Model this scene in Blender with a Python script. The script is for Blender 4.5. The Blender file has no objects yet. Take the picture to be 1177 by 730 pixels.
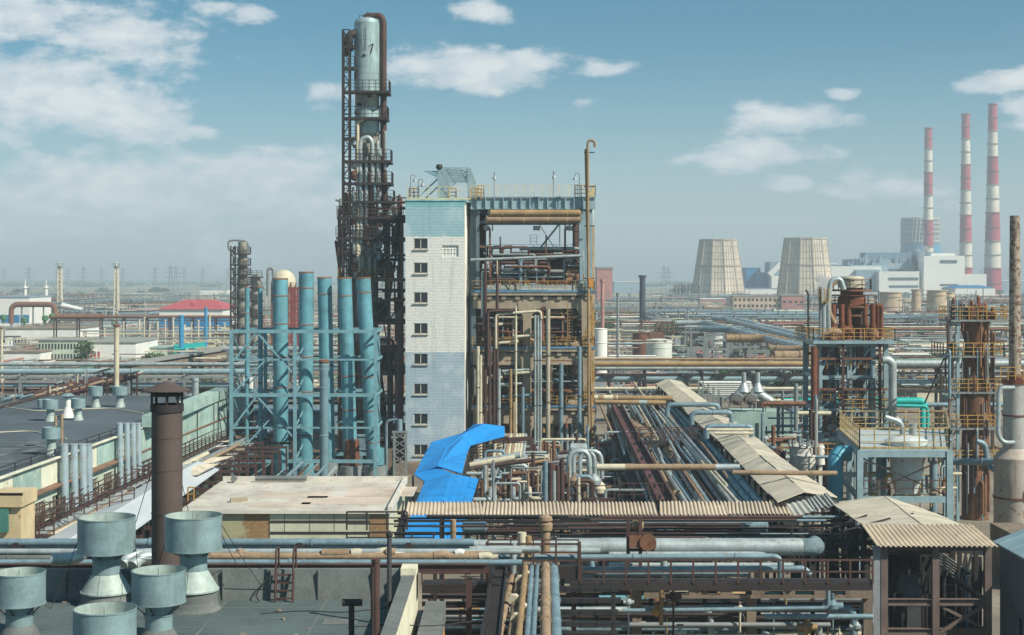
import bpy, math, random
from mathutils import Vector, Matrix
sc = bpy.context.scene
COL = sc.collection
R = math.radians

# ------------------------------------------------------------------ camera, sky, sun, exposure
CAM_Z, FPX, HU, HV = 22.0, 1750.0, 588.5, 317.0
cam_d = bpy.data.cameras.new('camera'); cam = bpy.data.objects.new('camera', cam_d); COL.objects.link(cam)
cam.location = (0, 0, CAM_Z); cam.rotation_euler = (R(90), 0, 0)
cam_d.sensor_width = 36.0; cam_d.lens = 36.0 * FPX / 1177.0
cam_d.shift_y = -(365.0 - HV) / 1177.0
cam_d.clip_start = 0.5; cam_d.clip_end = 20000
sc.camera = cam

SUN_EL, SUN_AZ = 42.0, 56.0        # azimuth measured from straight behind the camera towards its right
sd = Vector((math.sin(R(SUN_AZ)) * math.cos(R(SUN_EL)), -math.cos(R(SUN_AZ)) * math.cos(R(SUN_EL)), math.sin(R(SUN_EL))))
sun_d = bpy.data.lights.new('sun', 'SUN'); sun = bpy.data.objects.new('sun', sun_d); COL.objects.link(sun)
sun_d.energy = 5.0; sun_d.angle = R(0.5); sun_d.color = (1.0, 0.93, 0.80)
sun.rotation_euler = sd.to_track_quat('Z', 'Y').to_euler()
sun.location = (60, -60, 120)

sc.view_settings.view_transform = 'Standard'; sc.view_settings.look = 'None'
sc.view_settings.gamma = 1.0; sc.view_settings.exposure = 0.45
sc.cycles.use_denoising = True
sc.cycles.max_bounces = 6; sc.cycles.diffuse_bounces = 3; sc.cycles.glossy_bounces = 2
sc.cycles.volume_bounces = 0
sc.cycles.use_adaptive_sampling = True

def ndlink(nt):
    def N(kind, **kw):
        n = nt.nodes.new(kind)
        for k, v in kw.items():
            if k.startswith('i_'):
                n.inputs[int(k[2:])].default_value = v
            else:
                setattr(n, k, v)
        return n
    def Lk(a, b): nt.links.new(a, b)
    def Mt(op, a, b=None, c=None, clamp=False):
        n = nt.nodes.new('ShaderNodeMath'); n.operation = op; n.use_clamp = clamp
        for i, x in enumerate((a, b, c)):
            if x is None: continue
            if isinstance(x, (int, float)): n.inputs[i].default_value = x
            else: nt.links.new(x, n.inputs[i])
        return n.outputs[0]
    def Mx(fac, a, b, blend='MIX'):
        n = nt.nodes.new('ShaderNodeMix'); n.data_type = 'RGBA'; n.blend_type = blend
        for s, x in ((n.inputs[0], fac), (n.inputs[6], a), (n.inputs[7], b)):
            if isinstance(x, (int, float)): s.default_value = x
            elif isinstance(x, (tuple, list)): s.default_value = (x[0], x[1], x[2], 1)
            else: nt.links.new(x, s)
        return n.outputs[2]
    def Ss(lo, hi, x):
        n = nt.nodes.new('ShaderNodeMapRange'); n.interpolation_type = 'SMOOTHSTEP'
        nt.links.new(x, n.inputs[0]); n.inputs[1].default_value = lo; n.inputs[2].default_value = hi
        return n.outputs[0]
    return N, Lk, Mt, Mx, Ss

world = bpy.data.worlds.new('World'); sc.world = world; world.use_nodes = True
nt = world.node_tree; nt.nodes.clear()
N, Lk, Mt, Mx, Ss = ndlink(nt)
sky = N('ShaderNodeTexSky', sky_type='NISHITA', sun_disc=False, sun_elevation=R(SUN_EL), sun_rotation=R(180 - SUN_AZ),
        altitude=120.0, air_density=1.0, dust_density=1.6, ozone_density=2.2)
tc = N('ShaderNodeTexCoord'); sep = N('ShaderNodeSeparateXYZ'); Lk(tc.outputs['Generated'], sep.inputs[0])
dx, dy, dz = sep.outputs
az = Mt('ARCTAN2', dx, dy)                     # 0 straight ahead, positive to the right
el = Mt('ARCSINE', dz)
ang = N('ShaderNodeCombineXYZ'); Lk(az, ang.inputs[0]); Lk(Mt('MULTIPLY', el, 2.1), ang.inputs[1])
def sky_noise(scale, detail, rough, off):
    m = N('ShaderNodeMapping'); m.inputs[1].default_value = off; Lk(ang.outputs[0], m.inputs[0])
    n = N('ShaderNodeTexNoise'); n.inputs['Scale'].default_value = scale; n.inputs['Detail'].default_value = detail
    n.inputs['Roughness'].default_value = rough; Lk(m.outputs[0], n.inputs['Vector'])
    return n.outputs[0]
n1 = sky_noise(15, 10, 0.56, (0.3, 0.7, 0.1)); n2 = sky_noise(52, 9, 0.6, (2.3, 1.7, 0.4)); n3 = sky_noise(7, 5, 0.5, (5.1, 0.2, 0.9))
wob = Mt('ADD', Mt('MULTIPLY', Mt('SUBTRACT', n1, 0.5), 3.4), Mt('MULTIPLY', Mt('SUBTRACT', n2, 0.5), 1.5))
# cloud banks: azimuth, elevation, half width, half height (degrees), density
CLOUDS = [(-19.0, 9.2, 5.0, 1.1, 1.0), (-14.8, 8.7, 2.8, 0.6, 1), (-19, 6.7, 5.5, 1.6, 1.15), (-16.0, 6.3, 3.9, 1.0, 1.1), (-14.0, 5.6, 2.6, .65, .95),
          (-11.6, 5.3, 1.3, .35, .8), (-19.2, 5.0, 1.8, .6, .8), (-15.5, 2.8, 7.5, 1.6, .75), (-10.0, 3.8, 2.6, .9, .62), (-9.5, 2.4, 5.5, 1.6, .6),
          (-9.7, 9.6, 0.9, .3, .7), (-10.9, 9.8, .9, .25, .5), (-1.3, 7.7, 3.0, .85, 1.25), (-2.6, 7.7, 1.6, .65, .9), (.3, 7.9, 1.6, .6, 1), (-1.2, 9.9, 1.1, .5, 1), (4.0, 7.7, 1.6, .3, .4),
          (2.7, 6.5, .7, .4, .35), (9.9, 5.85, 2.2, .6, 1.1), (8.9, 6.2, 1.1, .4, .8), (9.6, 4.6, 2.0, .6, .9), (8.6, 4.3, 2.2, .45, .7), (10.3, 3.5, .9, .42, .95), (14, 3.1, 2.4, .6, .45),
          (12.2, 6.7, .6, .25, .7), (19.2, 5.6, 1.5, 1.1, .85), (17.2, 6.7, 1.0, .3, .6), (18.8, 7.0, 1.5, .45, .95), (-7.0, 6.8, 1.0, .8, .62), (-8.6, 8.0, .9, .32, .4), (-7.0, 4.6, 1.6, .45, .35)]
cov = None
for a0, e0, wa, he, dn in CLOUDS:
    qa = Mt('MULTIPLY', Mt('SUBTRACT', az, R(a0)), 1 / R(wa)); qe = Mt('MULTIPLY', Mt('SUBTRACT', el, R(e0)), 1 / R(he))
    dd = Mt('SQRT', Mt('ADD', Mt('MULTIPLY', qa, qa), Mt('MULTIPLY', qe, qe)))
    b = Mt('MULTIPLY', Mt('SUBTRACT', 1.35, dd), dn)
    cov = b if cov is None else Mt('MAXIMUM', cov, b)
field = Mt('ADD', cov, Mt('MULTIPLY', wob, 0.85))
# ragged clouds all round the rest of the sky, thinner overhead
rest = Mt('MULTIPLY', Ss(0.42, 0.72, n3), Ss(0.30, 0.45, Mt('ABSOLUTE', az)))
dens = Mt('MAXIMUM', Mt('MULTIPLY', Ss(0.12, 0.72, field), 0.84), Mt('MULTIPLY', rest, 0.6))
cloudcol = Mx(Ss(0.5, 1.5, Mt('ADD', field, Mt('MULTIPLY', Mt('SUBTRACT', n2, .5), 1.6))), (6.0, 6.5, 6.9), (8.4, 8.4, 8.2))
skyc = Mx(1.0, sky.outputs[0], Mx(Ss(R(-1), R(10), el), (1.12, 1.2, 1.24), (0.12, 0.59, 0.71)), 'MULTIPLY')
skymix = Mx(dens, skyc, cloudcol)
bg = N('ShaderNodeBackground'); bg.inputs[1].default_value = 0.085; Lk(skymix, bg.inputs[0])
wo = N('ShaderNodeOutputWorld'); Lk(bg.outputs[0], wo.inputs[0])

# ------------------------------------------------------------------ helpers
def X(u, Y): return (u - HU) * Y / FPX
def Z(v, Y): return CAM_Z - (v - HV) * Y / FPX
def P(u, v, Y): return Vector((X(u, Y), Y, Z(v, Y)))
def YZ(v, z): return (CAM_Z - z) * FPX / (v - HV)
def G(u, v, z): y = YZ(v, z); return Vector((X(u, y), y, z))
def C(r, g, b):
    f = lambda c: (c / 255 / 12.92) if c <= 10.3 else ((c / 255 + .055) / 1.055) ** 2.4
    return (f(r), f(g), f(b))
def V(*a): return Vector(a)

SPLIT = {'post', 'bracket', 'rafter', 'patch', 'fascia_panel', 'mint_panel', 'gate', 'hanger', 'brace', 'panel_joint', 'manway', 'loose_board', 'stand', 'leg', 'outrigger', 'band'}
class MB:
    def __init__(s): s.v = []; s.f = []; s.mi = []; s.sm = []; s.cur = 0
    def add(s, vs, fs, smooth=False):
        o = len(s.v); s.v.extend([tuple(p) for p in vs])
        for f in fs: s.f.append([i + o for i in f]); s.mi.append(s.cur); s.sm.append(smooth)
        return s
    def mat(s, i): s.cur = i; return s
    def box(s, x0, x1, y0, y1, z0, z1):
        if x0 > x1: x0, x1 = x1, x0
        if y0 > y1: y0, y1 = y1, y0
        if z0 > z1: z0, z1 = z1, z0
        return s.add([(x0,y0,z0),(x1,y0,z0),(x1,y1,z0),(x0,y1,z0),(x0,y0,z1),(x1,y0,z1),(x1,y1,z1),(x0,y1,z1)],
                     [(3,2,1,0),(4,5,6,7),(0,1,5,4),(1,2,6,5),(2,3,7,6),(3,0,4,7)])
    def cbox(s, c, sx, sy, sz, rz=0):
        m = Matrix.Rotation(rz, 3, 'Z'); vs = []
        for dz in (-.5, .5):
            for a, b in ((-.5,-.5),(.5,-.5),(.5,.5),(-.5,.5)): vs.append(Vector(c) + m @ Vector((a*sx, b*sy, dz*sz)))
        return s.add(vs, [(3,2,1,0),(4,5,6,7),(0,1,5,4),(1,2,6,5),(2,3,7,6),(3,0,4,7)])
    def frame(s, p, q):
        p = Vector(p); q = Vector(q); d = (q - p)
        if d.length < 1e-6: d = Vector((0,0,1))
        d.normalize(); up = Vector((0,0,1)) if abs(d.z) < .95 else Vector((0,1,0))
        a = d.cross(up).normalized(); b = a.cross(d).normalized()
        return p, q, d, a, b
    def beam(s, p, q, w, h=None):
        h = w if h is None else h; p, q, d, a, b = s.frame(p, q); vs = []
        for c in (p, q):
            for i, j in ((-.5,-.5),(.5,-.5),(.5,.5),(-.5,.5)): vs.append(c + a*(i*w) + b*(j*h))
        return s.add(vs, [(0,1,2,3),(7,6,5,4),(0,4,5,1),(1,5,6,2),(2,6,7,3),(3,7,4,0)])
    def ibeam(s, p, q, w, h, t=.03):
        p, q, d, a, b = s.frame(p, q); p, q = Vector(p), Vector(q)
        s.beam(p + b*(h/2 - t/2), q + b*(h/2 - t/2), w, t); s.beam(p - b*(h/2 - t/2), q - b*(h/2 - t/2), w, t)
        return s.beam(p, q, t, h - 2*t)
    def tube(s, p, q, r, n=10, r2=None, caps=True):
        r2 = r if r2 is None else r2; p, q, d, a, b = s.frame(p, q); vs = []
        for c, rr in ((p, r), (q, r2)):
            for i in range(n):
                t = 2*math.pi*i/n; vs.append(c + a*(rr*math.cos(t)) + b*(rr*math.sin(t)))
        s.add(vs, [(i, (i+1) % n, n + (i+1) % n, n + i) for i in range(n)], n > 5)
        if caps:
            s.add(vs[:n], [tuple(range(n))][::-1]); s.add(vs[n:], [tuple(range(n))])
        return s
    def pipe(s, pts, r, n=10, bend=None, steps=4, caps=True):
        pts = [Vector(p) for p in pts]; bend = bend or r*2.6; path = [pts[0]]
        for i in range(1, len(pts) - 1):
            a, b, c = pts[i-1], pts[i], pts[i+1]; d1 = (a-b); d2 = (c-b)
            l = min(bend, d1.length*.48, d2.length*.48); d1.normalize(); d2.normalize()
            if d1.dot(d2) < -.995: path.append(b); continue
            s0 = b + d1*l; s1 = b + d2*l
            for k in range(steps + 1):
                t = k/steps; path.append(s0*(1-t)**2 + b*(2*t*(1-t)) + s1*t**2)
        path.append(pts[-1])
        vs = []; ref = None
        for i, c in enumerate(path):
            d = (path[min(i+1, len(path)-1)] - path[max(i-1, 0)])
            d = d.normalized() if d.length > 1e-6 else Vector((0,0,1))
            if ref is None:
                up = Vector((0,0,1)) if abs(d.z) < .95 else Vector((0,1,0)); ref = d.cross(up).normalized()
            else:
                ref = (ref - d*ref.dot(d)); ref = ref.normalized() if ref.length > 1e-5 else d.orthogonal().normalized()
            b = ref.cross(d)
            for k in range(n):
                t = 2*math.pi*k/n; vs.append(c + ref*(r*math.cos(t)) + b*(r*math.sin(t)))
        m = len(path)
        s.add(vs, [(j*n+i, (j+1)*n+i, (j+1)*n+(i+1) % n, j*n+(i+1) % n) for j in range(m-1) for i in range(n)], True)
        if caps: s.add(vs[:n], [tuple(range(n))]); s.add(vs[-n:], [tuple(reversed(range(n)))])
        return s
    def lathe(s, cx, cy, prof, n=24, cap0=True, cap1=True):
        for (r0, z0), (r1, z1) in zip(prof, prof[1:]):
            vs = []
            for r, z in ((r0, z0), (r1, z1)):
                for i in range(n):
                    t = 2*math.pi*i/n; vs.append((cx + r*math.cos(t), cy + r*math.sin(t), z))
            s.add(vs, [(i, (i+1) % n, n + (i+1) % n, n + i) for i in range(n)], True)
        for (r, z), on in ((prof[0], cap0), (prof[-1], cap1)):
            if on and r > .01: s.add([(cx + r*math.cos(2*math.pi*i/n), cy + r*math.sin(2*math.pi*i/n), z) for i in range(n)], [tuple(range(n))])
        return s
    def ring(s, cx, cy, z, r, w, h, n=20):
        return s.lathe(cx, cy, [(r, z), (r + w, z), (r + w, z + h), (r, z + h), (r, z)], n, False, False)
    def hcyl(s, p, q, r, n=16, dome=.35):
        p, q = Vector(p), Vector(q); d = (q - p).normalized(); k = r*dome
        s.tube(p, q, r, n, caps=False)
        for c, sg in ((p, -1), (q, 1)):
            s.tube(c, c + d*(sg*k*.6), r, n, r*.8, caps=False); s.tube(c + d*(sg*k*.6), c + d*(sg*k), r*.8, n, r*.35)
        return s
    def quad(s, a, b, c, d): return s.add([a, b, c, d], [(0,1,2,3)])
    def slab(s, pts, t):
        pts = [Vector(p) for p in pts]; n = len(pts); t = Vector(t) if not isinstance(t, (int, float)) else Vector((0,0,-t))
        return s.add(pts + [p + t for p in pts], [tuple(range(n)), tuple(range(2*n-1, n-1, -1))] + [(i, n+i, n+(i+1) % n, (i+1) % n) for i in range(n)])
    def rail(s, pts, h=1.1, sp=1.5, w=.05, mids=1, kick=False):
        pts = [Vector(p) for p in pts]; up = Vector((0,0,1))
        for a, b in zip(pts, pts[1:]):
            L = (b-a).length; k = max(1, round(L/sp))
            for i in range(k + 1):
                c = a.lerp(b, i/k); s.beam(c, c + up*h, w*1.1)
            s.beam(a + up*h, b + up*h, w)
            for j in range(mids): s.beam(a + up*(h*(j+1)/(mids+1)), b + up*(h*(j+1)/(mids+1)), w*.8)
            if kick: s.beam(a + up*.08, b + up*.08, w*.5, .16)
        return s
    def ladder(s, p, q, w=.45, ax=(1,0,0), t=.05, sp=.35):
        p, q, ax = Vector(p), Vector(q), Vector(ax)
        for sg in (-.5, .5): s.beam(p + ax*(w*sg), q + ax*(w*sg), t)
        k = max(1, int((q-p).length/sp))
        for i in range(k): c = p.lerp(q, (i+.5)/k); s.beam(c - ax*(w/2), c + ax*(w/2), t*.7)
        return s
    def stairs(s, p, q, w=.8, sp=.28, t=.06):
        p, q = Vector(p), Vector(q); d = q - p; side = Vector((-d.y, d.x, 0)); side = side.normalized() if side.length > 1e-4 else Vector((0,1,0))
        for sg in (-.5, .5): s.beam(p + side*(w*sg), q + side*(w*sg), t, .2)
        k = max(2, int(abs(d.z)/sp))
        for i in range(k):
            c = p.lerp(q, (i+.5)/k); s.beam(c - side*(w/2), c + side*(w/2), .24, .04)
        return s
    def corr(s, a, b, c, d, n, amp, th=0.0):
        # corrugated sheet a-b (top edge) to d-c (low edge), n waves along a-b
        a, b, c, d = map(Vector, (a, b, c, d)); nm = (b-a).cross(d-a).normalized()
        if nm.z < 0: nm = -nm
        k = n*4; vs = []
        for i in range(k + 1):
            t = i/k; o = nm*(amp*math.sin(t*n*2*math.pi)); vs += [a.lerp(b, t) + o, d.lerp(c, t) + o]
        return s.add(vs, [(2*i, 2*i+2, 2*i+3, 2*i+1) for i in range(k)], True)
    def wall(s, o, ax, w, h, holes, reveal, inward):
        """a wall face w wide along ax and h high from corner o with rectangular holes (x0,x1,z0,z1) and reveals going inward"""
        o, ax, inward = Vector(o), Vector(ax), Vector(inward); up = Vector((0,0,1))
        xs = sorted({0, w, *[x for hh in holes for x in hh[:2]]}); zs = sorted({0, h, *[z for hh in holes for z in hh[2:]]})
        for x0, x1 in zip(xs, xs[1:]):
            for z0, z1 in zip(zs, zs[1:]):
                mx, mz = (x0+x1)/2, (z0+z1)/2
                if any(a < mx < b and c < mz < d for a, b, c, d in holes): continue
                s.quad(o+ax*x0+up*z0, o+ax*x1+up*z0, o+ax*x1+up*z1, o+ax*x0+up*z1)
        for a, b, c, d in holes:
            k = inward*reveal; p = [o+ax*a+up*c, o+ax*b+up*c, o+ax*b+up*d, o+ax*a+up*d]
            for i in range(4): s.quad(p[i], p[(i+1) % 4], p[(i+1) % 4]+k, p[i]+k)
        return s
    def islands(s):
        par = {}
        def find(a):
            while par.setdefault(a, a) != a: par[a] = par[par[a]]; a = par[a]
            return a
        key = lambda i: tuple(round(c, 4) for c in s.v[i])
        for f in s.f:
            r0 = find(key(f[0]))
            for i in f[1:]: par[find(key(i))] = r0
        out = {}
        for f, mi, sm in zip(s.f, s.mi, s.sm):
            q = out.setdefault(find(key(f[0])), MB()); o = len(q.v); q.v.extend(s.v[i] for i in f); q.f.append(list(range(o, o + len(f)))); q.mi.append(mi); q.sm.append(sm)
        for q in out.values():                                # weld what each island shares
            ix = {}; rm = [ix.setdefault(tuple(round(c, 5) for c in p), len(ix)) for p in q.v]; q.v = list(ix); q.f = [[rm[i] for i in f] for f in q.f]
        return list(out.values())
    def base(s):
        xs = [p[0] for p in s.v]; ys = [p[1] for p in s.v]; return Vector(((min(xs)+max(xs))/2, (min(ys)+max(ys))/2, min(p[2] for p in s.v)))
    def build(s, name, mats, parent=None, loc=None):
        if not s.v: return None
        if parent and name in SPLIT and loc is None:
            parts = s.islands()
            if 1 < len(parts) <= 60: return [q.build(name, mats, parent, world_loc(parent)) for q in parts][0]
        mats = mats if isinstance(mats, (list, tuple)) else [mats]
        o0 = Vector(loc) if loc is not None else (world_loc(parent) if parent else s.base())
        me = bpy.data.meshes.new(name)
        me.from_pydata([(p[0]-o0.x, p[1]-o0.y, p[2]-o0.z) for p in s.v], [], s.f)
        for m in mats: me.materials.append(m)
        me.polygons.foreach_set('material_index', s.mi); me.polygons.foreach_set('use_smooth', s.sm); me.update()
        ob = bpy.data.objects.new(name, me); COL.objects.link(ob)
        if parent: ob.parent = parent
        else: ob.location = o0
        if parent and loc is not None: ob.location = o0 - world_loc(parent)
        return ob

def world_loc(o):
    p = Vector((0,0,0))
    while o: p += o.location; o = o.parent
    return p
def tag(o, label=None, cat=None, group=None, kind=None):
    if o is None: return None
    if label: o['label'] = label
    if cat:
        o['category'] = cat
        if not kind: kind = 'thing'
    if group: o['group'] = group
    if kind: o['kind'] = kind
    return o
def thing(name, label, cat, loc, group=None):
    o = bpy.data.objects.new(name, None); o.empty_display_size = .3; COL.objects.link(o); o.location = loc
    return tag(o, label, cat, group)
def single(name, label, cat, mb, mats, group=None): return tag(mb.build(name, mats), tint(label, mats), cat, group)
def struct(name, mb, mats): return tag(mb.build(name, mats), kind='structure')
COLN = {}
def tint(label, m):
    m = m[0] if isinstance(m, (list, tuple)) else m
    return label.replace('~', COLN.get(m.name, 'plain')) if label and '~' in label else label
def children(o): return list(o.children)
def dup(o, loc, label=None, group=None, parent=None, rz=None):
    c = o.copy(); COL.objects.link(c); c.parent = parent
    if parent is None: c.location = loc
    if label: c['label'] = label
    if group: c['group'] = group
    if rz is not None: c.rotation_euler.z = rz
    for ch in children(o): dup(ch, None, None, None, c)
    return c
BIN = MB(); BINM = {}; THINR = random.Random(4)
THIN = {'pipes on the lower levels of the front rack', 'pipes under the corrugated canopy', 'pipes in the dark column frame', 'pipes in the left alley', 'pipes beside the brick building', 'manifold pipes', 'pipes in the reactor tower', 'pipes under the pale platform', 'small pipes left of the reactor tower', 'small pipes over the central pipe alley'} | {'pipes inside the concrete structure, ' + k for k in ('top', 'upper middle', 'lower middle', 'ground', 'bay')}
def pipe_thing(label, pts, r, m, group=None, name='pipe', n=10, cat='pipe', bend=None, flanges=0, straps=None):
    if name == 'pipe' and group in THIN and not (r >= .16 and THINR.random() < .2):   # past some 300 pipes the small ones become one tangle
        k = BINM.setdefault(m.name, len(BINM)); BIN.mat(k).pipe(pts, r, n, bend); return None
    b = MB(); b.pipe(pts, r, n, bend)
    if r >= .11 and name in ('pipe', 'riser_pipe', 'pipe_stub'):           # lagging lumps, joints and weld collars along the run
        soft = m in (tan, creampipe, ochre)
        for p0, p1 in zip([Vector(q) for q in pts], [Vector(q) for q in pts][1:]):
            Lp = (p1 - p0).length; dp = (p1 - p0).normalized() if Lp > .01 else V(0, 0, 1); q = THINR.uniform(.3, 2.5)
            while q < min(Lp, 70) - .6:
                if soft: e = THINR.uniform(.15, .7); b.tube(p0 + dp*q, p0 + dp*(q + e), r*THINR.uniform(1.04, 1.2), n)
                else: b.tube(p0 + dp*q, p0 + dp*(q + .07), r*THINR.uniform(1.06, 1.22), n)
                q += THINR.uniform(.8, 3.5) if soft else THINR.uniform(2.5, 7)
    o = single(name, label, cat, b, m, group)
    if flanges:
        f = MB(); pts = [Vector(p) for p in pts]
        for a, c in zip(pts, pts[1:]):
            L = (c-a).length; k = int(L/flanges); d = (c-a).normalized()
            for i in range(1, k + 1):
                q = a + d*(i*L/(k+1)); f.tube(q - d*.04, q + d*.04, r*1.28, n)
        if f.v: f.build('flange', straps or m, o)
    return o

# ------------------------------------------------------------------ materials
MATS = {}
def paint(name, rgb, rough=.6, metal=0.0, var=.18, rust=0.0, rustc=(92, 58, 38), scale=.6, streak=0.0, dirt=None, bump=0.0, spec=.4, fine=7.0):
    if name in MATS: return MATS[name]
    m = bpy.data.materials.new(name); m.use_nodes = True; nt = m.node_tree
    N, Lk, Mt, Mx, Ss = ndlink(nt); b = nt.nodes['Principled BSDF']
    c = C(*rgb); geo = N('ShaderNodeNewGeometry')
    def noise(sc_, det, ro, zs=1.0):
        v = geo.outputs['Position']
        if zs != 1.0:
            mp = N('ShaderNodeMapping'); mp.inputs[3].default_value = (1, 1, zs); Lk(v, mp.inputs[0]); v = mp.outputs[0]
        n = N('ShaderNodeTexNoise'); n.inputs['Scale'].default_value = sc_; n.inputs['Detail'].default_value = det; n.inputs['Roughness'].default_value = ro
        Lk(v, n.inputs['Vector']); return n.outputs[0]
    na = noise(scale, 5, .6); nb = noise(fine, 3, .6)
    k = Mt('ADD', Mt('MULTIPLY', na, 1.4), Mt('MULTIPLY', nb, .6))
    lo = tuple(x*(1-var*1.5) for x in c); hi = tuple(min(.9, x*(1+var)) for x in c)
    col = Mx(Ss(.6, 1.4, k), lo, hi)
    if streak:
        ns = noise(2.2, 4, .6, .12); dk = C(*(dirt or (70, 62, 52)))
        col = Mx(Mt('MULTIPLY', Ss(.5, .75, ns), streak), col, dk)
    if rust:
        nr = noise(scale*1.7 + .3, 9, .68); th = .68 - rust*.3
        col = Mx(Mt('MULTIPLY', Ss(th, th + .06, nr), .85), col, Mx(nb, tuple(x*.6 for x in C(*rustc)), tuple(x*1.35 for x in C(*rustc))))
    Lk(col, b.inputs['Base Color']); b.inputs['Roughness'].default_value = rough; b.inputs['Metallic'].default_value = metal
    b.inputs['Specular IOR Level'].default_value = spec
    if bump:
        bp = N('ShaderNodeBump'); bp.inputs['Strength'].default_value = bump; bp.inputs['Distance'].default_value = .05; Lk(nb, bp.inputs['Height']); Lk(bp.outputs[0], b.inputs['Normal'])
    MATS[name] = m; return m
def masonry(name, rgb, mortar, bw=.5, bh=.16, var=.2, bands=None, streak=.25, axis='x', ms=.012, patch=None):
    """painted or bare brickwork laid in world x (or y) and z; bands = [(z from which this paint starts, rgb)]"""
    m = bpy.data.materials.new(name); m.use_nodes = True; nt = m.node_tree
    N, Lk, Mt, Mx, Ss = ndlink(nt); b = nt.nodes['Principled BSDF']; geo = N('ShaderNodeNewGeometry')
    sp = N('ShaderNodeSeparateXYZ'); Lk(geo.outputs['Position'], sp.inputs[0]); cb = N('ShaderNodeCombineXYZ')
    Lk(Mt('ADD', sp.outputs[0], sp.outputs[1]), cb.inputs[0]); Lk(sp.outputs[2], cb.inputs[1])
    bt = N('ShaderNodeTexBrick'); Lk(cb.outputs[0], bt.inputs['Vector']); bt.inputs['Scale'].default_value = 1
    bt.inputs['Brick Width'].default_value = bw; bt.inputs['Row Height'].default_value = bh; bt.inputs['Mortar Size'].default_value = ms; bt.inputs['Bias'].default_value = 0
    base = None; c = C(*rgb)
    if bands:
        base = Mx(0.0, c, c); nz = N('ShaderNodeTexNoise'); nz.inputs['Scale'].default_value = 1.5; Lk(geo.outputs['Position'], nz.inputs['Vector'])
        zz = Mt('ADD', sp.outputs[2], Mt('MULTIPLY', Mt('SUBTRACT', nz.outputs[0], .5), .25))
        for z0, cc in bands: base = Mx(Ss(z0 - .03, z0 + .03, zz), base, C(*cc))
    else: base = Mx(0.0, c, c)
    n1 = N('ShaderNodeTexNoise'); n1.inputs['Scale'].default_value = .5; n1.inputs['Detail'].default_value = 6; Lk(geo.outputs['Position'], n1.inputs['Vector'])
    n2 = N('ShaderNodeTexNoise'); n2.inputs['Scale'].default_value = 5; n2.inputs['Detail'].default_value = 4; Lk(cb.outputs[0], n2.inputs['Vector'])
    bt.inputs['Color1'].default_value = (1, 1, 1, 1); bt.inputs['Color2'].default_value = (1-var, 1-var, 1-var, 1); mo = C(*mortar)
    bt.inputs['Mortar'].default_value = (mo[0], mo[1], mo[2], 1)
    col = Mx(1.0, base, bt.outputs['Color'], 'MULTIPLY')
    if bands: col = Mx(Mt('MULTIPLY', Ss(.5, .62, n1.outputs[0]), .32), col, C(206, 212, 212))
    if patch: col = Mx(Mt('MULTIPLY', Ss(.54, .62, n1.outputs[0]), .7), col, C(*patch))
    col = Mx(Mt('MULTIPLY', Ss(.35, .75, n2.outputs[0]), .25), col, tuple(x*.55 for x in c))
    mp = N('ShaderNodeMapping'); mp.inputs[3].default_value = (1, 1, .08); Lk(geo.outputs['Position'], mp.inputs[0])
    n3 = N('ShaderNodeTexNoise'); n3.inputs['Scale'].default_value = 1.6; n3.inputs['Detail'].default_value = 5; Lk(mp.outputs[0], n3.inputs['Vector'])
    col = Mx(Mt('MULTIPLY', Ss(.52, .75, n3.outputs[0]), streak), col, C(95, 90, 82))
    Lk(col, b.inputs['Base Color']); b.inputs['Roughness'].default_value = .85; b.inputs['Specular IOR Level'].default_value = .2
    bp = N('ShaderNodeBump'); bp.inputs['Strength'].default_value = .6; bp.inputs['Distance'].default_value = .02; Lk(bt.outputs['Color'], bp.inputs['Height']); Lk(bp.outputs[0], b.inputs['Normal'])
    return m
def glass(name, rgb, rough=.12):
    m = bpy.data.materials.new(name); m.use_nodes = True; b = m.node_tree.nodes['Principled BSDF']
    b.inputs['Base Color'].default_value = (*C(*rgb), 1); b.inputs['Roughness'].default_value = rough; b.inputs['Specular IOR Level'].default_value = .5
    return m

teal = paint('teal_paint', (94, 148, 160), .5, .1, .18, .16, (112, 104, 88), .9, .4, (82, 88, 80))
tealdk = paint('teal_frame_paint', (112, 152, 162), .55, 0, .14, .16, (110, 95, 80), 1.2)
paleblue = paint('pale_blue_steel', (138, 162, 168), .5, .1, .14, .15, (120, 95, 70), 1.0, .15)
duct = paint('galvanised_duct', (128, 151, 154), .5, .22, .16, .06, (126, 118, 100), 1.4, .45, (96, 112, 108), .15)
ductin = paint('duct_lining', (158, 172, 166), .6, .1, .16, .18, (124, 112, 96), 1.6, .4, (104, 106, 98))
silver = paint('silver_cladding', (162, 172, 172), .45, .3, .18, .2, (122, 104, 84), 1.1, .35, (104, 98, 88))
grey = paint('grey_steel', (128, 134, 134), .55, .15, .15, .18, (105, 82, 62), .9)
bluepipe = paint('blue_grey_pipe', (114, 138, 148), .5, .15, .2, .24, (112, 92, 74), 1.1, .35, (84, 78, 70))
brown = paint('oxide_brown_steel', (74, 52, 47), .7, 0, .2, .15, (110, 70, 45), .9)
dkbrown = paint('dark_brown_steel', (48, 42, 41), .7, 0, .2, .12, (85, 58, 40), .9)
black = paint('black_steel', (42, 42, 44), .65, .1, .2, .1, (70, 52, 40), .9)
rusty = paint('rusty_steel', (118, 82, 62), .8, 0, .25, .45, (98, 56, 36), 1.0, .3, (60, 42, 34))
tan = paint('tan_insulation', (144, 122, 98), .85, 0, .2, .22, (105, 80, 58), 1.4, 0, None, .4)
ochre = paint('ochre_pipe', (150, 124, 88), .55, .1, .18, .2, (120, 90, 60), .7)
creampipe = paint('cream_pipe', (192, 184, 160), .6, 0, .15, .15, (130, 110, 85), .8)
yellow = paint('yellow_paint', (164, 128, 66), .65, 0, .2, .3, (104, 72, 48), 1.6)
orange = paint('orange_wall', (196, 132, 62), .8, 0, .15, .1, (120, 80, 50), 1.0)
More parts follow.
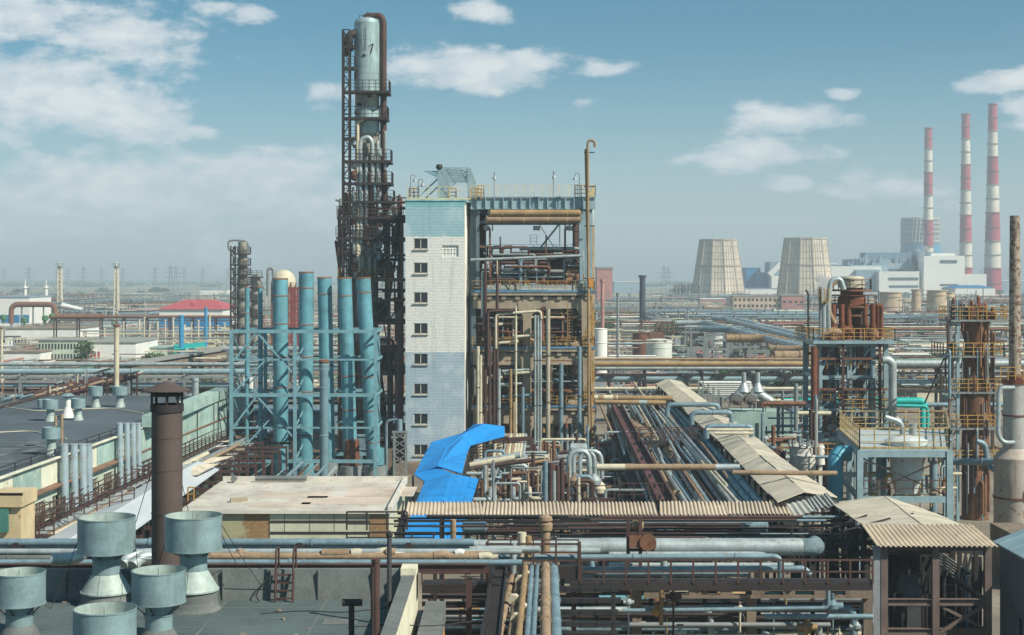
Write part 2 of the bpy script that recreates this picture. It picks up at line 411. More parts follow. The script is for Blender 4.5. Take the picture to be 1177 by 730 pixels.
felt = paint('roofing_felt', (80, 94, 94), .85, 0, .2, .2, (98, 106, 104), .35, 0, None, .35, .25, 5.0)
feltdk = paint('dark_roofing_felt', (106, 110, 108), .85, 0, .2, .14, (100, 104, 104), .5, .3, (60, 62, 62), .3, .25)
felt2 = paint('worn_shed_roof', (78, 88, 94), .85, 0, .22, .3, (98, 102, 102), .12, 0, None, .1, .2)
slate = paint('canopy_sheet', (186, 177, 158), .9, 0, .16, .26, (150, 140, 122), .5, .3, (126, 116, 100), .3)
slate2 = paint('canopy_sheet_grey', (172, 166, 150), .9, 0, .18, .28, (138, 130, 114), .6, .35, (112, 104, 92), .3)
corrt = paint('corrugated_sheet', (178, 164, 144), .85, 0, .16, .12, (140, 122, 102), .5, .2, (120, 105, 90))
white = paint('white_paint', (218, 218, 212), .75, 0, .08, .1, (170, 165, 150), .3, .25, (150, 145, 132))
cream = paint('cream_wall', (208, 202, 178), .85, 0, .12, .2, (168, 150, 122), .5, .35, (130, 118, 98))
mint = paint('mint_wall', (180, 192, 174), .85, 0, .12, .15, (200, 196, 178), .4, .3, (130, 125, 108))
mintdk = paint('mint_panel', (146, 172, 164), .85, 0, .2, .34, (186, 184, 166), .4, .25, (110, 105, 92))
concrete = paint('concrete', (158, 144, 124), .9, 0, .18, .18, (116, 104, 90), .6, .4, (92, 82, 72), .3)
concdk = paint('stained_concrete', (122, 108, 94), .9, 0, .2, .2, (90, 80, 70), .6, .45, (70, 62, 56), .3)
roofcon = paint('worn_concrete_roof', (186, 180, 168), .9, 0, .2, .38, (158, 136, 118), .3, 0, None, .35)
blueroof = paint('blue_sheet', (16, 132, 204), .75, 0, .14, .2, (56, 136, 182), .5, .4, (70, 122, 156))
bluebuild = paint('blue_cladding', (24, 112, 160), .6, 0, .12)
aqua = paint('aqua_pipe', (0, 160, 150), .5, 0, .12, .08, (120, 110, 90), .8)
redroof = paint('red_roof', (168, 74, 76), .7, 0, .12)
pinkb = paint('pink_brick_wall', (168, 120, 112), .9, 0, .15, .1, (140, 110, 100), .2)
woodt = paint('weathered_wood', (178, 158, 130), .9, 0, .18, .2, (130, 112, 92), .3, .5, (120, 104, 86))
coolc = paint('cooling_tower_concrete', (202, 190, 170), .9, 0, .18, .3, (150, 136, 120), .05, .0, fine=.5)
coolr = paint('cooling_tower_rib', (168, 156, 140), .9, 0, .15, .2, (120, 110, 100), .05, fine=.5)
chred = paint('chimney_red', (160, 66, 76), .8, 0, .2, .22, (176, 112, 108), .06, .3, (110, 70, 70), fine=.3)
chwhite = paint('chimney_white', (206, 198, 182), .8, 0, .14, .22, (184, 164, 138), .06, .45, (150, 132, 112), fine=.3)
plantwhite = paint('plant_white', (216, 216, 210), .8, 0, .06, .1, (190, 190, 182), .02, fine=.2)
plantgrey = paint('plant_grey', (128, 150, 162), .8, 0, .12, .1, (110, 130, 140), .02, fine=.2)
pylon = paint('pylon_steel', (110, 118, 122), .7, .1, .1)
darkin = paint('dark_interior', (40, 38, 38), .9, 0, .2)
winglass = glass('window_glass', (38, 46, 52)); winframe = paint('window_frame', (178, 174, 160), .7, 0, .1, .1)
leafm = paint('leaves', (62, 88, 44), .85, 0, .35, 0, scale=1.5)
leafd = paint('dark_leaves', (52, 72, 46), .9, 0, .3, 0, scale=.8)
bark = paint('bark', (90, 76, 62), .9, 0, .2)
dish = paint('galvanised_lamp', (150, 156, 158), .5, .3, .1)
rust2 = paint('deep_rust', (112, 66, 46), .85, 0, .25, .35, (72, 44, 34), 1.2, .4, (52, 36, 30))
scabby = paint('peeling_chimney', (150, 138, 124), .75, 0, .18, .62, (88, 56, 40), 1.3, .5, (84, 60, 46))
stackdk = paint('dark_flue', (84, 72, 68), .7, .1, .12, .12, (104, 86, 78), .5, .3, (60, 50, 46))

for m_, w_ in ((bluepipe, 'blue grey'), (silver, 'silver'), (dkbrown, 'dark brown'), (ochre, 'ochre'), (creampipe, 'cream'), (teal, 'teal'), (grey, 'grey'), (brown, 'oxide brown'), (black, 'black'), (rusty, 'rusty'), (tan, 'tan'), (white, 'white'), (yellow, 'yellow'), (rust2, 'deep rusty')): COLN[m_.name] = w_
# ------------------------------------------------------------------ ground, far land, haze
def ground_mat():
    m = bpy.data.materials.new('plant_ground'); m.use_nodes = True; nt = m.node_tree
    N, Lk, Mt, Mx, Ss = ndlink(nt); b = nt.nodes['Principled BSDF']; geo = N('ShaderNodeNewGeometry')
    def nz(s, d, r=.6):
        n = N('ShaderNodeTexNoise'); n.inputs['Scale'].default_value = s; n.inputs['Detail'].default_value = d; n.inputs['Roughness'].default_value = r; Lk(geo.outputs['Position'], n.inputs['Vector']); return n.outputs[0]
    a, c, d = nz(.012, 6), nz(.09, 6), nz(1.2, 5)
    col = Mx(Ss(.35, .65, c), C(112, 104, 94), C(140, 132, 118))
    col = Mx(Mt('MULTIPLY', Ss(.58, .66, a), .8), col, Mx(d, C(84, 98, 58), C(128, 128, 84)))
    col = Mx(Mt('MULTIPLY', Ss(.45, .7, d), .35), col, C(80, 74, 68))
    sp = N('ShaderNodeSeparateXYZ'); Lk(geo.outputs['Position'], sp.inputs[0])
    far = Ss(900, 2200, sp.outputs[1])
    col = Mx(far, col, Mx(Ss(.4, .6, nz(.004, 5)), C(104, 108, 88), C(140, 136, 116)))
    Lk(col, b.inputs['Base Color']); b.inputs['Roughness'].default_value = .95; b.inputs['Specular IOR Level'].default_value = .1
    return m
g = MB(); g.quad((-2600,-60,0), (2600,-60,0), (2600,5000,0), (-2600,5000,0)); struct('ground', g, ground_mat())
rng = random.Random(7)
h = MB()
for y0, hh, sd_ in ((4700, 16, 1), (4300, 9, 2)):
    r2 = random.Random(sd_); n = 90; vs = []; 
    for i in range(n + 1):
        x = -2550 + 5100*i/n; z = hh*(.55 + .45*math.sin(i*.13 + sd_) * math.sin(i*.051 + 2*sd_)) + r2.random()*hh*.18
        vs += [(x, y0 - 60, -.5), (x, y0, z), (x, y0 + 120, -.5)]
    h.add(vs, [(3*i+j, 3*i+3+j, 3*i+4+j, 3*i+1+j) for i in range(n) for j in (0, 1)], True)
struct('hills', h, paint('far_woodland', (84, 100, 80), .95, 0, .3, .3, (110, 116, 84), .01, fine=.05))
hz = MB(); hz.box(-2700, 2700, -70, 5200, -1.5, 207)
hm = bpy.data.materials.new('haze_air'); hm.use_nodes = True; nt = hm.node_tree; nt.nodes.clear()
pv = nt.nodes.new('ShaderNodeVolumePrincipled'); ho = nt.nodes.new('ShaderNodeOutputMaterial'); nt.links.new(pv.outputs[0], ho.inputs['Volume'])
pv.inputs['Density'].default_value = 3.4e-4; pv.inputs['Color'].default_value = (.76, .91, 1.0, 1); pv.inputs['Anisotropy'].default_value = 0.0
pv.inputs['Density Attribute'].default_value = ''
hm.cycles.homogeneous_volume = True
tag(hz.build('haze', hm), kind='stuff')
# ------------------------------------------------------------------ near roof bottom left
ZR = 11.0
t = thing('flat_roof_building', 'near building with dark felted flat roof and cream parapet wall, bottom left', 'building', (-17, 47, 0))
yb = YZ(690, ZR); xr = -3.25
b = MB(); b.box(-40, xr, 18, yb + .45, 0, ZR - .15); b.build('wall', cream, t)
b = MB(); b.quad((-40, 18, ZR), (xr - .4, 18, ZR), (xr - .4, yb, ZR), (-40, yb, ZR)); b.build('roof', felt, t)
b = MB(); zt = ZR + 1.02
b.add([(-40, yb, ZR - .1), (xr - .4, yb, ZR - .1), (xr - .4, yb + .12, zt), (-40, yb + .12, zt), (-40, yb + .5, zt - .02), (xr, yb + .5, zt - .02)], [(0, 1, 2, 3), (3, 2, 5, 4)])
for i in range(22):                                   # lapped felt strips climbing the upstand
    x = -39 + i*1.7 + rng.random()*.3; b.box(x, x + .05, yb - .03, yb + .14, ZR, zt - .01)
b.build('parapet', feltdk, t)
b = MB(); b.add([(xr - .45, 18, zt - .1), (xr - .02, 18, zt - .1), (xr - .02, yb - .2, zt - .1), (xr - .45, yb - .2, zt - .1), (xr - .45, 18, ZR - .05), (xr - .45, yb - .2, ZR - .05)], [(0, 1, 2, 3), (4, 0, 3, 5)])
b.build('parapet', feltdk, t)
b = MB(); b.box(xr - .02, xr + .03, 18, yb + .48, 6, zt - .13); b.box(xr - .5, xr + .03, yb - .35, yb + .52, ZR, zt + .12); b.build('coping', cream, t)
b = MB()
for x, y, sx, sy in ((-12, 45, 3, 1.2), (-22, 50, 1.5, 2.2), (-6, 48, 1.1, .8), (-16, 41, 2.4, 1)): b.box(x, x + sx, y, y + sy, ZR + .004, ZR + .012)
b.build('patch', feltdk, t)
# lower roof stub beside it with the orange wall
t = thing('annex_building', 'low annex with felted parapet and orange painted side wall', 'building', (-2.4, 45, 0))
b = MB(); b.box(xr + .1, -2.3, 20, 52, 0, 10.2); b.build('wall', orange, t)
b = MB(); b.box(xr + .1, -2.9, 20, 52.1, 10.2, 10.27); b.build('roof', feltdk, t)
b = MB(); b.slab([(-2.95, 20, 10.85), (-2.27, 20, 10.85), (-2.27, 52.2, 10.85), (-2.95, 52.2, 10.85)], .66); b.build('parapet', feltdk, t)

def roof_vent(label, u, Y, vt, vb, rad, neckr, cone=None, nb=None):
    x = X(u, Y); zt = Z(vt, Y); zb = Z(vb, Y)
    t = thing('roof_vent', label, 'roof vent', (x, Y, ZR), 'galvanised drum vents on the near flat roof')
    b = MB(); b.lathe(x, Y, [(rad*.985, zb), (rad, zb), (rad, zt), (rad*.985, zt)], 48, False, False)
    for z in (zb, zt - .03): b.ring(x, Y, z, rad*.99, .025, .03, 48)
    b.build('drum', duct, t)
    b = MB(); b.lathe(x, Y, [(rad*.965, zb), (rad*.965, zt)], 48, False, False); b.lathe(x, Y, [(rad*.96, zb + .35), (.02, zt - .28)], 32, False, False); b.tube((x, Y, zt - .3), (x, Y, zt + .06), .03, 8)
    b.build('deflector', ductin, t)
    b = MB(); bot = ZR if cone is None else cone[1]
    b.lathe(x, Y, [(neckr, bot), (neckr, zb + .4)], 32, False, False)
    zm = zb - (zb - bot)*.33
    b.ring(x, Y, zm, neckr*.99, .035, .05, 32)
    b.build('neck', duct, t)
    b = MB()
    for i in range(6):
        a = i*math.pi/3 + .4; b.beam((x + neckr*math.cos(a), Y + neckr*math.sin(a), zm + .03), (x + rad*.97*math.cos(a), Y + rad*.97*math.sin(a), zb + .02), .03)
    b.build('bracket', dkbrown, t)
    if cone:
        cr, z1, z0 = cone
        b = MB(); b.lathe(x, Y, [(neckr*1.02, z1), (cr, z0)], 40, False, False); b.ring(x, Y, z0 - .03, cr*.97, cr*.05, .05, 40); b.beam((x - .05*cr, Y - neckr*1.02, z1), (x - .06*cr, Y - cr*1.01, z0), .04); b.build('skirt', ductin, t)
        b = MB(); b.lathe(x, Y, [(cr*1.1, ZR), (cr*1.0, ZR + .12), (cr*.95, ZR + .3), (cr*.94, z0)], 40, False, False); b.build('base', feltdk, t)
    else:
        b = MB(); b.lathe(x, Y, [(neckr*1.5, ZR), (neckr*1.25, ZR + .2), (neckr*1.02, ZR + .35)], 32, False, False); b.build('base', feltdk, t)
    return t
Ya = YZ(694, ZR)
roof_vent('tall galvanised drum vent on conical skirt nearest the dark flue, left of it', 122.5, Ya, 594, 634, X(65/2 + HU, Ya), X(16 + HU, Ya), (X(29 + HU, Ya), Z(659, Ya), Z(679, Ya)))
Yb = YZ(700, ZR)
roof_vent('tall galvanised drum vent on conical skirt right of the dark flue', 222.5, Yb, 592, 631, X(65/2 + HU, Yb), X(15.5 + HU, Yb), (X(28.5 + HU, Yb), Z(655, Yb), Z(677, Yb)))
roof_vent('galvanised drum vent at the left edge of the near roof', 22.5, 46.5, 657, 694, X(29 + HU, 46.5), X(15.5 + HU, 46.5))
roof_vent('galvanised drum vent on plain round neck in front of the dark flue', 182.5, 46.0, 655, 692, X(30.5 + HU, 46), X(15.5 + HU, 46))
roof_vent('galvanised drum vent at the bottom edge, front of the five roof vents', 120.5, 41.5, 699, 741, X(35.5 + HU, 41.5), X(18 + HU, 41.5))

# dark flue with cone hat behind the parapet
Yf = 57.0; x = X(192, Yf); rf = X(17.5 + HU, Yf)
t = thing('flue_stack', 'thick dark brown flue with conical rain hat standing behind near roof', 'chimney', (x, Yf, 0))
b = MB(); b.lathe(x, Yf, [(rf, 0), (rf, Z(468, Yf))], 40)
for v in (503, 540, 590): b.ring(x, Yf, Z(v, Yf), rf*.99, .02, .04, 40)
b.build('shaft', stackdk, t)
b = MB(); b.ring(x, Yf, Z(473, Yf), rf, .05, .28, 40)
for i in range(8):
    a = i*math.pi/4 + .2; b.beam((x + rf*.97*math.cos(a), Yf + rf*.97*math.sin(a), Z(473, Yf)), (x + rf*.97*math.cos(a), Yf + rf*.97*math.sin(a), Z(449, Yf)), .07)
b.ring(x, Yf, Z(455, Yf), rf*.93, .08, .08, 40); b.build('collar', dkbrown, t)
b = MB(); b.lathe(x, Yf, [(rf*1.58, Z(449.5, Yf)), (rf*1.6, Z(448.5, Yf)), (.05, Z(438, Yf))], 40); b.build('hat', stackdk, t)
# roof edge ladder with tall hand loops
Yl = YZ(671, ZR)
t = thing('roof_ladder', 'short brown steel ladder with hand loops over the roof parapet', 'ladder', (X(327, yb), yb - .2, ZR))
b = MB(); x0, x1 = X(318, yb), X(338, yb)
b.ladder(((x0 + x1)/2, yb - .35, ZR), ((x0 + x1)/2, yb - .05, ZR + 1.0), x1 - x0, (1, 0, 0), .07, .25)
for xx in (x0, x1): b.pipe([(xx, yb - .35, ZR), (xx, yb - .1, ZR + 1.75), (xx, yb + .45, ZR + 1.75), (xx, yb + .5, ZR + .95)], .035, 6, .2)
b.build('frame', brown, t)
b = MB(); b.pipe([(X(300, yb), yb - .4, ZR + .05), (X(295, yb), yb - .2, ZR + .2), (X(303, yb), yb - .2, ZR + .6), (X(310, yb), yb - .1, ZR + .8)], .025, 6)
single('cable', 'loose black cable coiled up against roof parapet', 'cable', b, black)
# posts on the near roof
t = thing('vent_pipe', 'short dark pipe with horizontal crosshead on near roof', 'vent pipe', (X(404, 44), 44, ZR))
b = MB(); b.tube((X(404, 44), 44, ZR), (X(404, 44), 44, Z(693, 44)), .085, 12); b.build('stem', dkbrown, t)
b = MB(); b.tube((X(393.5, 44), 44, Z(692.5, 44)), (X(416.5, 44), 44, Z(692.5, 44)), .105, 12); b.build('crosshead', dkbrown, t)
for u, Y, r, v, m, nm, lb in ((432, 43.5, .115, 646, brown, 'vent_pipe', 'thick oxide red vent pipe rising from near roof'), (428, 43.4, .05, 655, dkbrown, 'vent_pipe', 'thin brown conduit beside the oxide red vent pipe')):
    b = MB(); b.tube((X(u, Y), Y, ZR), (X(u, Y), Y, Z(v, Y)), r, 12); b.tube((X(u, Y), Y, Z(v, Y)), (X(u, Y), Y, Z(v, Y) + .08), r*1.15, 12); single(nm, lb, 'vent pipe', b, m)
Yp = YZ(719, ZR); xp = X(447.5, Yp)
t = thing('roof_mast', 'tall dark post with round knob on the near roof by parapet', 'post', (xp, Yp, ZR))
b = MB(); b.tube((xp, Yp, ZR), (xp, Yp, Z(615, Yp)), .075, 12); b.tube((xp, Yp, ZR), (xp, Yp, ZR + .06), .18, 12); b.build('post', black, t)
b = MB(); b.lathe(xp, Yp, [(.03, Z(619, Yp)), (.11, Z(616, Yp)), (.11, Z(613, Yp)), (.03, Z(610, Yp))], 12); b.build('knob', black, t)
def wire(label, pts, r=.012, grp='thin stay wires'):
    b = MB(); pts = [Vector(p) for p in pts]
    for p, q in zip(pts, pts[1:]):
        n = 6
        for i in range(n):
            f0, f1 = i/n, (i+1)/n; sag = lambda f: V(0, 0, -(p - q).length*.03*4*f*(1 - f)); b.tube(p.lerp(q, f0) + sag(f0), p.lerp(q, f1) + sag(f1), r, 5, caps=False)
    single('stay_wire', label, 'wire', b, black, grp)
for (u0, v0, Y0), (u1, v1) in (((253, 600, Yb), (312, 688)), ((255, 615, Yb), (290, 676)), ((192, 615, Yb), (168, 690)), ((90, 620, Ya), (58, 700)), ((155, 620, Ya), (166, 712)), ((152, 690, 46), (132, 726))):
    q = G(u1, v1, ZR); wire('thin stay wire from a drum vent down to the near roof', [P(u0, v0, Y0), q])
for u0, u1 in ((178, 238), (206, 262), (160, 100)): wire('thin guy wire from dark flue to the alley beyond', [P(192, 478, Yf), (X(u1, 70), 70, 4.5)], .015, 'guy wires of the dark flue')
rf_ = random.Random(21)
t = bpy.data.objects['flat_roof_building']; b = MB()
for k in range(13): y = 33 + k*1.45; b.box(-40, xr - .45, y, y + .05, ZR + .002, ZR + .012)          # lapped felt seams
for k in range(9): x = -34 + k*3.4 + rf_.random(); b.box(x, x + .05, 36, yb, ZR + .002, ZR + .011)
b.build('felt_seam', feltdk, t)
b = MB()
for k in range(40):
    x, y = rf_.uniform(-22, xr - .7), rf_.uniform(40, yb - .4); s_ = rf_.uniform(.05, .16); b.cbox((x, y, ZR + s_*.3), s_*1.6, s_, s_*.6, rf_.uniform(0, 3))
tag(b.build('debris', paint('roof_grit', (128, 120, 108), .9, 0, .25), None), kind='stuff')
for u, v, L, a in ((372, 690, .7, 1.1),):
    q = G(u, v, ZR); b = MB(); b.beam((q.x, q.y, ZR + .03), (q.x + L*math.cos(a), q.y + L*math.sin(a), ZR + .03), .09, .04); single('wood_batten', 'weathered wooden batten lying on the near felted roof', 'board', b, tan, None)
for u, v in ((300, 706), (398, 722)): q = G(u, v, ZR); b = MB(); b.pipe([(q.x, q.y, ZR + .02), (q.x + 1.4, q.y + .5, ZR + .02), (q.x + 2.6, q.y + .1, ZR + .02), (q.x + 4, q.y + .9, ZR + .02)], .018, 5, .6); single('cable', 'thin dark cable snaking over the near felted roof', 'cable', b, black, 'cables on the near roof')

# ------------------------------------------------------------------ pipe bundle crossing behind the near roof (left half)
YL = 66.0
G1 = 'pipes crossing behind the near roof'
def hp(label, v, Y, u0, u1, r, m, grp=G1, fl=0, ext=0):
    return pipe_thing(label, [(X(u0, Y), Y, Z(v, Y)), (X(u1, Y), Y, Z(v, Y))], r, m, grp, 'pipe', 12, 'pipe', None, fl)
hp('light blue pipe, highest of those crossing behind the near roof', 623.5, YL, -200, 545, .17, bluepipe, G1, 9)
hp('pale grey flat duct under the light blue pipe behind near roof', 631, YL + .4, -200, 620, .14, silver)
hp('silver pipe with tan torn lagging behind the near roof', 634, YL - .6, -200, 600, .13, silver)
hp('tan lagged pipe peeling in pieces behind the near roof', 639.5, YL - .8, 240, 560, .16, tan)
hp('grey felt wrapped pipe ending in a silver bend, left', 641, YL - .5, -200, 82, .22, feltdk)
hp('long blue grey pipe along the bottom of the bundle behind near roof', 646.5, YL - 1.2, -200, 600, .13, bluepipe, G1, 11)
b = MB()
for u, v in ((250, 627), (345, 626), (470, 627), (20, 627), (120, 627)): b.cbox((X(u, YL), YL - .1, Z(v, YL)), .45, .5, .22)
single('pipe_shoe', 'small brown saddles carrying light blue pipe behind the near roof', 'pipe support', b, dkbrown) if False else None
for i, u in enumerate((20, 120, 250, 345, 470)):
    b = MB(); b.cbox((X(u, YL), YL, Z(628, YL)), .5, .5, .16); b.cbox((X(u, YL), YL, Z(625.5, YL)), .2, .46, .18)
    single('pipe_saddle', 'small dark saddle under the light blue pipe behind near roof', 'pipe saddle', b, dkbrown, 'saddles under the light blue pipe')
lag = random.Random(3)
for i in range(26):                                      # torn lagging lumps
    u = lag.uniform(245, 560); r = lag.uniform(.1, .2); y = YL - .7 + lag.uniform(-.2, .3); b = MB(); xx = X(u, y); z = Z(lag.choice((636, 639, 640)), y)
    L = lag.uniform(.3, 1.3); b.pipe([(xx, y, z), (xx + L*.5, y, z + lag.uniform(-.05, .08)), (xx + L, y, z)], r, 8, .1)
    single('lagging_piece', 'torn ~ piece of lagging lying on the pipes behind near roof', 'pipe lagging', b, lag.choice((tan, creampipe, white, tan)), 'torn lagging on the crossing pipes')
t = thing('pipe_rack', 'brown steel rack and beam carrying the pipes behind near roof', 'pipe rack', (X(250, YL), YL, 0))
b = MB()
for y in (YL - 1.6, YL + .9): b.ibeam((X(-220, y), y, Z(653, y) if y < YL else Z(648, y)), (X(560, y), y, Z(653, y) if y < YL else Z(648, y)), .25, .35)
b.build('beam', brown, t)
for u in range(-180, 600, 90):
    b = MB(); b.beam((X(u, YL), YL - 1.4, 0), (X(u, YL), YL - 1.4, Z(650, YL) - .3), .25); b.beam((X(u, YL), YL - 1.6, Z(648, YL)), (X(u, YL), YL + 1, Z(648, YL)), .2); b.build('post', brown, t)
# silver ducts between the two rear vents
pipe_thing('silver elbow duct rising beside the left rear drum vent', [(X(60, 60), 60, Z(643, 60)), (X(84, 60), 60, Z(643, 60)), (X(104, 61), 62, Z(636, 60))], .25, silver, None, 'duct', 14, 'duct')
for i, (u, v) in enumerate(((140, 641), (152, 643))):
    pipe_thing('fat silver duct bend between the two rear drum vents', [(X(u, 62), 62, Z(v + 8, 62)), (X(u + 6, 62), 62.5, Z(v, 62)), (X(u + 40, 62), 63, Z(v + 1, 62))], .26, silver, 'silver ducts between the rear vents', 'duct', 14, 'duct')

# ------------------------------------------------------------------ front pipe rack (right half) with walkways
YR = 72.0
t = thing('walkway', 'raised brown railed walkway above the pipe bundle at bottom centre', 'walkway', (X(614, YR - 1.5), YR - 1.5, 0))
zw = Z(650, YR - 1.5); ya, yb2 = YR - 2.4, YR - 1.3
b = MB(); b.box(X(560, ya), X(666, ya), ya, ya + .1, zw - .42, zw + .12); b.box(X(560, ya), X(666, ya), ya + .1, yb2, zw - .08, zw); b.build('deck', dkbrown, t)
b = MB(); b.rail([(X(561, ya), ya, zw), (X(665, ya), ya, zw)], 1.15, .95, .085, 2); b.rail([(X(561, yb2), yb2, zw), (X(665, yb2), yb2, zw)], 1.15, .95, .06, 1); b.beam((X(560, ya), ya, zw - .4), (X(560, ya), ya, zw + 1.25), .14); b.beam((X(666, ya), ya, zw - 1.4), (X(666, ya), ya, zw + 1.25), .14); b.build('railing', brown, t)
b = MB()
for u in (565, 660): b.beam((X(u, ya), ya + .5, 0), (X(u, ya), ya + .5, zw - .1), .22)
b.build('post', brown, t)
t = thing('walkway', 'long brown railed walkway crossing in front of the silver duct', 'walkway', (X(830, YR - 2), YR - 2, 0))
zw = Z(668.5, YR - 3); ya = YR - 3.4; yb2 = YR - 2.2
b = MB(); b.box(X(655, ya), X(1003, ya), ya, ya + .12, zw - .32, zw + .06); b.box(X(655, ya), X(1003, ya), ya + .12, yb2, zw - .1, zw); b.build('deck', dkbrown, t)
b = MB(); b.rail([(X(668, ya), ya, zw), (X(1003, ya), ya, zw)], 1.05, 1.0, .08, 1); b.build('railing', brown, t)
t = thing('walkway', 'low brown railed walkway at the left end of the front pipe rack', 'walkway', (X(520, YR - 2), YR - 2, 0))
zw2 = Z(672, ya); b = MB(); b.box(X(485, ya), X(560, ya), ya, ya + .12, zw2 - .4, zw2); b.box(X(485, ya), X(560, ya), ya + .12, yb2, zw2 - .1, zw2 - .01); b.build('deck', dkbrown, t)
b = MB(); b.rail([(X(485, ya), ya, zw2), (X(560, ya), ya, zw2)], 1.0, .9, .055, 1); b.build('railing', brown, t)

YD = 76.0
t = thing('insulated_duct', 'fat silver clad duct with blue taped end at bottom right of centre', 'duct', (X(750, YD), YD, Z(628, YD)))
rd = X(10 + HU, YD); zd = Z(628.5, YD)
b = MB(); b.tube((X(640, YD), YD, zd), (X(922, YD), YD, zd), rd, 24)
for u in range(668, 920, 30): b.tube((X(u, YD), YD, zd), (X(u, YD) + .06, YD, zd), rd*1.012, 24)
b.build('cladding', silver, t)
b = MB(); b.pipe([(X(922, YD), YD, zd), (X(938, YD), YD, zd - .02), (X(943, YD), YD + 1.5, zd - .15)], rd*1.0, 20, 1.0); b.build('end_cap', paint('wrap_grey', (112, 132, 138), .7, 0, .4, .3, (84, 110, 122), 1.5, .3, bump=.4), t)
G2 = 'pipes on the front pipe rack'
pipe_thing('pale blue pipe under the fat silver duct with a bend at its right end', [(X(500, 74), 74, Z(626, 74)), (X(700, 74), 74, Z(637, 74)), (X(870, 74), 74, Z(636.5, 74)), (X(882, 74), 74, Z(638, 74)), (X(882, 74), 74, Z(650, 74))][1:], .12, silver, G2)
pipe_thing('light blue pipe just above the long brown walkway', [(X(560, 71), 71, Z(641, 71)), (X(897, 71), 71, Z(639.5, 71)), (X(897, 71), 71, Z(664, 71))], .14, bluepipe, G2, flanges=7)
pipe_thing('silver blue pipe behind the railing of long brown walkway', [(X(660, 71.5), 71.5, Z(657.5, 71)), (X(925, 71.5), 71.5, Z(656, 71)), (X(931, 71.5), 71.5, Z(663, 71))], .15, bluepipe, G2)
pipe_thing('second silver pipe behind the railing of long brown walkway', [(X(700, 73), 73, Z(649.5, 73)), (X(912, 73), 73, Z(649.5, 73))], .12, silver, G2)
pipe_thing('grey green pipe under the near edge of the corrugated canopy', [(X(485, 78), 78, Z(626, 78)), (X(640, 78), 78, Z(626, 78))], .26, silver, G2)
pipe_thing('silver pipe along front rack behind the raised walkway', [(X(485, 75), 75, Z(634, 75)), (X(690, 75), 75, Z(633, 75))], .18, silver, G2)
pipe_thing('tan lagged pipe along front rack behind the raised walkway', [(X(480, 74), 74, Z(640, 74)), (X(665, 74), 74, Z(639, 74))], .15, tan, G2)
pipe_thing('blue pipe with upturned left end under the long brown walkway rail', [(X(679, 72), 72, Z(643, 72)), (X(681, 72), 72, Z(656, 72)), (X(690, 72), 72, Z(659, 72)), (X(860, 72), 72, Z(659.5, 72))], .15, bluepipe, G2)
for u, Y, v0, v1, m, r in ((600, 70, 612, 640, creampipe, .2), (607, 70, 616, 640, ochre, .16), (627, 72, 603, 642, tan, .22), (521, 76, 597, 625, tan, .14), (763, 72, 640, 668, silver, .16)):
    pipe_thing('upright ~ pipe stub rising through the front pipe rack', [(X(u, Y), Y, Z(v1, Y)), (X(u, Y), Y, Z(v0, Y))], r, m, 'upright stubs on the front rack', 'pipe_stub', 12, flanges=0)
b = MB(); Yq = 72; b.lathe(X(627, Yq), Yq, [(.2, Z(612, Yq)), (.32, Z(609, Yq)), (.34, Z(602, Yq)), (.24, Z(600, Yq)), (.34, Z(598, Yq)), (.3, Z(594, Yq)), (.12, Z(591.5, Yq))], 14); single('pipe_bung', 'lumpy lagged cap on tan upright pipe at bottom centre', 'pipe cap', b, tan)
# brown pump frame beside the silver duct
t = thing('motor_valve', 'oxide brown motor valve in a post frame left of the fat duct', 'valve', (X(732, 72), 72, Z(640, 72)))
b = MB()
for u in (722, 736): b.beam((X(u, 72), 72, Z(668, 72)), (X(u, 72), 72, Z(594, 72)), .16)
b.beam((X(721, 72), 72, Z(613, 72)), (X(750, 72), 72, Z(613, 72)), .12); b.beam((X(721, 72), 72, Z(632, 72)), (X(752, 72), 72, Z(632, 72)), .12); b.build('post', brown, t)
b = MB(); b.cbox((X(730, 72), 72, Z(622, 72)), .6, .6, .55); b.hcyl((X(738, 72), 72, Z(625, 72)), (X(752, 72), 72, Z(625, 72)), .28); b.tube((X(744, 72), 71.7, Z(622, 72)), (X(744, 72), 71.6, Z(622, 72)), .4, 14); b.build('valve', rusty, t)
b = MB(); b.hcyl((X(727, 72.3), 72.3, Z(604.5, 72)), (X(738, 72.3), 72.3, Z(605.5, 72)), .22); b.build('motor', tan, t)
# castellated concrete beam and lower levels
t = thing('pipe_rack', 'front pipe rack with concrete beam pierced by oblong holes, bottom right', 'pipe rack', (X(860, YR), YR, 0))
zc0, zc1 = Z(688, YR), Z(674, YR); b = MB(); x0, x1 = X(740, YR), X(1002, YR)
holes = [((X(u, YR) - x0), (X(u + 22, YR) - x0), .16, .36) for u in range(770, 960, 36)]
b.wall((x0, YR, zc0), (1, 0, 0), x1 - x0, zc1 - zc0, holes, .3, (0, 1, 0)); b.quad((x0, YR, zc1), (x1, YR, zc1), (x1, YR + .3, zc1), (x0, YR + .3, zc1)); b.quad((x0, YR, zc0), (x1, YR, zc0), (x1, YR + .3, zc0), (x0, YR + .3, zc0)); b.build('beam', concdk, t)
for u in (733, 1000, 865):
    b = MB(); b.box(X(u, YR) - .22, X(u, YR) + .22, YR + .35, YR + .8, 0, zc1); b.build('post', concdk, t)
b = MB()
for v, y in ((694, 74), (704, 77), (716, 73), (727, 75), (686, 79)): b.ibeam((X(485, y), y, Z(v, y)), (X(1000, y), y, Z(v, y)), .2, .22)
b.build('beam', dkbrown, t)
for y in (73, 79, 85):
    for u in range(500, 1000, 62):
        b = MB(); b.beam((X(u, y), y, 0), (X(u, y), y, Z(650, y)), .18); b.build('post', dkbrown, t)
r5 = random.Random(5)
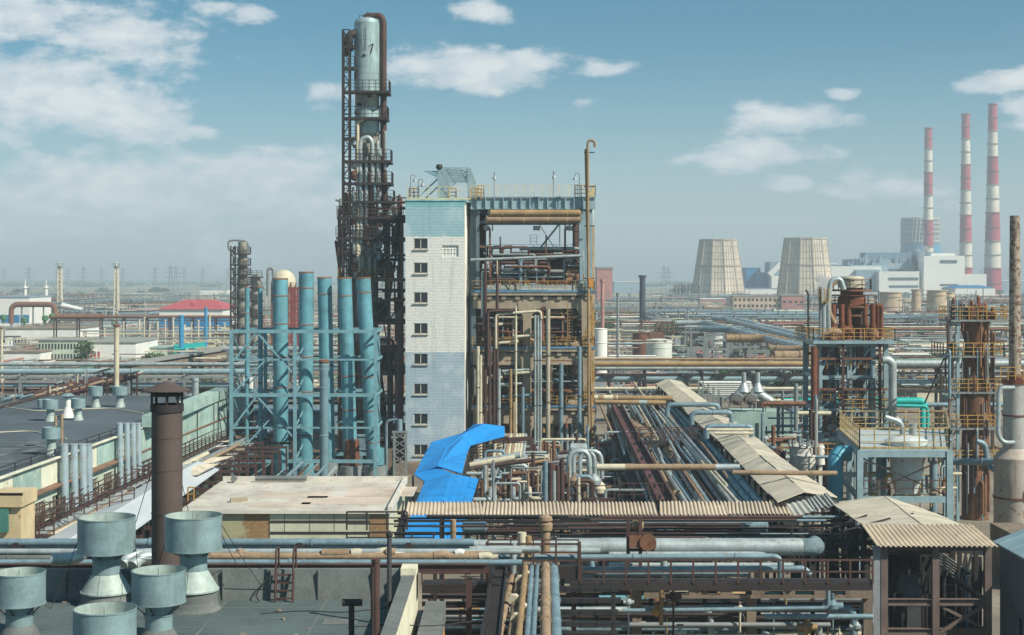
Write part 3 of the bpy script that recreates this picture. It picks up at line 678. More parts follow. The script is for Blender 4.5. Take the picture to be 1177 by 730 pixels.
for i in range(150):
    y = r5.uniform(71.5, 92); v = r5.uniform(676, 735) ; u0 = r5.uniform(485, 900); u1 = u0 + r5.uniform(60, 320); u1 = min(u1, 1000)
    m = r5.choice((bluepipe, silver, dkbrown, ochre, creampipe, teal, grey, brown)); z = Z(v, y)
    pts = [(X(u0, y), y, z), (X(u1, y), y, z)]
    if r5.random() < .6: pts.append((X(u1, y), y, z - r5.uniform(.6, 3)))
    if r5.random() < .4: pts.insert(0, (X(u0, y), y, z + r5.uniform(-1.5, 1)))
    pipe_thing('shaded ~ pipe on lower levels of the front pipe rack', pts, r5.choice((.06, .09, .12, .17)), m, 'pipes on the lower levels of the front rack', 'pipe', 8)
pipe_thing('slim blue grey pipe with yellow valve crossing low at bottom right', [(X(716, 71), 71, Z(702, 71)), (X(952, 71), 71, Z(699, 71)), (X(952, 71), 71, Z(674, 71))], .1, bluepipe, G2)
pipe_thing('blue pipe crossing the bottom right under the pierced beam', [(X(880, 70.5), 70.5, Z(706, 71)), (X(1003, 70.5), 70.5, Z(706, 71))], .13, bluepipe, G2)
pipe_thing('yellowish drop pipe through long brown walkway', [(X(760, 70.6), 70.6, Z(672, 71)), (X(760, 70.6), 70.6, Z(716, 71))], .1, ochre, G2)
t = thing('gate_valve', 'yellow gate valve on the slim pipe at bottom right', 'valve', (X(755, 70.8), 70.8, Z(702, 71)))
b = MB(); b.lathe(X(755, 70.8), 70.8, [(.12, Z(707, 71)), (.22, Z(704, 71)), (.22, Z(700, 71)), (.08, Z(696, 71)), (.08, Z(693, 71))], 12); b.build('body', yellow, t)
b = MB(); b.ring(X(755, 70.8), 70.8, Z(693, 71), .18, .05, .04, 16); b.build('handwheel', brown, t)

for i in range(34):
    y = r5.uniform(70.2, 80); u = r5.uniform(720, 995); z = Z(r5.uniform(690, 732), y); x = X(u, y); m = r5.choice((ochre, rusty, silver, brown, creampipe, bluepipe)); rr = r5.uniform(.1, .2)
    t = thing('valve', tint('small ~ handwheel valve on lower levels of front rack', m), 'valve', (x, y, z), 'handwheel valves low on the front rack'); b = MB(); b.lathe(x, y, [(rr*.7, z), (rr*1.5, z + rr), (rr*1.5, z + rr*2), (rr*.5, z + rr*3), (rr*.4, z + rr*4.4)], 10); b.tube((x - rr*2.4, y, z + rr*1.5), (x + rr*2.4, y, z + rr*1.5), rr*.9, 8); b.tube((x, y, 0), (x, y, z), .05, 6); b.build('body', m, t)
    b = MB(); b.ring(x, y, z + rr*4.2, rr*1.2, .03, .03, 12); b.beam((x - rr*1.2, y, z + rr*4.2), (x + rr*1.2, y, z + rr*4.2), .03); b.build('handwheel', brown, t)
# pipes running towards the viewer
G3 = 'pipes running towards the viewer at bottom centre'
def fwd(label, u, v0, v1, Y0, r, m, n=12):
    z = Z(v0, Y0); Y1 = YZ(v1, z); return pipe_thing(label, [(X(u[0], Y0), Y0, z), (X(u[1], Y1), Y1, z)], r, m, G3, 'pipe', n)
fwd('tan lagged pipe, leftmost of those running towards viewer', (589, 566), 664, 760, 69, .17, tan)
fwd('tan lagged pipe with white joints running towards viewer', (597, 583), 660, 760, 69, .15, tan)
fwd('ochre lagged pipe beside the two blue pipes running towards viewer', (604, 593), 652, 760, 69, .13, ochre)
fwd('thin blue pipe, left of the pair running towards viewer', (611, 604), 650, 760, 70, .12, bluepipe)
fwd('thin blue pipe, right of the pair running towards viewer', (618, 611), 650, 760, 70, .11, bluepipe)
fwd('fat brown lagged pipe running towards viewer', (627, 627), 648, 760, 70, .2, tan)
fwd('fat blue grey pipe, rightmost of those running towards viewer', (636, 640), 652, 760, 70, .22, bluepipe)
pipe_thing('silver pipe bent down from the raised walkway, bottom centre', [(X(590.5, 69.2), 69.2, Z(625, 69)), (X(590, 69.2), 69.2, Z(672, 69)), (X(586, 68), 68, Z(676, 68))], .13, silver, G3)
rw = random.Random(11)
for i in range(10):
    u, v = rw.choice(((597, 668), (603, 662), (626, 708), (590, 690), (586, 700), (600, 700), (594, 712))); Y = YZ(v, Z(656, 69)); b = MB(); xx = X(u + rw.uniform(-2, 2), Y); z = Z(v, Y) + .03
    b.pipe([(xx - .02, Y - .1, z), (xx, Y + .1, z + .01), (xx + .02, Y + .3, z)], .2, 10); single('joint_wrap', 'white wrapped joint on the lagged pipes running towards viewer', 'pipe joint', b, creampipe, 'white wrapped joints')
# cable tray
t = thing('cable_tray', 'dark sloping cable tray full of cables at bottom centre', 'cable tray', (X(560, 66), 66, 6))
zt_ = Z(655, 69); b = MB()
Y1 = YZ(755, zt_)
for du in (0, 19): b.beam((X(567 + du*.8, 69), 69, zt_), (X(549 + du*1.2, Y1), Y1, zt_), .08, .3)
for k in range(26):
    f = k/26; Y = 69 + (Y1 - 69)*f; xa = X(567, 69) + (X(549, Y1) - X(567, 69))*f; xb = X(567 + 15, 69) + (X(549 + 23, Y1) - X(567 + 15, 69))*f; b.beam((xa, Y, zt_ - .1), (xb, Y, zt_ - .1), .06)
b.build('tray', black, t)
b = MB()
for k in range(9):
    f = (k + .7)/9.5; b.tube((X(567 + 15*f, 69), 69, zt_ - .02), (X(549 + 23*f, Y1), Y1, zt_ - .02), .035, 6)
b.build('cable', dkbrown, t)
# ladder like stack of dark channel beams right of the pipes
for k, (v, y) in enumerate(((677, 68), (690, 67), (704, 66), (717, 65), (729, 64))):
    b = MB(); z = Z(v, y); x0, x1 = X(641, y), X(711 + 3*(k % 2), y)
    b.box(x0, x1, y, y + .35, z, z + .04); b.box(x0, x1, y - .02, y, z - .13, z + .06); b.box(x0, x1, y + .35, y + .37, z - .06, z + .06)
    for i in range(4): xx = x0 + (x1 - x0)*(i + .5)/4; b.box(xx - .02, xx + .02, y - .05, y - .02, z - .14, z + .08)
    single('channel_beam', 'dark steel channel walkway stepped behind the lowest pipes', 'steel beam', b, black, 'stack of dark channel beams at bottom centre')
for k, u in enumerate((642, 708)):
    b = MB(); b.beam((X(u, 67), 68.8, 0), (X(u, 67), 68.8, Z(672, 68)), .2); single('rack_post', 'dark post carrying stacked channel beams at bottom centre', 'post', b, dkbrown, 'posts under the stacked channel beams')

# ------------------------------------------------------------------ corrugated canopy strip with its frame
YC = 94.0
t = thing('canopy_rack', 'tan corrugated canopy strip on black steel rack across the lower centre', 'canopy', (X(690, YC), YC, 0))
def sheet(u0, u1, v0=577, v1=592, tilt=0):
    b = MB(); Yt = YC + 1.3; zt2, zb2 = Z(v0, Yt), Z(v1, YC - 1.1)
    b.corr((X(u0, Yt), Yt, zt2), (X(u1, Yt), Yt, zt2 + tilt), (X(u1, YC) + .1, YC - 1.1, zb2 + tilt), (X(u0, YC) - .1, YC - 1.1, zb2), max(2, int((u1 - u0)/4.15)), .07); return b
sheet(468.5, 555).build('roof_sheet', corrt, t); sheet(555.4, 656, 577, 592.4).build('roof_sheet', corrt, t); sheet(656.5, 753, 577.2, 592).build('roof_sheet', corrt, t)
sheet(758, 836, 576.5, 592).build('roof_sheet', corrt, t); sheet(836.5, 905, 576.5, 591).build('roof_sheet', corrt, t)
for u0, v0, u1, v1, rz in ((906, 590, 930, 581, 0), (930, 584, 944, 575, 0), (941, 582, 953, 573, 0)):
    b = MB(); Y = YC - .4; b.corr((X(u0, Y), Y + .8, Z(v0 - 8, Y)), (X(u1, Y), Y + .8, Z(v1 - 5, Y)), (X(u1 + 6, Y), Y - .6, Z(v1 + 4, Y)), (X(u0 + 4, Y), Y - .6, Z(v0 + 3, Y)), 4, .06); b.build('loose_sheet', paint('pale_corrugated', (168, 168, 160), .8, 0, .2), t)
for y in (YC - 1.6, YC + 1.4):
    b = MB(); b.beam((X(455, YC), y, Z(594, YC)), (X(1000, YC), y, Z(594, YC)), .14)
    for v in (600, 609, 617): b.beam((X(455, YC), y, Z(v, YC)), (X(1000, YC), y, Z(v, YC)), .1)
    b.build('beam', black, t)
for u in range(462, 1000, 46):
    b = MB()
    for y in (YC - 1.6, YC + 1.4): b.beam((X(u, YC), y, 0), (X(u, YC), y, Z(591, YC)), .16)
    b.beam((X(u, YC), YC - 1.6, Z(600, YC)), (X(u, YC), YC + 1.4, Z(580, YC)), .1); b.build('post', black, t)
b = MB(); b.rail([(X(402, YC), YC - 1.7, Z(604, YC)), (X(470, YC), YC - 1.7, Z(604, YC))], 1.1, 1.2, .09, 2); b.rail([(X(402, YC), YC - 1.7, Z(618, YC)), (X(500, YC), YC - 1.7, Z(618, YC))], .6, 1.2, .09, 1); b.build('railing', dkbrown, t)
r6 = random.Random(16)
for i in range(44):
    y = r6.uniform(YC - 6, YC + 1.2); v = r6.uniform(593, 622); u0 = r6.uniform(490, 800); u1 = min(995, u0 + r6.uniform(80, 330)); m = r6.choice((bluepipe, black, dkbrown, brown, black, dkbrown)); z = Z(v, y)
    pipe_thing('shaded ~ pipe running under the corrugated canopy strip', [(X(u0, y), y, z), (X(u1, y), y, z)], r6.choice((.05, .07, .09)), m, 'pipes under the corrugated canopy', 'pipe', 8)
t = thing('small_vessel', 'blue grey drum lying under the corrugated canopy, left', 'drum', (X(545, 90), 90, Z(606, 90)))
b = MB(); b.hcyl((X(533, 90), 90, Z(606, 90)), (X(558, 90), 90, Z(606, 90)), .32); b.build('shell', bluepipe, t)
t = thing('small_vessel', 'blue grey drum lying under the corrugated canopy, right', 'drum', (X(868, 90), 90, Z(604, 90)))
b = MB(); b.hcyl((X(856, 90), 90, Z(604, 90)), (X(880, 90), 90, Z(604, 90)), .42); b.build('shell', bluepipe, t)

# ------------------------------------------------------------------ conveyor gallery hut, bottom right
hutp = paint('hut_steel', (104, 90, 84), .75, 0, .2, .25, (96, 64, 48), 1.2, .2)
YH = 75.0; xl, xr2 = X(1003, YH), X(1141, YH); ze = Z(626, YH)
t = thing('transfer_hut', 'open brown steel hut with pale sheet roof at the bottom right', 'hut', ((xl + xr2)/2, YH, 0))
for x in (xl + .55, X(1075, YH), xr2 - .25):
    b = MB(); b.ibeam((x, YH, 0), (x, YH, ze - .1), .34, .3); b.build('post', hutp, t)
for x in (xl + .55, xr2 - .25, X(1075, YH)):
    b = MB(); b.ibeam((x, YH + 6, 0), (x, YH + 6, ze - .1), .25, .25); b.build('post', dkbrown, t)
b = MB()
for v in (629, 692, 726): b.ibeam((xl + .3, YH + .02, Z(v, YH)), (xr2 - .1, YH + .02, Z(v, YH)), .25, .32)
for v in (629, 692): b.ibeam((xr2 - .25, YH, Z(v, YH)), (xr2 - .25, YH + 6, Z(v, YH)), .2, .25)
b.ibeam((xl + .5, YH + 6, Z(660, YH)), (xr2, YH + 6, Z(660, YH)), .2, .25)
b.build('beam', hutp, t)
b = MB(); c0 = X(1078, YH); c1 = xr2 - .3
b.beam((c0, YH + .05, Z(695, YH)), (c1, YH + .05, Z(724, YH)), .13); b.beam((c0, YH - .02, Z(728, YH)), (c1, YH - .02, Z(694, YH)), .16); b.build('brace', hutp, t)
b = MB(); b.box(xl, xl + .5, YH - .12, YH - .06, 0, ze); b.build('side_cladding', plantgrey if False else paint('hut_cladding', (134, 138, 140), .7, 0, .12, .08, (110, 100, 92), .6), t)
b = MB(); yy0 = YH - .6; b.corr((X(1000, YH) - .1, YH + 1.4, Z(610.5, YH) + .1), (X(1128, YH), YH + 1.4, Z(610.5, YH) + .1), (xr2 + .1, yy0, ze + .02), (X(1005, YH), yy0, ze + .02), 24, .06); b.build('roof_sheet', corrt, t)
ridge0 = P(1074, 571.5, 92); ridge1 = P(1112, 603, 77.5)
b = MB()
def sheets(bm, a, bb, c, d, n, lift=.03):
    a, bb, c, d = map(Vector, (a, bb, c, d))
    for i in range(n):
        f0, f1 = i/n - .012, (i + 1)/n; o = Vector((0, 0, lift*(i % 2))); bm.slab([a.lerp(bb, f0) + o, a.lerp(bb, f1) + o, d.lerp(c, f1) + o, d.lerp(c, f0) + o], .05)
HLf = P(955, 578, 96); HL0 = P(1004, 612, 76)
sheets(b, P(1016, 570.5, 96), P(1062, 606, 77), HL0, HLf, 4); b.build('roof_sheet', slate, t)
b = MB(); sheets(b, P(1017, 570, 96), P(1062, 605, 77), P(1126, 611, 77), P(1062, 585, 96), 4); b.build('roof_sheet', slate, t)
b = MB(); b.cbox(P(1078, 607.5, 76.5), 1.9, .5, .04, .1); b.cbox(P(1090, 609.5, 76.3), 2.0, .3, .04, -.15); b.build('loose_board', white, t)
b = MB()
for k in range(8): f = k/7; p = P(1016, 571, 96).lerp(P(1062, 606, 77), f); q = HLf.lerp(HL0, f); s = P(1062, 585, 96).lerp(P(1126, 611, 77), f); b.beam(p - V(0, 0, .16), q - V(0, 0, .16), .1); b.beam(p - V(0, 0, .16), s - V(0, 0, .16), .1)
b.build('rafter', dkbrown, t)
for k in range(5):
    f = k/4; q = HLf.lerp(HL0, f); s = P(1062, 585, 96).lerp(P(1126, 611, 77), f); b = MB(); b.beam((q.x + .2, q.y, 0), (q.x + .2, q.y, q.z - .2), .2); b.beam((s.x - .2, s.y, 0), (s.x - .2, s.y, s.z - .2), .2); b.beam((q.x + .2, q.y, 2), (q.x + .2, q.y + 3.5, q.z - .4), .12); b.build('post', dkbrown, t)
t = thing('conveyor_drum', 'large dark belt pulley drum inside the open brown hut', 'conveyor', (X(1042, 78), 78, 0))
b = MB(); zc = Z(680, 78); b.tube((X(1034, 78), 77.5, zc), (X(1034, 78) + .7, 77.5, zc), .95, 28); b.build('drum', paint('belt_rubber', (84, 84, 86), .6, 0, .25), t)
b = MB(); b.box(X(1034, 78), X(1034, 78) + .7, 76.5, 76.62, 0, zc); b.build('belt', paint('belt_side', (66, 68, 72), .7, 0, .3), t)
b = MB(); b.beam((X(1030, 78), 77.5, 0), (X(1030, 78), 77.5, zc), .25); b.beam((X(1050, 78) + .6, 77.5, 0), (X(1050, 78) + .6, 77.5, zc), .25); b.build('stand', dkbrown, t)
t = thing('access_ladder', 'steel stair ladder inside the open brown hut', 'ladder', (X(1092, 78), 78, 0))
b = MB(); b.ladder((X(1088, 78), 78, 0), (X(1094, 80), 80, Z(668, 80)), .7, (1, 0, 0), .06, .4); b.build('frame', grey, t)
t = thing('access_ladder', 'thin caged ladder behind the belt pulley in the hut', 'ladder', (X(1060, 80), 80, 0))
b = MB(); b.ladder((X(1060, 80), 80, 0), (X(1060, 80), 80, Z(645, 80)), .6, (1, 0, 0), .05, .35); b.build('frame', black, t)
pipe_thing('blue hose hanging down inside the open brown hut', [(X(1111, 79), 79, Z(664, 79)), (X(1112, 79), 79, Z(690, 79)), (X(1111, 79), 79, 0)], .06, bluebuild, None, 'hose', 8, 'hose')
b = MB(); b.corr(P(1066, 640, 80), P(1084, 636, 80), P(1118, 660, 80), P(1098, 664, 80), 5, .06); single('loose_sheet', 'bent pale sheet hanging inside the open brown hut', 'metal sheet', b, grey)
b = MB(); b.box(X(1098, 84), X(1122, 84), 84, 87, 0, Z(662, 84)); b.box(X(1060, 84), X(1082, 84), 84.5, 87, 0, Z(640, 84)); single('machine_casing', 'dark machine casing at the back of the open brown hut', 'machine', b, black)
t = thing('shade_screen', 'added dark screen standing in for shade at back of the open brown hut', 'screen', (X(1075, 86), 86.5, 0))  # added dark sheet, its colour imitates the shade inside the hut
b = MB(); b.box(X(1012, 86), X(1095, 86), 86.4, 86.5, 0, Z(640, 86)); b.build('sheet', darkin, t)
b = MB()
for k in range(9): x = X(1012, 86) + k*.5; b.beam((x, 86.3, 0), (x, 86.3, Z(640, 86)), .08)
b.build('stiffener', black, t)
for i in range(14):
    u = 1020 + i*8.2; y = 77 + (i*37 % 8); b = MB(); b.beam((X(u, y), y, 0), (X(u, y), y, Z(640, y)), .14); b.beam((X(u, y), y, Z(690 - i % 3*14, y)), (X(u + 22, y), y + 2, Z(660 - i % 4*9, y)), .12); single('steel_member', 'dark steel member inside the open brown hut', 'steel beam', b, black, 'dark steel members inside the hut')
# inner frames between canopy and hut
r8 = random.Random(18)
for i in range(64):
    y = r8.uniform(80, 98); u = r8.uniform(905, 1010); b = MB(); v0 = r8.uniform(600, 640); z = Z(v0, y)
    if r8.random() < .5: b.beam((X(u, y), y, 0), (X(u, y), y, z), r8.choice((.1, .16)))
    else: b.beam((X(u, y), y, z), (X(u, y) + r8.uniform(1.5, 4), y + r8.uniform(-2, 3), z + r8.uniform(-2.5, 1)), r8.choice((.08, .13)))
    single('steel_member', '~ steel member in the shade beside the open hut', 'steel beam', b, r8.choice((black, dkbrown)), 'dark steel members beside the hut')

# ------------------------------------------------------------------ gabled shed at the right edge
t = thing('metal_shed', 'blue grey metal shed with sloping sheet roof at right edge', 'shed', (26, 66, 0))
ye = 70; xe = X(1143, ye); zev = Z(634, ye)
b = MB(); b.quad((xe - .3, 78, Z(612, 78) - .3), (xe - .3, 40, zev - .2), (xe + 8, 40, zev + 3), (xe + 8, 78, zev + 3.2)); b2 = MB()
b2.slab([(X(1141, 79), 79, Z(622, 79)), (X(1141, 79), 30, Z(622, 79)), (X(1141, 79) + 9, 30, Z(622, 79) + 3.6), (X(1141, 79) + 9, 79, Z(622, 79) + 3.6)], .1)
for k in range(30): y = 31 + k*1.62; b2.beam((X(1141, 79), y, Z(622, 79) + .03), (X(1141, 79) + 9, y, Z(622, 79) + 3.63), .06, .05)
b2.build('roof', paint('shed_roof', (138, 164, 172), .6, .1, .1), t)
b = MB(); xw = X(1141, 79) + .25; zt2 = Z(622, 79)
b.add([(xw, 78.6, 0), (xw + 8, 78.6, 0), (xw + 8, 78.6, zt2 + 3.3), (xw, 78.6, zt2)], [(0, 1, 2, 3)])
hs = [(78.6 - y - 1.6, 78.6 - y, zt2 - 4.9, zt2 - 3.2) for y in (74.5, 71, 67.5, 64, 60.5, 57)]
b.wall((xw, 78.6, 0), (0, -1, 0), 45, zt2, hs, .15, (1, 0, 0)); b.build('wall', paint('shed_wall', (118, 126, 130), .8, 0, .14), t)
for h0 in hs:
    b = MB(); b.quad((xw + .13, 78.6 - h0[0], h0[2]), (xw + .13, 78.6 - h0[1], h0[2]), (xw + .13, 78.6 - h0[1], h0[3]), (xw + .13, 78.6 - h0[0], h0[3])); w = b.build('window', winglass, t)
    b = MB(); 
    for k in range(3): y = 78.6 - h0[0] - 1.6*k/2; b.beam((xw + .1, y, h0[2]), (xw + .1, y, h0[3]), .07)
    b.build('frame', plantgrey, w)
# ------------------------------------------------------------------ brick building with pale roof
def window(parent, o, ax, w, h, nv=1, nh=0, reveal=.15, inward=(0,1,0), sill=True, frame=winframe, glassm=winglass):
    """window set in an opening w x h whose lower left corner is o: frame bars, one pane, sill"""
    o, ax, inw = Vector(o), Vector(ax), Vector(inward); up = Vector((0,0,1)); p = o + inw*(reveal*.7)
    b = MB(); t = min(.09, w*.08)
    for x in [t/2, w - t/2] + [w*(i+1)/(nv+1) for i in range(nv)]: b.beam(p + ax*x, p + ax*x + up*h, t)
    for z in [t/2, h - t/2] + [h*(i+1)/(nh+1) for i in range(nh)]: b.beam(p + up*z, p + ax*w + up*z, t)
    wd = b.build('window', frame, parent)
    q = p + inw*.02; b = MB(); b.quad(q, q + ax*w, q + ax*w + up*h, q + up*h); b.build('pane', glassm, wd)
    if sill: b = MB(); b.beam(o - inw*.06 - ax*.1 - up*.06, o - inw*.06 + ax*(w + .1) - up*.06, .22, .09); b.build('sill', frame, wd)
    return wd
brickm = masonry('yellow_brick', (166, 134, 98), (150, 146, 120), .28, .09, .3, None, .2, patch=(168, 172, 140))
yf, ybk, zr = YZ(587, 6.0), YZ(553, 6.0), 6.0
xa, xb, xc = X(212, yf), X(310, yf), X(447.5, yf)
t = thing('brick_building', 'low brick and panel building with pale stained flat roof, left of centre', 'building', ((xa + xc)/2, yf, 0))
b = MB(); b.wall((xa, yf, 0), (1,0,0), xb - xa, zr - .1, [], 0, (0,1,0)); b.quad((xa, yf, 0), (xa, ybk, 0), (xa, ybk, zr - .1), (xa, yf, zr - .1)); b.build('wall', brickm, t)
b = MB(); b.box(xb + .02, xc, yf - .06, ybk, 0, zr - .12); b.build('wall', paint('pale_panel', (188, 190, 166), .85, 0, .14, .2, (168, 160, 126), .4, .3, (130, 124, 100)), t)
b = MB()
for v in (599, 612): b.box(xb + .05, X(425, yf), yf - .1, yf - .06, Z(v, yf) - .1, Z(v, yf) + .06)
for u in (327, 356, 384): b.box(X(u, yf), X(u, yf) + .03, yf - .075, yf - .06, Z(612, yf), Z(590, yf))
b.build('panel_joint', dkbrown, t)
b = MB(); b.slab([(xa - .35, yf - .3, zr), (xc + .2, yf - .3, zr), (xc + .2, ybk + .2, zr), (xa - .35, ybk + .2, zr)], .14); b.build('roof', roofcon, t)
b = MB(); b.box(xa - .35, xc + .2, yf - .34, yf - .3, zr - .16, zr + .06); b.box(xa - .2, xc + .2, ybk - .1, ybk + .2, zr, zr + .35); b.box(xc - .1, xc + .2, yf - .2, ybk - .1, zr, zr + .3); b.build('coping', paint('pale_coping', (200, 194, 182), .85, 0, .12, .25, (120, 110, 100), .8), t)
b = MB(); b.tube((X(253, yf), ybk - .6, zr + .3), (X(345, yf) - 1.5, ybk - .6, zr + .3), .2, 12); b.tube((xb - 5, ybk - .6, zr + .32), (xb - 5, ybk - 1.2, zr + .32), .22, 10); b.build('gutter_duct', feltdk, t)
for u, v, s in ((271, 577, .35), (279, 576, .3)):
    q = G(u, v, zr); b = MB(); b.cbox((q.x, q.y, zr + s*.4), s*2.2, s*1.4, s*.8, .3); single('roof_block', 'small pale block lying on stained flat roof of brick building', 'block', b, concrete, 'blocks on the stained roof')
b = MB()
for u, v, sx, sy in ((300, 569, 5, 3), (350, 575, 6, 4), (290, 580, 4, 2), (400, 565, 5, 5)):
    q = G(u, v, zr); b.box(q.x, q.x + sx, q.y - sy*.5, q.y + sy*.5, zr + .004, zr + .01)
b.build('patch', paint('roof_patch', (190, 176, 160), .9, 0, .2, .3, (170, 142, 120), .3), t)
b = MB(); b.box(X(425, yf), xc - .02, yf - .09, yf - .06, 0, Z(592, yf)); b.build('pilaster', brickm, t)

# ------------------------------------------------------------------ teal chimneys in their frame
YT = 160.0
t = thing('lattice_framework', 'pale teal steel lattice frame bracing the row of teal chimneys', 'steel frame', (X(353, YT), YT, 0))
cols = [(271, YT), (345, YT), (436, YT - .5), (299, YT + 6), (357, YT + 6), (431, YT + 6)]
lev = [380, 412, 452, 489, 527, 548]
yF, yB = YT - 2.5, YT + 4
for y in (yF, yB):
    for u in ((271, 343, 434) if y == yF else (298, 352, 431)):
        b = MB(); b.ibeam((X(u, YT), y, 0), (X(u, YT), y, Z(379, YT)), .34, .34); b.build('post', tealdk, t)
    for v in lev:
        b = MB(); b.beam((X(270, YT), y, Z(v, YT)), (X(435, YT), y, Z(v, YT)), .26 if v in (380, 452, 527) else .16, .34 if v in (380, 452, 527) else .18); b.build('beam', tealdk, t)
for v in lev:
    b = MB()
    for u in (270, 345, 435): b.beam((X(u, YT), yF, Z(v, YT)), (X(u, YT), yB, Z(v, YT)), .2)
    b.build('beam', tealdk, t)
b = MB()
for (va, vb) in ((380, 452), (452, 527)):
    for y in (yF, yB):
        b.beam((X(271, YT), y, Z(vb - 36, YT)), (X(299, YT), y, Z(va + 2, YT)), .18); b.beam((X(299, YT), y, Z(va, YT)), (X(343, YT), y, Z(va + 50, YT)), .16); b.beam((X(271, YT), y, Z(vb, YT)), (X(312, YT), y, Z(va + 30, YT)), .16)
for vb, va in ((560, 527),): b.beam((X(271, YT), yF, Z(vb, YT)), (X(318, YT), yF, Z(va, YT)), .16); b.beam((X(318, YT), yF, Z(va, YT)), (X(343, YT), yF, Z(vb, YT)), .16)
for k, (va, vb) in enumerate(((380, 416), (416, 452), (452, 489), (489, 527), (527, 560))): b.beam((X(434, YT), yF, Z(va, YT)), (X(434, YT), yB, Z(vb, YT)), .14); b.beam((X(271, YT), yF, Z(va, YT)), (X(271, YT), yB, Z(vb, YT)), .14); b.beam((X(352 + 2, YT), yB, Z(va, YT)), (X(343, YT), yF, Z(vb, YT)), .12)
b.build('brace', tealdk, t)
def chimney(label, u_top, u_bot, vt, dpx, Y, m=teal, grp='teal chimneys in the lattice frame', bands=(345, 385, 430, 470, 510), rcap=1.0):
    r = dpx/2*Y/FPX; t = thing('chimney', label, 'chimney', (X(u_bot, Y), Y, 0), grp)
    top = Vector((X(u_top, Y), Y, Z(vt, Y))); bot = Vector((X(u_bot, Y), Y, 0)); b = MB(); b.tube(bot, top, r*.98, 28, r, caps=True); b.build('shaft', m, t)
    b = MB(); d = top - bot
    for v in bands:
        z = Z(v, Y)
        if z > top.z - .5: continue
        c = bot + d*(z/top.z); b.tube(c - d.normalized()*.05, c + d.normalized()*.05, r*1.05, 28)
    b.tube(top - d.normalized()*.12, top + d.normalized()*.02, r*1.04, 28); b.build('band', rusty if m is teal else m, t)
    b = MB(); b.tube(top + d.normalized()*.021, top + d.normalized()*.025, r*.93, 28); b.build('mouth', darkin, t)
    return t
chimney('thick teal chimney, leftmost of the five thick ones in the frame', 322, 323, 320, 17.5, YT, bands=(340, 372, 410, 445, 490))
chimney('thick teal chimney, tallest and second from the left in the frame', 352, 351, 312.5, 17, YT + 1, bands=(331, 373, 410, 450, 500))
chimney('thick teal chimney, middle of the five thick ones in the frame', 373, 378, 318.5, 16.5, YT + 1, bands=(338, 380, 420, 460))
chimney('thick teal chimney with rusty foot, second from the right in the frame', 396, 404, 319, 16.5, YT, bands=(340, 381, 432, 471, 505))
chimney('leaning teal chimney, rightmost in the frame', 417.5, 431, 319, 16.5, YT, bands=(336, 380, 433, 472, 508))
chimney('slim teal chimney, leftmost in the lattice frame', 284, 284, 329, 5.5, YT + 1, bands=(360, 400, 440, 480))
chimney('slim teal chimney, second from the left in the frame', 299, 300, 330, 5.5, YT + 1, bands=(360, 400, 440, 480))
chimney('short grey flue with rusty capped top in front of the frame', 372.5, 372.5, 418, 10, YT - 6, m=paint('grey_flue', (104, 130, 138), .6, .1, .15, .15, (120, 96, 78), .8), grp=None, bands=(424, 445, 500))
b = MB(); b.lathe(X(372.5, YT - 6), YT - 6, [(.42, Z(417.5, YT - 6)), (.52, Z(416.5, YT - 6)), (.52, Z(414, YT - 6)), (.2, Z(413, YT - 6))], 20); single('flue_hat', 'rusty cap on the short grey flue by the lattice frame', 'flue cap', b, rusty)
for u, v0, v1, r, m in ((404, 506, 534, .86, rust2), (432, 515, 534, .9, teal), (351, 530, 545, .95, teal), (378, 528, 546, 1.0, grey), (404, 535, 560, 1.2, grey), (431, 535, 560, 1.2, grey), (351, 545, 560, 1.1, grey), (323, 540, 560, 1.0, teal)):
    b = MB(); b.lathe(X(u, YT), YT, [(r, Z(v1, YT)), (r*.97, Z(v0, YT))], 24); single('chimney_sleeve', 'stout sleeve around foot of a teal chimney', 'chimney base', b, m, 'sleeves at the chimney feet')
for u, v, w, hh in ((414, 520, 1.9, 3.4), (425, 528, 1.5, 2.0), (336, 540, 1.2, 1.4), (386, 545, 1.6, 1.2)):
    b = MB(); y = YT + 6; b.box(X(u, y) - w/2, X(u, y) + w/2, y, y + w, Z(v, y) - hh/2, Z(v, y) + hh/2); b.box(X(u, y) - w*.6, X(u, y) + w*.6, y - .1, y + w, Z(v, y) + hh/2, Z(v, y) + hh/2 + .1); b.beam((X(u, y), y + .4, 0), (X(u, y), y + .4, Z(v, y) - hh/2), .3)
    single('fan_housing', 'blue grey fan box among the feet of teal chimneys', 'fan housing', b, bluepipe, 'fan boxes at the chimney feet')
b = MB(); b.box(X(262, YT), X(445, YT), YT + 8, YT + 9, 0, 2.8); single('low_wall', 'low dark wall behind the teal chimneys', 'wall', b, concdk)

# ------------------------------------------------------------------ white brick stair tower
YS = 170.4; x0, x1 = X(466, YS), X(534, YS); zt = Z(231, YS)
towm = masonry('painted_tower_brick', (172, 192, 204), (190, 192, 192), .42, .17, .1, [(Z(405, YS), (236, 234, 226)), (Z(272, YS), (158, 194, 202)), (Z(237.5, YS), (128, 188, 190))], .22, ms=.025)
t = thing('stair_tower', 'tall white brick stair tower with teal band on top and pale blue foot', 'tower', ((x0 + x1)/2, YS + 3, 0))
wv = [(280, 15), (308, 15), (342, 15), (377.5, 15), (412.5, 15), (447, 15), (481.5, 15), (517, 15)]
hol = []; W0, W1 = X(475.5, YS) - x0, X(491.5, YS) - x0
for v, h in wv: hol.append((W0, W1, Z(v + 6.5, YS), Z(v - 6, YS)))
hol.append((X(508, YS) - x0, X(527, YS) - x0, Z(295, YS), Z(282, YS)))
xk0, xk1, yk = X(470, YS + 6), X(541.5, YS + 6), YS + 6
b = MB(); b.wall((x0, YS, 0), (1,0,0), x1 - x0, zt, hol, .18, (0,1,0))
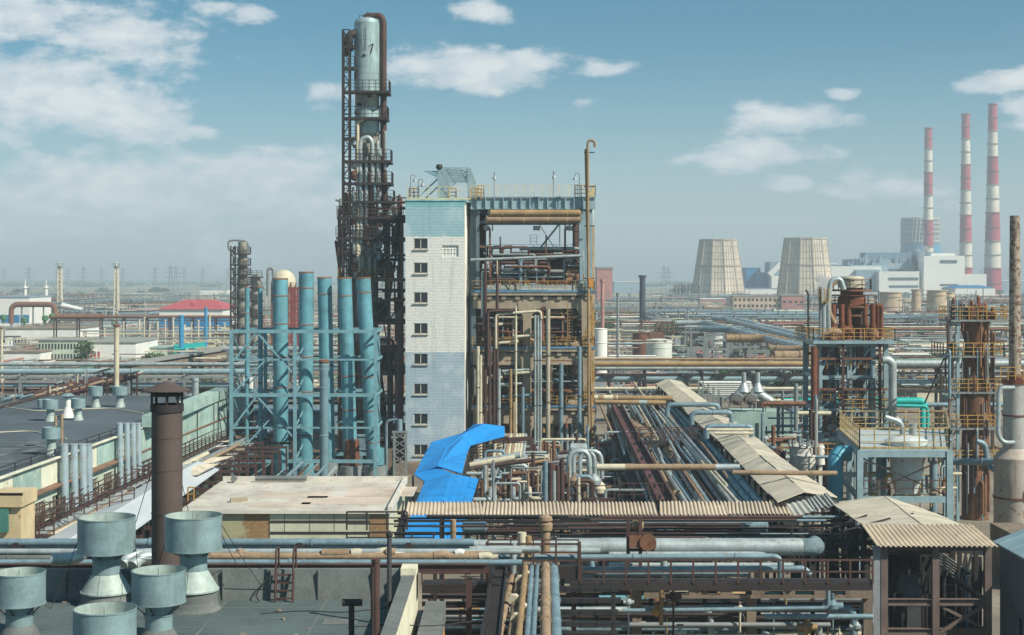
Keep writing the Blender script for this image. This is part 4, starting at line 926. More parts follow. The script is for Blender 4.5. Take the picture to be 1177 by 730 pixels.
b.quad((x1, YS, 0), (xk1, yk, 0), (xk1, yk, zt), (x1, YS, zt)); b.quad((xk1, yk, 0), (xk0, yk, 0), (xk0, yk, zt), (xk1, yk, zt)); b.quad((xk0, yk, 0), (x0, YS, 0), (x0, YS, zt), (xk0, yk, zt)); b.quad((x0, YS, zt - .01), (x1, YS, zt - .01), (xk1, yk, zt - .01), (xk0, yk, zt - .01))
hb = hol[-1]; b.quad((x0 + hb[0], YS + .17, hb[2]), (x0 + hb[1], YS + .17, hb[2]), (x0 + hb[1], YS + .17, hb[3]), (x0 + hb[0], YS + .17, hb[3]))
b.build('wall', towm, t)
sidem = paint('tower_side_render', (226, 222, 210), .8, 0, .08, .1, (190, 184, 168), .4, .2, (150, 145, 135))
b = MB(); b.quad((x1 + .005, YS - .004, 0), (xk1 + .005, yk - .004, 0), (xk1 + .005, yk - .004, zt - .4), (x1 + .005, YS - .004, zt - .4)); b.build('side_render', sidem, t)
b = MB(); b.box(x0 - .06, x1 + .1, YS - .1, yk, zt, zt + .16); b.build('coping', paint('teal_trim', (128, 180, 180), .8, 0, .25, .2, (190, 200, 190), 1), t)
for h0 in hol[:-1]: window(t, (x0 + h0[0], YS, h0[2]), (1,0,0), h0[1] - h0[0], h0[3] - h0[2], 1, 0, .16)
b = MB(); o = (x0 + hb[0], YS + .15, hb[2]); w_, h_ = hb[1] - hb[0], hb[3] - hb[2]
for i in range(6): b.beam((o[0] + w_*i/5, o[1], o[2]), (o[0] + w_*i/5, o[1], o[2] + h_), .05)
for i in range(4): b.beam((o[0], o[1], o[2] + h_*i/3), (o[0] + w_, o[1], o[2] + h_*i/3), .05)
b.build('blocked_window', white, t)
b = MB(); b.box(X(540, YS) , X(546.5, YS), YS + 2.2, YS + 3, 12, zt + .2); b.build('downpipe', paint('dark_teal_steel', (86, 104, 110), .7, 0, .2), t)
b = MB(); b.box(x0 - .6, X(455, YS), YS - 3, YS + 5, 0, Z(530, YS)); b.box(x0 - 1.5, x1 + 1.5, YS - 2, YS - .06, 0, Z(530, YS)); single('plinth', 'grey concrete plinth at foot of the white tower', 'plinth', b, concdk)

b = MB(); b.box(X(471, 177), -4.86, yk + .02, 198, 0, zt - .2); b.build('rear_wing', concdk, t)
# roof gear on the tower
t = thing('roof_gantry', 'pale blue portal gantry of receding frames on the tower roof', 'gantry', (X(522, 174), 176, zt))
b = MB(); 
for k in range(6):
    y = 173 + k*4.6; a, c = X(505, 173), X(539.5, 173); top = Z(194, 173)
    b = MB(); b.beam((a, y, zt + .2), (a, y, top), .34); b.beam((c, y, zt + .2), (c, y, top), .42); b.beam((a, y, top), (c, y, top), .3, .34); b.beam((a, y, top - 1.3), (a + 1.1, y, top), .16); b.beam((c, y, top - 1.3), (c - 1.1, y, top), .16); b.build('portal', paleblue, t)
b = MB()
for u in (505, 539.5): b.beam((X(u, 173), 173, Z(194, 173)), (X(u, 173), 196.5, Z(194, 173)), .22); b.beam((X(u, 173), 173, Z(210, 173)), (X(u, 173), 196.5, Z(210, 173)), .16)
for k in range(5): y = 173.3 + k*4.6; b.beam((X(505, 173), y, Z(194, 173) + .1), (X(539, 173), y + 4.4, Z(194, 173) + .1), .1)
b.beam((X(478, 173), 174, Z(228, 173)), (X(505, 173), 174, Z(203, 173)), .18); b.beam((X(487, 173), 175, Z(228, 173)), (X(506, 173), 175, Z(210, 173)), .16); b.build('brace', paleblue, t)
b = MB()
for k in range(6): v = 197 + k*2.3; b.beam((X(487 + k*2, 173), 173.2 + k*2.3, Z(197, 173)), (X(506, 173), 173.2 + k*2.3, Z(197, 173)), .12)
b.build('outrigger', tealdk, t)
b = MB(); b.lathe(X(505, 173), 173, [(.25, Z(195, 173)), (.42, Z(192.5, 173)), (.3, Z(189, 173))], 14); single('floodlight', 'dark round lamp head on corner of the roof gantry', 'lamp', b, black)
t = thing('roof_railing', 'pale railing with yellow posts around white tower roof', 'railing', (X(503, YS), YS, zt + .16))
b = MB(); b.rail([(X(468, YS), YS + .1, zt + .16), (X(541, YS), YS + .1, zt + .16)], 1.45, 1.1, .055, 2, True); b.build('rail', paint('cream_rail', (206, 190, 148), .6, 0, .2, .1), t)
for u0, u1 in ((470, 481), (516, 524), (541, 553)):
    b = MB(); b.rail([(X(u0, YS), YS + .5, zt + .2), (X(u1, YS), YS + .5, zt + .2)], 1.2, .6, .12, 2); b.build('gate', yellow, t)
def lamp(label, u, v0, v1, Y, grp='gooseneck lamps above the roof railing', du=5):
    t = thing('gooseneck_lamp', label, 'lamp', (X(u, Y), Y, Z(v0, Y)), grp); b = MB(); z1 = Z(v1, Y)
    b.pipe([(X(u, Y), Y, Z(v0, Y)), (X(u, Y), Y, z1), (X(u + du, Y), Y, z1), (X(u + du, Y), Y, z1 - .4)], .045, 6, .25); b.build('pole', grey, t)
    b = MB(); b.lathe(X(u + du, Y), Y, [(.26, z1 - .75), (.22, z1 - .6), (.08, z1 - .4)], 12); b.build('shade', dish, t)
lamp('hooked lamp on the tower roof railing, leftmost', 472, 226, 201, YS)
lamp('hooked lamp on the tower roof railing, beside the leftmost one', 481, 226, 206, YS)
lamp('straight lamp pole at the left of the steel roof deck', 568, 226, 198, YS, du=.5)
lamp('straight lamp pole at the right of the steel roof deck', 636, 226, 197, YS, du=.8)
lamp('hooked lamp at right end of the steel roof deck', 666, 226, 199, YS, du=-5)

# ------------------------------------------------------------------ concrete and steel process structure right of the tower
YS = 172.0
YK = 188.0
XL, XR = X(547, YS), X(675, YS); XM = X(606, YS)
t = thing('process_structure', 'open concrete process structure with steel top floors beside the white tower', 'process structure', ((XL + XR)/2, YS + 8, 0))
zd = [Z(334, YS), Z(398.5, YS), Z(466, YS)]
for x, w, y in ((XL + .1, .5, YS + 5), (XL + .1, .5, YK), (XM, .95, YS), (XM, .95, YS + 8), (XM, .95, YK), (XR - .2, .95, YS), (XR - .2, .95, YS + 8), (XR - .2, .95, YK)):
    if True:
        b = MB(); b.box(x - w/2, x + w/2, y, y + .9, 0, zd[0] - .6 if x != XL + .1 else zd[0] - .6)
        for z in zd:
            b.add([(x - w/2 - .01, y - .01, z - 2.9), (x + w/2 + .01, y - .01, z - 2.9), (x + w/2 + .55, y - .01, z - 2.1), (x + w/2 + .55, y - .01, z - 1.3), (x - w/2 - .55, y - .01, z - 1.3), (x - w/2 - .55, y - .01, z - 2.1),
                   (x - w/2 - .01, y + .91, z - 2.9), (x + w/2 + .01, y + .91, z - 2.9), (x + w/2 + .55, y + .91, z - 2.1), (x + w/2 + .55, y + .91, z - 1.3), (x - w/2 - .55, y + .91, z - 1.3), (x - w/2 - .55, y + .91, z - 2.1)],
                  [(0,1,2,3,4,5), (11,10,9,8,7,6), (0,6,7,1), (1,7,8,2), (2,8,9,3), (3,9,10,4), (4,10,11,5), (5,11,6,0)])
        b.build('column', concrete, t)
for z in zd:
    for y in (YS + .05, YS + 8, YK):
        b = MB(); b.box(XL - .3, XR + .3, y + .02, y + .7, z - 2.05, z - .75); 
        for i in range(9): xx = XL + (XR - XL)*i/8; b.box(xx - .25, xx + .25, y - .2, y + .1, z - 1.0, z - .56)
        b.build('beam', concrete, t)
    for x in (XL, XM, XR - .2): b = MB(); b.box(x - .3, x + .3, YS + .8, YK, z - 1.8, z - .6); b.build('beam', concdk, t)
    b = MB(); b.box(XL - .5, XR + .9, YS - .3, YK + 1, z - .55, z - .1); b.build('slab', concrete, t)
    b = MB(); b.box(XL - .5, XR + .9, YS - .38, YS - .3, z - .2, z + .02); b.build('deck_edge', paint('blue_edge', (88, 130, 158), .6, 0, .2, .2), t)
    b = MB(); b.rail([(XL - .4, YS - .3, z - .05), (XR + .8, YS - .3, z - .05), (XR + .8, YK, z - .05)], 1.15, 1.05, .06, 2); b.build('railing', yellow, t)
    b = MB(); b.rail([(XL - .4, YK + .9, z - .05), (XR + .8, YK + .9, z - .05)], 1.15, 1.4, .06, 1); b.build('railing', yellow, t)
for k, (u, v0, v1) in enumerate(((556, 347, 545), (580, 347, 398), (590, 410, 466), (626, 347, 398), (640, 410, 466), (655, 480, 546), (632, 480, 546), (575, 480, 546), (648, 345, 398), (563, 262, 328), (650, 262, 328))):
    b = MB(); y = YS + .6 + (k % 3)*.9; b.beam((X(u, YS), y, Z(v1, YS)), (X(u, YS), y, Z(v0, YS)), .22); b.build('steel_post', rusty if k % 2 else brown, t)
for k, (u0, v0, u1, v1) in enumerate(((548, 372, 604, 372), (608, 376, 672, 376), (548, 440, 604, 440), (608, 436, 672, 436), (548, 505, 672, 505), (548, 520, 672, 522), (608, 360, 672, 362), (548, 425, 604, 424), (556, 396, 575, 352), (640, 352, 670, 396), (645, 465, 670, 415), (560, 462, 600, 420), (610, 545, 650, 485), (560, 318, 575, 300), (625, 318, 660, 300), (548, 310, 668, 310), (575, 272, 575, 292), (628, 270, 628, 292))):
    b = MB(); y = YS + .4 + (k % 4)*.7; b.beam((X(u0, YS), y, Z(v0, YS)), (X(u1, YS), y, Z(v1, YS)), .16, .24); b.build('steel_beam', (brown, rusty, grey, dkbrown)[k % 4], t)
for k, (u0, u1, v) in enumerate(((610, 668, 380), (550, 600, 386), (612, 668, 446), (552, 598, 452), (560, 600, 315))):
    b = MB(); y = YS + 1.2; z = Z(v, YS); b.box(X(u0, YS), X(u1, YS), y, y + 1.2, z - .12, z); b.build('platform', dkbrown, t); b = MB(); b.rail([(X(u0, YS), y, z), (X(u1, YS), y, z)], 1.1, .9, .06, 2); b.build('railing', yellow if k % 2 else brown, t)
for k, (u, z0, z1) in enumerate(((600, zd[2], zd[1]), (655, zd[1], zd[0]), (560, 0, zd[2]))): b = MB(); b.ladder((X(u, YS), YS + .1, z0), (X(u, YS), YS + .1, z1), .55, (1, 0, 0), .07, .35); b.build('ladder', ochre, t)
# dark backing sheets added so the lower floors read as deep shade
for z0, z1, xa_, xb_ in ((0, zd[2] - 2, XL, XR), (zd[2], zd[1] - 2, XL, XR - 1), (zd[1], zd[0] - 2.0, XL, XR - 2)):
    b = MB(); b.box(xa_, xb_, YK + .95, YK + 1.1, z0, z1); b.build('shade_backing', paint('painted_shade', (58, 60, 64), .85, 0, .25, .3, (46, 44, 42), .8), t)
# steel top
zg0, zg1 = Z(240, YS), Z(228, YS)
for x, m in ((XL + .2, paint('dark_teal_steel', (86, 104, 110))), (XR - .7, paleblue), (XR + .4, paleblue)):
    for y in (YS + .3, YS + 7.5, YK):
        b = MB(); b.ibeam((x, y, zd[0] - .1), (x, y, zg1), .4, .5); b.build('steel_column', m, t)
b = MB(); b.ladder((XR - .15, YS + .2, zd[0]), (XR - .15, YS + .2, zg1), .8, (1,0,0), .08, .4); b.build('ladder', paleblue, t)
for y in (YS, YS + 7.5, YK):
    b = MB(); b.box(X(541, YS), XR + .9, y, y + .05, zg0, zg1); b.box(X(541, YS), XR + .9, y - .18, y + .22, zg1, zg1 + .07); b.box(X(541, YS), XR + .9, y - .18, y + .22, zg0 - .07, zg0)
    if y == YS:
        for i in range(13): xx = X(548, YS) + i*(X(670, YS) - X(548, YS))/12; b.box(xx - .06, xx + .06, y - .3, y, zg0 - .02, zg1 + .05); 
    b.build('girder', paleblue, t)
for i in range(12):
    xx = X(551, YS) + i*(X(668, YS) - X(551, YS))/11; b = MB(); b.ibeam((xx, YS - .5, zg0 - .25), (xx, YK, zg0 - .25), .3, .45); b.build('joist', paleblue, t)
b = MB(); b.box(X(541, YS), XR + .9, YS - .2, YK, zg1 + .08, zg1 + .16); b.build('roof_deck', grey, t)
b = MB(); b.rail([(X(541, YS), YS - .1, zg1 + .16), (XR + .9, YS - .1, zg1 + .16), (XR + .9, YK, zg1 + .16)], 1.35, 1.0, .055, 3); b.build('railing', paint('cream_rail', (206, 190, 148)), t)
for u in (549, 668, 661):
    b = MB(); b.rail([(X(u, YS), YS + .3, zg1 + .16), (X(u + 7, YS), YS + .3, zg1 + .16)], 1.3, .5, .1, 2); b.build('gate', yellow, t)
zl = Z(255, YS)
b = MB(); b.beam((XL, YS + 1, zl), (XR - .6, YS + 1, zl), .35, .3); b.beam((XL, YS + 6, zl), (XR - .6, YS + 6, zl), .35, .3); b.box(XL, XR - .8, YS + 1, YS + 6, zl + .1, zl + .16); b.build('catwalk', paleblue, t)
b = MB(); 
for u0, u1 in ((560, 573), (568, 556), (645, 657), (668, 655)): b.beam((X(u0, YS), YS + .8, zg0 - .3), (X(u1, YS), YS + .8, zl + .2), .18)
for u in (560, 566, 655, 650): b.beam((X(u, YS), YS + 1, zg0 - .2), (X(u, YS), YS + 1, zl - 1.0), .14)
b.build('hanger', grey, t)
zm = Z(293, YS)
b = MB(); b.box(XL, XR - .7, YS + 3, YK, zm - .3, zm - .1); b.box(XL, XR - .7, YS + 2.9, YS + 3, zm - .45, zm + .05); b.build('mezzanine', dkbrown, t)
b = MB(); b.rail([(XL, YS + 3, zm), (XR - .8, YS + 3, zm)], 1.2, 1.3, .05, 2); b.rail([(XL, YK, zm), (XR - .8, YK, zm)], 1.2, 1.3, .05, 1); b.build('railing', grey, t)
b = MB(); b.stairs((X(615, YS), YS + 5, zm), (X(645, YS), YS + 5, zl), .9); b.rail([(X(610, YS), YS + 5, Z(280, YS)), (X(618, YS), YS + 5, Z(280, YS))], 1.1, .6, .05, 2); b.beam((X(645, YS), YS + 5, zl), (X(645, YS), YS + 5, zm), .1); b.beam((X(620, YS), YS + 5, zl), (X(643, YS), YS + 5, zm + .2), .08); b.build('stair', tealdk, t)
b = MB(); b.stairs((X(556, YS), YS + 1.2, zm + .3), (X(585, YS), YS + 1.2, zd[0]), .9); b.rail([(X(556, YS), YS + 1, zm + .3), (X(585, YS), YS + 1, zd[0])], 1.1, 1.0, .05, 1); b.build('stair', grey, t)
for z in (zd[0], zd[1]):                              # yellow zig-zag stairs at the right end
    b = MB(); b.stairs((XR - .6, YS + .4, z - 6.6), (XR + .9, YS + .4, z - 3.4), .8); b.stairs((XR + .9, YS + 1.3, z - 3.4), (XR - .6, YS + 1.3, z - .2), .8); b.rail([(XR - .6, YS, z - 6.6), (XR + .9, YS, z - 3.4)], 1.1, .6, .06, 2); b.rail([(XR + .9, YS, z - 3.4), (XR - .6, YS, z - .2)], 1.1, .6, .06, 2); b.build('stair', yellow, t)

def vessel(label, u0, u1, v, Y, dpx, m, name='vessel', saddles=True, grp=None, dome=.5):
    r = dpx/2*Y/FPX; z = Z(v, Y); t = thing(name, label, 'vessel', (X((u0+u1)/2, Y), Y, z - r), grp); b = MB(); b.hcyl((X(u0, Y) + r*dome, Y, z), (X(u1, Y) - r*dome, Y, z), r, 20, dome); b.build('shell', m, t)
    b = MB(); L = X(u1, Y) - X(u0, Y)
    for f in (.15, .4, .65, .85): x = X(u0, Y) + L*f; b.tube((x - .04, Y, z), (x + .04, Y, z), r*1.04, 20)
    b.build('band', m, t)
    if saddles:
        for f in (.25, .75): x = X(u0, Y) + L*f; b = MB(); b.box(x - .15, x + .15, Y - r*.7, Y + r*.7, z - r*1.35, z - r*.7); b.build('saddle', dkbrown, t)
    return t
vessel('upper of two brown ducts slung under the steel roof deck', 562, 668, 245, YS - .45, 8, ochre, 'duct', False)
vessel('lower of two brown ducts slung under the steel roof deck', 558, 668, 252.3, YS - .35, 8, tan, 'duct', False)
vessel('rusty exchanger lying on the top concrete deck, right', 615, 668, 322, YS + 4, 9, rust2, 'heat_exchanger')
vessel('long rusty pipe drum lying above the top concrete deck', 616, 670, 305, YS + 3.5, 5.5, rust2, 'heat_exchanger', False)
vessel('dark exchanger lying on the top concrete deck, left', 565, 615, 320, YS + 5, 11, rusty, 'heat_exchanger')
vessel('pale exchanger with domed ends behind the rusty ones', 608, 660, 312, YS + 8, 12, silver, 'heat_exchanger')
vessel('dark drum hanging below the mezzanine, left', 570, 606, 299, YS + 6, 9, black)
vessel('dark drum hanging below the mezzanine, right', 610, 668, 298, YS + 9, 8, dkbrown)
vessel('long silver drum on the middle concrete deck', 612, 668, 383, YS + 5, 13, grey)
vessel('dark green drum on the middle concrete deck', 566, 604, 384, YS + 6, 14, paint('dark_green', (58, 76, 74), .6, .1, .2, .2))
vessel('large grey drum on the lowest concrete deck, right', 614, 664, 450, YS + 4, 20, grey)
vessel('dark drum on the lowest concrete deck, left', 560, 602, 448, YS + 6, 18, black)
vessel('brown drum with orange rust on the middle deck, right end', 640, 672, 376, YS + 2.5, 9, rusty)
vessel('dark drum under the top concrete deck', 560, 668, 362, YS + 7, 14, paint('dark_green', (58, 76, 74)), saddles=False)
vessel('dark drum under the middle concrete deck', 560, 668, 432, YS + 9, 14, black, saddles=False)
# dark pipe stacks at the ends of top bay
for u, Y in ((552, YS + 2.5), (556, YS + 3.5), (661, YS + 3), (664, YS + 4)):
    pipe_thing('oxide brown riser at the ends of the open top bay', [(X(u, Y), Y, zm - 1), (X(u, Y), Y, zg0 - .5)], .28, brown, 'risers in the open top bay', 'pipe', 10, flanges=2)
G4 = 'pipes in front of the concrete structure'
def riser(label, u, v0, v1, m, r=.16, Y=YS - 1.6, hook=0, grp=G4, fl=6.5):
    pts = [(X(u, Y), Y, Z(v0, Y)), (X(u, Y), Y, Z(v1, Y))]
    if hook: pts.append((X(u + hook, Y), Y, Z(v1, Y))); 
    if hook: pts.append((X(u + hook, Y), Y + .3, Z(v1 + 4, Y)))
    pipe_thing(label, pts, r, m, grp, 'riser_pipe', 10, 'pipe', .5, fl, dkbrown)
riser('pale pipe riser at the left of the concrete structure front', 555, 365, 312, silver, .2, YS - 1.2)
riser('oxide brown riser, left of the brown pair before the structure', 558, 500, 300, brown, .17)
for u in (563, 568, 571.5): riser('oxide brown riser in the cluster before the concrete structure', u, 560, 315 if u > 570 else 380, brown, .17, grp='brown risers before the concrete structure')
for u, v1 in ((549.5, 398), (552.5, 408)): riser('cream riser close to the right side of white tower', u, 540, v1, creampipe, .17, grp='cream risers beside the white tower')
riser('pale riser with a rounded top by the blue gallery roof', 573.5, 560, 424, silver, .2)
riser('thin pale riser, tallest before the middle bay', 593, 560, 352, creampipe, .13)
for u, v1 in ((587, 424), (590.5, 462)): riser('ochre riser at the left of the middle bay', u, 560, v1, ochre, .17, grp='ochre risers in the middle bay')
riser('blue tipped riser before the central concrete column', 601, 560, 445, bluepipe, .18)
for u in (615, 618.5, 621.5): riser('pale riser of the close trio in the middle bay', u, 570, 362, silver, .14, grp='trio of pale risers')
riser('fat grey riser, first right of the pale trio', 630, 570, 355, paint('grey_tan', (168, 158, 140), .6, .1, .15), .24)
riser('grey blue riser with a white cap in the right bay', 645, 570, 418, bluepipe, .24)
riser('tall grey blue riser before the right concrete column', 666, 570, 398, bluepipe, .24)
for u, v1 in ((652, 492), (658, 488)): riser('short pale riser low in the right bay', u, 570, v1, silver, .16, grp='short risers low in the right bay')
pipe_thing('pale pipe arched over the top of the pale trio of risers', [(X(570, YS - 1.7), YS - 1.7, Z(400, YS)), (X(570, YS - 1.7), YS - 1.7, Z(361, YS)), (X(621.5, YS - 1.7), YS - 1.7, Z(357, YS)), (X(622, YS - 1.7), YS - 1.7, Z(366, YS))], .15, creampipe, G4)
pipe_thing('brown pipe arched beside the pale arch before the structure', [(X(561, YS - 1.9), YS - 1.9, Z(420, YS)), (X(561, YS - 1.9), YS - 1.9, Z(357, YS)), (X(590, YS - 1.9), YS - 1.9, Z(357, YS))], .15, brown, G4)
pipe_thing('long pale pipe crossing the open top bay', [(X(541, YS - 1), YS - 1, Z(299, YS)), (X(668, YS - 1), YS - 1, Z(294, YS))], .17, silver, G4)
for k, (v, u0, u1, m) in enumerate(((424, 577, 610, silver), (427, 580, 612, creampipe), (440, 556, 600, silver), (453, 578, 612, bluepipe), (385, 588, 614, creampipe), (392, 572, 596, creampipe), (368, 565, 580, black), (372, 566, 578, creampipe))):
    pipe_thing('short ~ cross pipe slung between the risers', [(X(u0, YS - 1.2), YS - 1.2, Z(v + 2, YS)), (X(u1, YS - 1.2), YS - 1.2, Z(v, YS))], .16, m, 'short cross pipes between the risers')
b = MB(); b.slab([P(547, 437, YS - 1), P(551, 433, YS - 1), P(555, 444, YS - .6), P(551, 455, YS - .8)], (0, .05, 0)); single('torn_sheet', 'torn pale sheet flapping beside the white tower foot', 'metal sheet', b, white)
r9 = random.Random(29)
for zi, (va, vb, n) in enumerate(((298, 326, 60), (350, 394, 120), (413, 462, 120), (480, 545, 150), (284, 296, 14))):
    for i in range(n):
        y = YS + .2 + 9*r9.random()**1.7; v = r9.uniform(va, vb); u0 = r9.uniform(547, 655); m = r9.choice((bluepipe, silver, dkbrown, brown, grey, creampipe, rusty, rusty, rust2, ochre, tan, black)); r = r9.choice((.07, .1, .14, .2)); z = Z(v, YS)
        if r9.random() < .6:
            u1 = min(670, u0 + r9.uniform(20, 90)); pts = [(X(u0, YS), y, z), (X(u1, YS), y, z)]
            if r9.random() < .5: pts.append((X(u1, YS), y, z - r9.uniform(.5, 2)))
        else: pts = [(X(u0, YS), y, Z(vb, YS)), (X(u0, YS), y, Z(max(va, v - 20), YS)), (X(u0, YS) + r9.uniform(.3, 2.0), y, Z(max(va, v - 20), YS))]
        pipe_thing('~ process pipe inside %s of the concrete structure' % ('the top floor', 'the upper middle floor', 'the lower middle floor', 'the ground floor', 'the open bay')[zi], pts, r, m, 'pipes inside the concrete structure, %s' % ('top', 'upper middle', 'lower middle', 'ground', 'bay')[zi], 'pipe', 8)
for i in range(90):
    zi = r9.randrange(4); va, vb = ((310, 328), (375, 396), (445, 464), (500, 545))[zi]; y = r9.uniform(YS + .5, YS + 8); u = r9.uniform(552, 668); z = Z(vb, YS); h = r9.uniform(.5, 1.4); rr = r9.uniform(.2, .5); b = MB(); x = X(u, YS)
    b.lathe(x, y, [(rr*.6, z), (rr*.6, z + h*.3), (rr, z + h*.35), (rr, z + h*.8), (rr*.5, z + h), (rr*.2, z + h*1.15)], 12); single('pump', 'small ~ pump or valve body standing in the concrete structure', 'pump', b, r9.choice((rusty, silver, bluepipe, brown, yellow, creampipe, black)), 'pumps in the concrete structure')
# ochre twin vent with gooseneck on the right corner
t = thing('vent_stack', 'tall ochre twin vent pipe with hooked top at right corner of structure', 'vent pipe', (X(680, YS - 1), YS - 1, 0))
b = MB(); b.pipe([(X(677, YS - 1), YS - 1, 0), (X(675.5, YS - 1), YS - 1, Z(166, YS)), (X(677, YS - 1), YS - 1, Z(162.5, YS)), (X(683, YS - 1), YS - 1, Z(162.5, YS)), (X(684, YS - 1), YS - 1, Z(170, YS))], .15, 10, .5); b.build('pipe', ochre, t)
b = MB(); b.pipe([(X(681.5, YS - .7), YS - .7, 0), (X(673, YS - .7), YS - .7, Z(172, YS))], .13, 10); b.build('pipe', ochre, t)
b = MB(); 
for v in (176, 215, 260, 320, 390, 450): b.beam((X(671, YS), YS - .9, Z(v, YS)), (X(683, YS), YS - .9, Z(v, YS)), .12)
b.build('clamp', dkbrown, t)
b = MB(); b.box(X(676, YS), X(681, YS), YS - 1.2, YS - .6, Z(330, YS), Z(320, YS)); b.build('box', orange, t)
t = thing('vent_stack', 'silver topped ochre vent pipe just right of the structure', 'vent pipe', (X(680, YK), YK, 0))
b = MB(); b.pipe([(X(680, YK), YK, 0), (X(680, YK), YK, Z(260, YK))], .36, 12); b.build('pipe', ochre, t); b = MB(); b.pipe([(X(680, YK), YK, Z(260, YK)), (X(680, YK), YK, Z(244, YK)), (X(677.5, YK), YK, Z(243, YK))], .37, 12); b.build('tip', silver, t)
for u in (617, 559, 655): 
    b = MB(); b.cbox((X(u, YS), YS + .9, Z(262, YS)), .7, .5, .5, .2); b.beam((X(u, YS), YS + .9, Z(258, YS)), (X(u, YS), YS + .9, Z(256, YS)), .06); single('hanging_lamp', 'lamp hanging under the catwalk in the open top bay', 'lamp', b, dish, 'lamps under the catwalk')

# ------------------------------------------------------------------ tall distillation column left of the tower
YO = 178.0; cx = X(422, YO); cr = X(15 + HU, YO)
colm = paint('column_silver', (150, 172, 174), .45, .2, .2, .22, (116, 124, 120), .5, .55, (96, 106, 102)); colb = paint('column_stained', (146, 146, 134), .55, .2, .25, .4, (96, 78, 62), .5, .5, (70, 62, 56))
t = thing('distillation_column', 'tallest distillation column with silver shell and dark platforms', 'column', (cx, YO, 0))
b = MB(); b.lathe(cx, YO, [(cr, Z(106, YO)), (cr, Z(27, YO)), (cr*.86, Z(23, YO)), (cr*.45, Z(20.5, YO)), (cr*.1, Z(20, YO))], 40, False)
for v in (48, 66, 86): b.ring(cx, YO, Z(v, YO), cr*.995, .03, .06, 40)
b.build('upper_shell', colm, t)
b = MB(); b.lathe(cx, YO, [(cr*.86, 0), (cr*.86, Z(200, YO)), (cr*.93, Z(190, YO)), (cr*.93, Z(106, YO))], 40); b.build('lower_shell', colb, t)
b = MB(); b.lathe(cx, YO, [(cr*.95, Z(154, YO)), (cr*.95, Z(124, YO))], 40, False, False); b.lathe(cx, YO, [(cr*.95, Z(214, YO)), (cr*.95, Z(192, YO))], 40, False, False); b.build('cladding_band', colm, t)
b = MB()                                               # painted check mark
f = lambda u, v: P(u, v, YO - cr*(1 - ((u - 422)/15)**2)**.5 - .03)
for a, c in (((429, 50), (426, 61.5)), ((429, 50), (424.2, 52.8))): b.beam(f(*a), f(*c), .13, .05)
b.beam(f(418.5, 62), f(418.5, 65), .3, .08)
b.build('painted_mark', black, t)
b = MB(); b.ladder(P(419, 56, YO - cr - .12), P(419, 30, YO - cr - .12), .5); b.build('ladder', silver, t)
b = MB(); b.pipe([(cx + .1, YO, Z(22, YO)), (cx + .1, YO, Z(16, YO)), (cx - .1, YO, Z(18, YO))][:2] + [(X(424, YO), YO, Z(18.5, YO))], .3, 12); b.build('nozzle', dkbrown, t)
b = MB(); b.pipe([(X(420, YO), YO, Z(22, YO)), (X(421, YO), YO, Z(19, YO)), (X(438, YO), YO - .3, Z(18.5, YO)), (X(441, YO), YO - .3, Z(26, YO)), (X(441, YO), YO - .3, Z(190, YO)), (X(443, YO), YO - .3, Z(240, YO))], .38, 14, 1.1); b.build('overhead_pipe', brown, t)
b = MB(); b.rail([(X(414, YO), YO - .9, Z(30, YO)), (X(427, YO), YO - .9, Z(30, YO))], 1.1, .6, .05, 2); b.box(X(414, YO), X(427, YO), YO - 1, YO, Z(30.5, YO), Z(30, YO)); b.build('top_platform', dkbrown, t)
for k, (v, ua, ub) in enumerate(((107, 397, 449), (137, 396, 447), (186, 397, 451), (211, 397, 452), (232, 396, 454), (160, 397, 412), (80, 397, 410), (56, 397, 410), (250, 390, 462), (273, 389, 458))):
    z = Z(v, YO); b = MB(); a_, b_ = X(ua, YO), X(ub, YO)
    b.box(a_, b_, YO - cr - 1.0, YO - cr + .3, z - .3, z); b.rail([(a_, YO - cr - 1.0, z), (b_, YO - cr - 1.0, z), (b_, YO, z)], 1.2, .8, .06, 2); 
    if ub > 420: b.box(b_ - 1.4, b_, YO - cr, YO + 1, z - .3, z); b.beam((b_, YO - cr - .8, z - .2), (cx + cr*.9, YO - cr*.4, z - 1.9), .12)
    b.build('platform', dkbrown, t)
b = MB()
for u in (396.5, 404): b.beam((X(u, YO), YO - cr - .9, 0), (X(u, YO), YO - cr - .9, Z(38, YO)), .2); b.beam((X(u, YO), YO - cr + .5, 0), (X(u, YO), YO - cr + .5, Z(38, YO)), .16)
vs_ = list(range(38, 320, 12))
for i, v in enumerate(vs_):
    b.beam((X(396.5, YO), YO - cr - .9, Z(v, YO)), (X(404, YO), YO - cr - .9, Z(v, YO)), .12)
    if i: a_, c_ = ((396.5, 404) if i % 2 else (404, 396.5)); b.beam((X(a_, YO), YO - cr - .9, Z(vs_[i-1], YO)), (X(c_, YO), YO - cr - .9, Z(v, YO)), .12)
b.build('ladder_tower', dkbrown, t)
b = MB()
for u, v0, v1, r, m in ((402, 60, 42, .5, 0), (399, 66, 45, .25, 0), (411, 92, 84, .3, 0)): b.pipe([(X(u, YO), YO - cr*.6, Z(v0, YO)), (X(u, YO), YO - cr*.6, Z(v1, YO)), (X(u + 8, YO), YO - cr*.4, Z(v1 - 3, YO))], r, 10)
b.build('side_nozzle', dkbrown, t)
for pts, r, m in (([(414, 238), (414, 168), (415, 160), (424, 157), (428, 164), (428, 212)], .26, silver), ([(411, 300), (411, 140), (418, 137)], .2, creampipe), ([(421, 260), (421, 180)], .2, silver), ([(434, 230), (434, 165)], .14, silver), ([(415, 280), (415, 215), (409, 208)], .22, silver), ([(406, 290), (406, 215)], .14, grey)):
    b = MB(); b.pipe([P(u, v, YO - cr - .5) for u, v in pts], r, 10, .5); b.build('side_pipe', m, t)
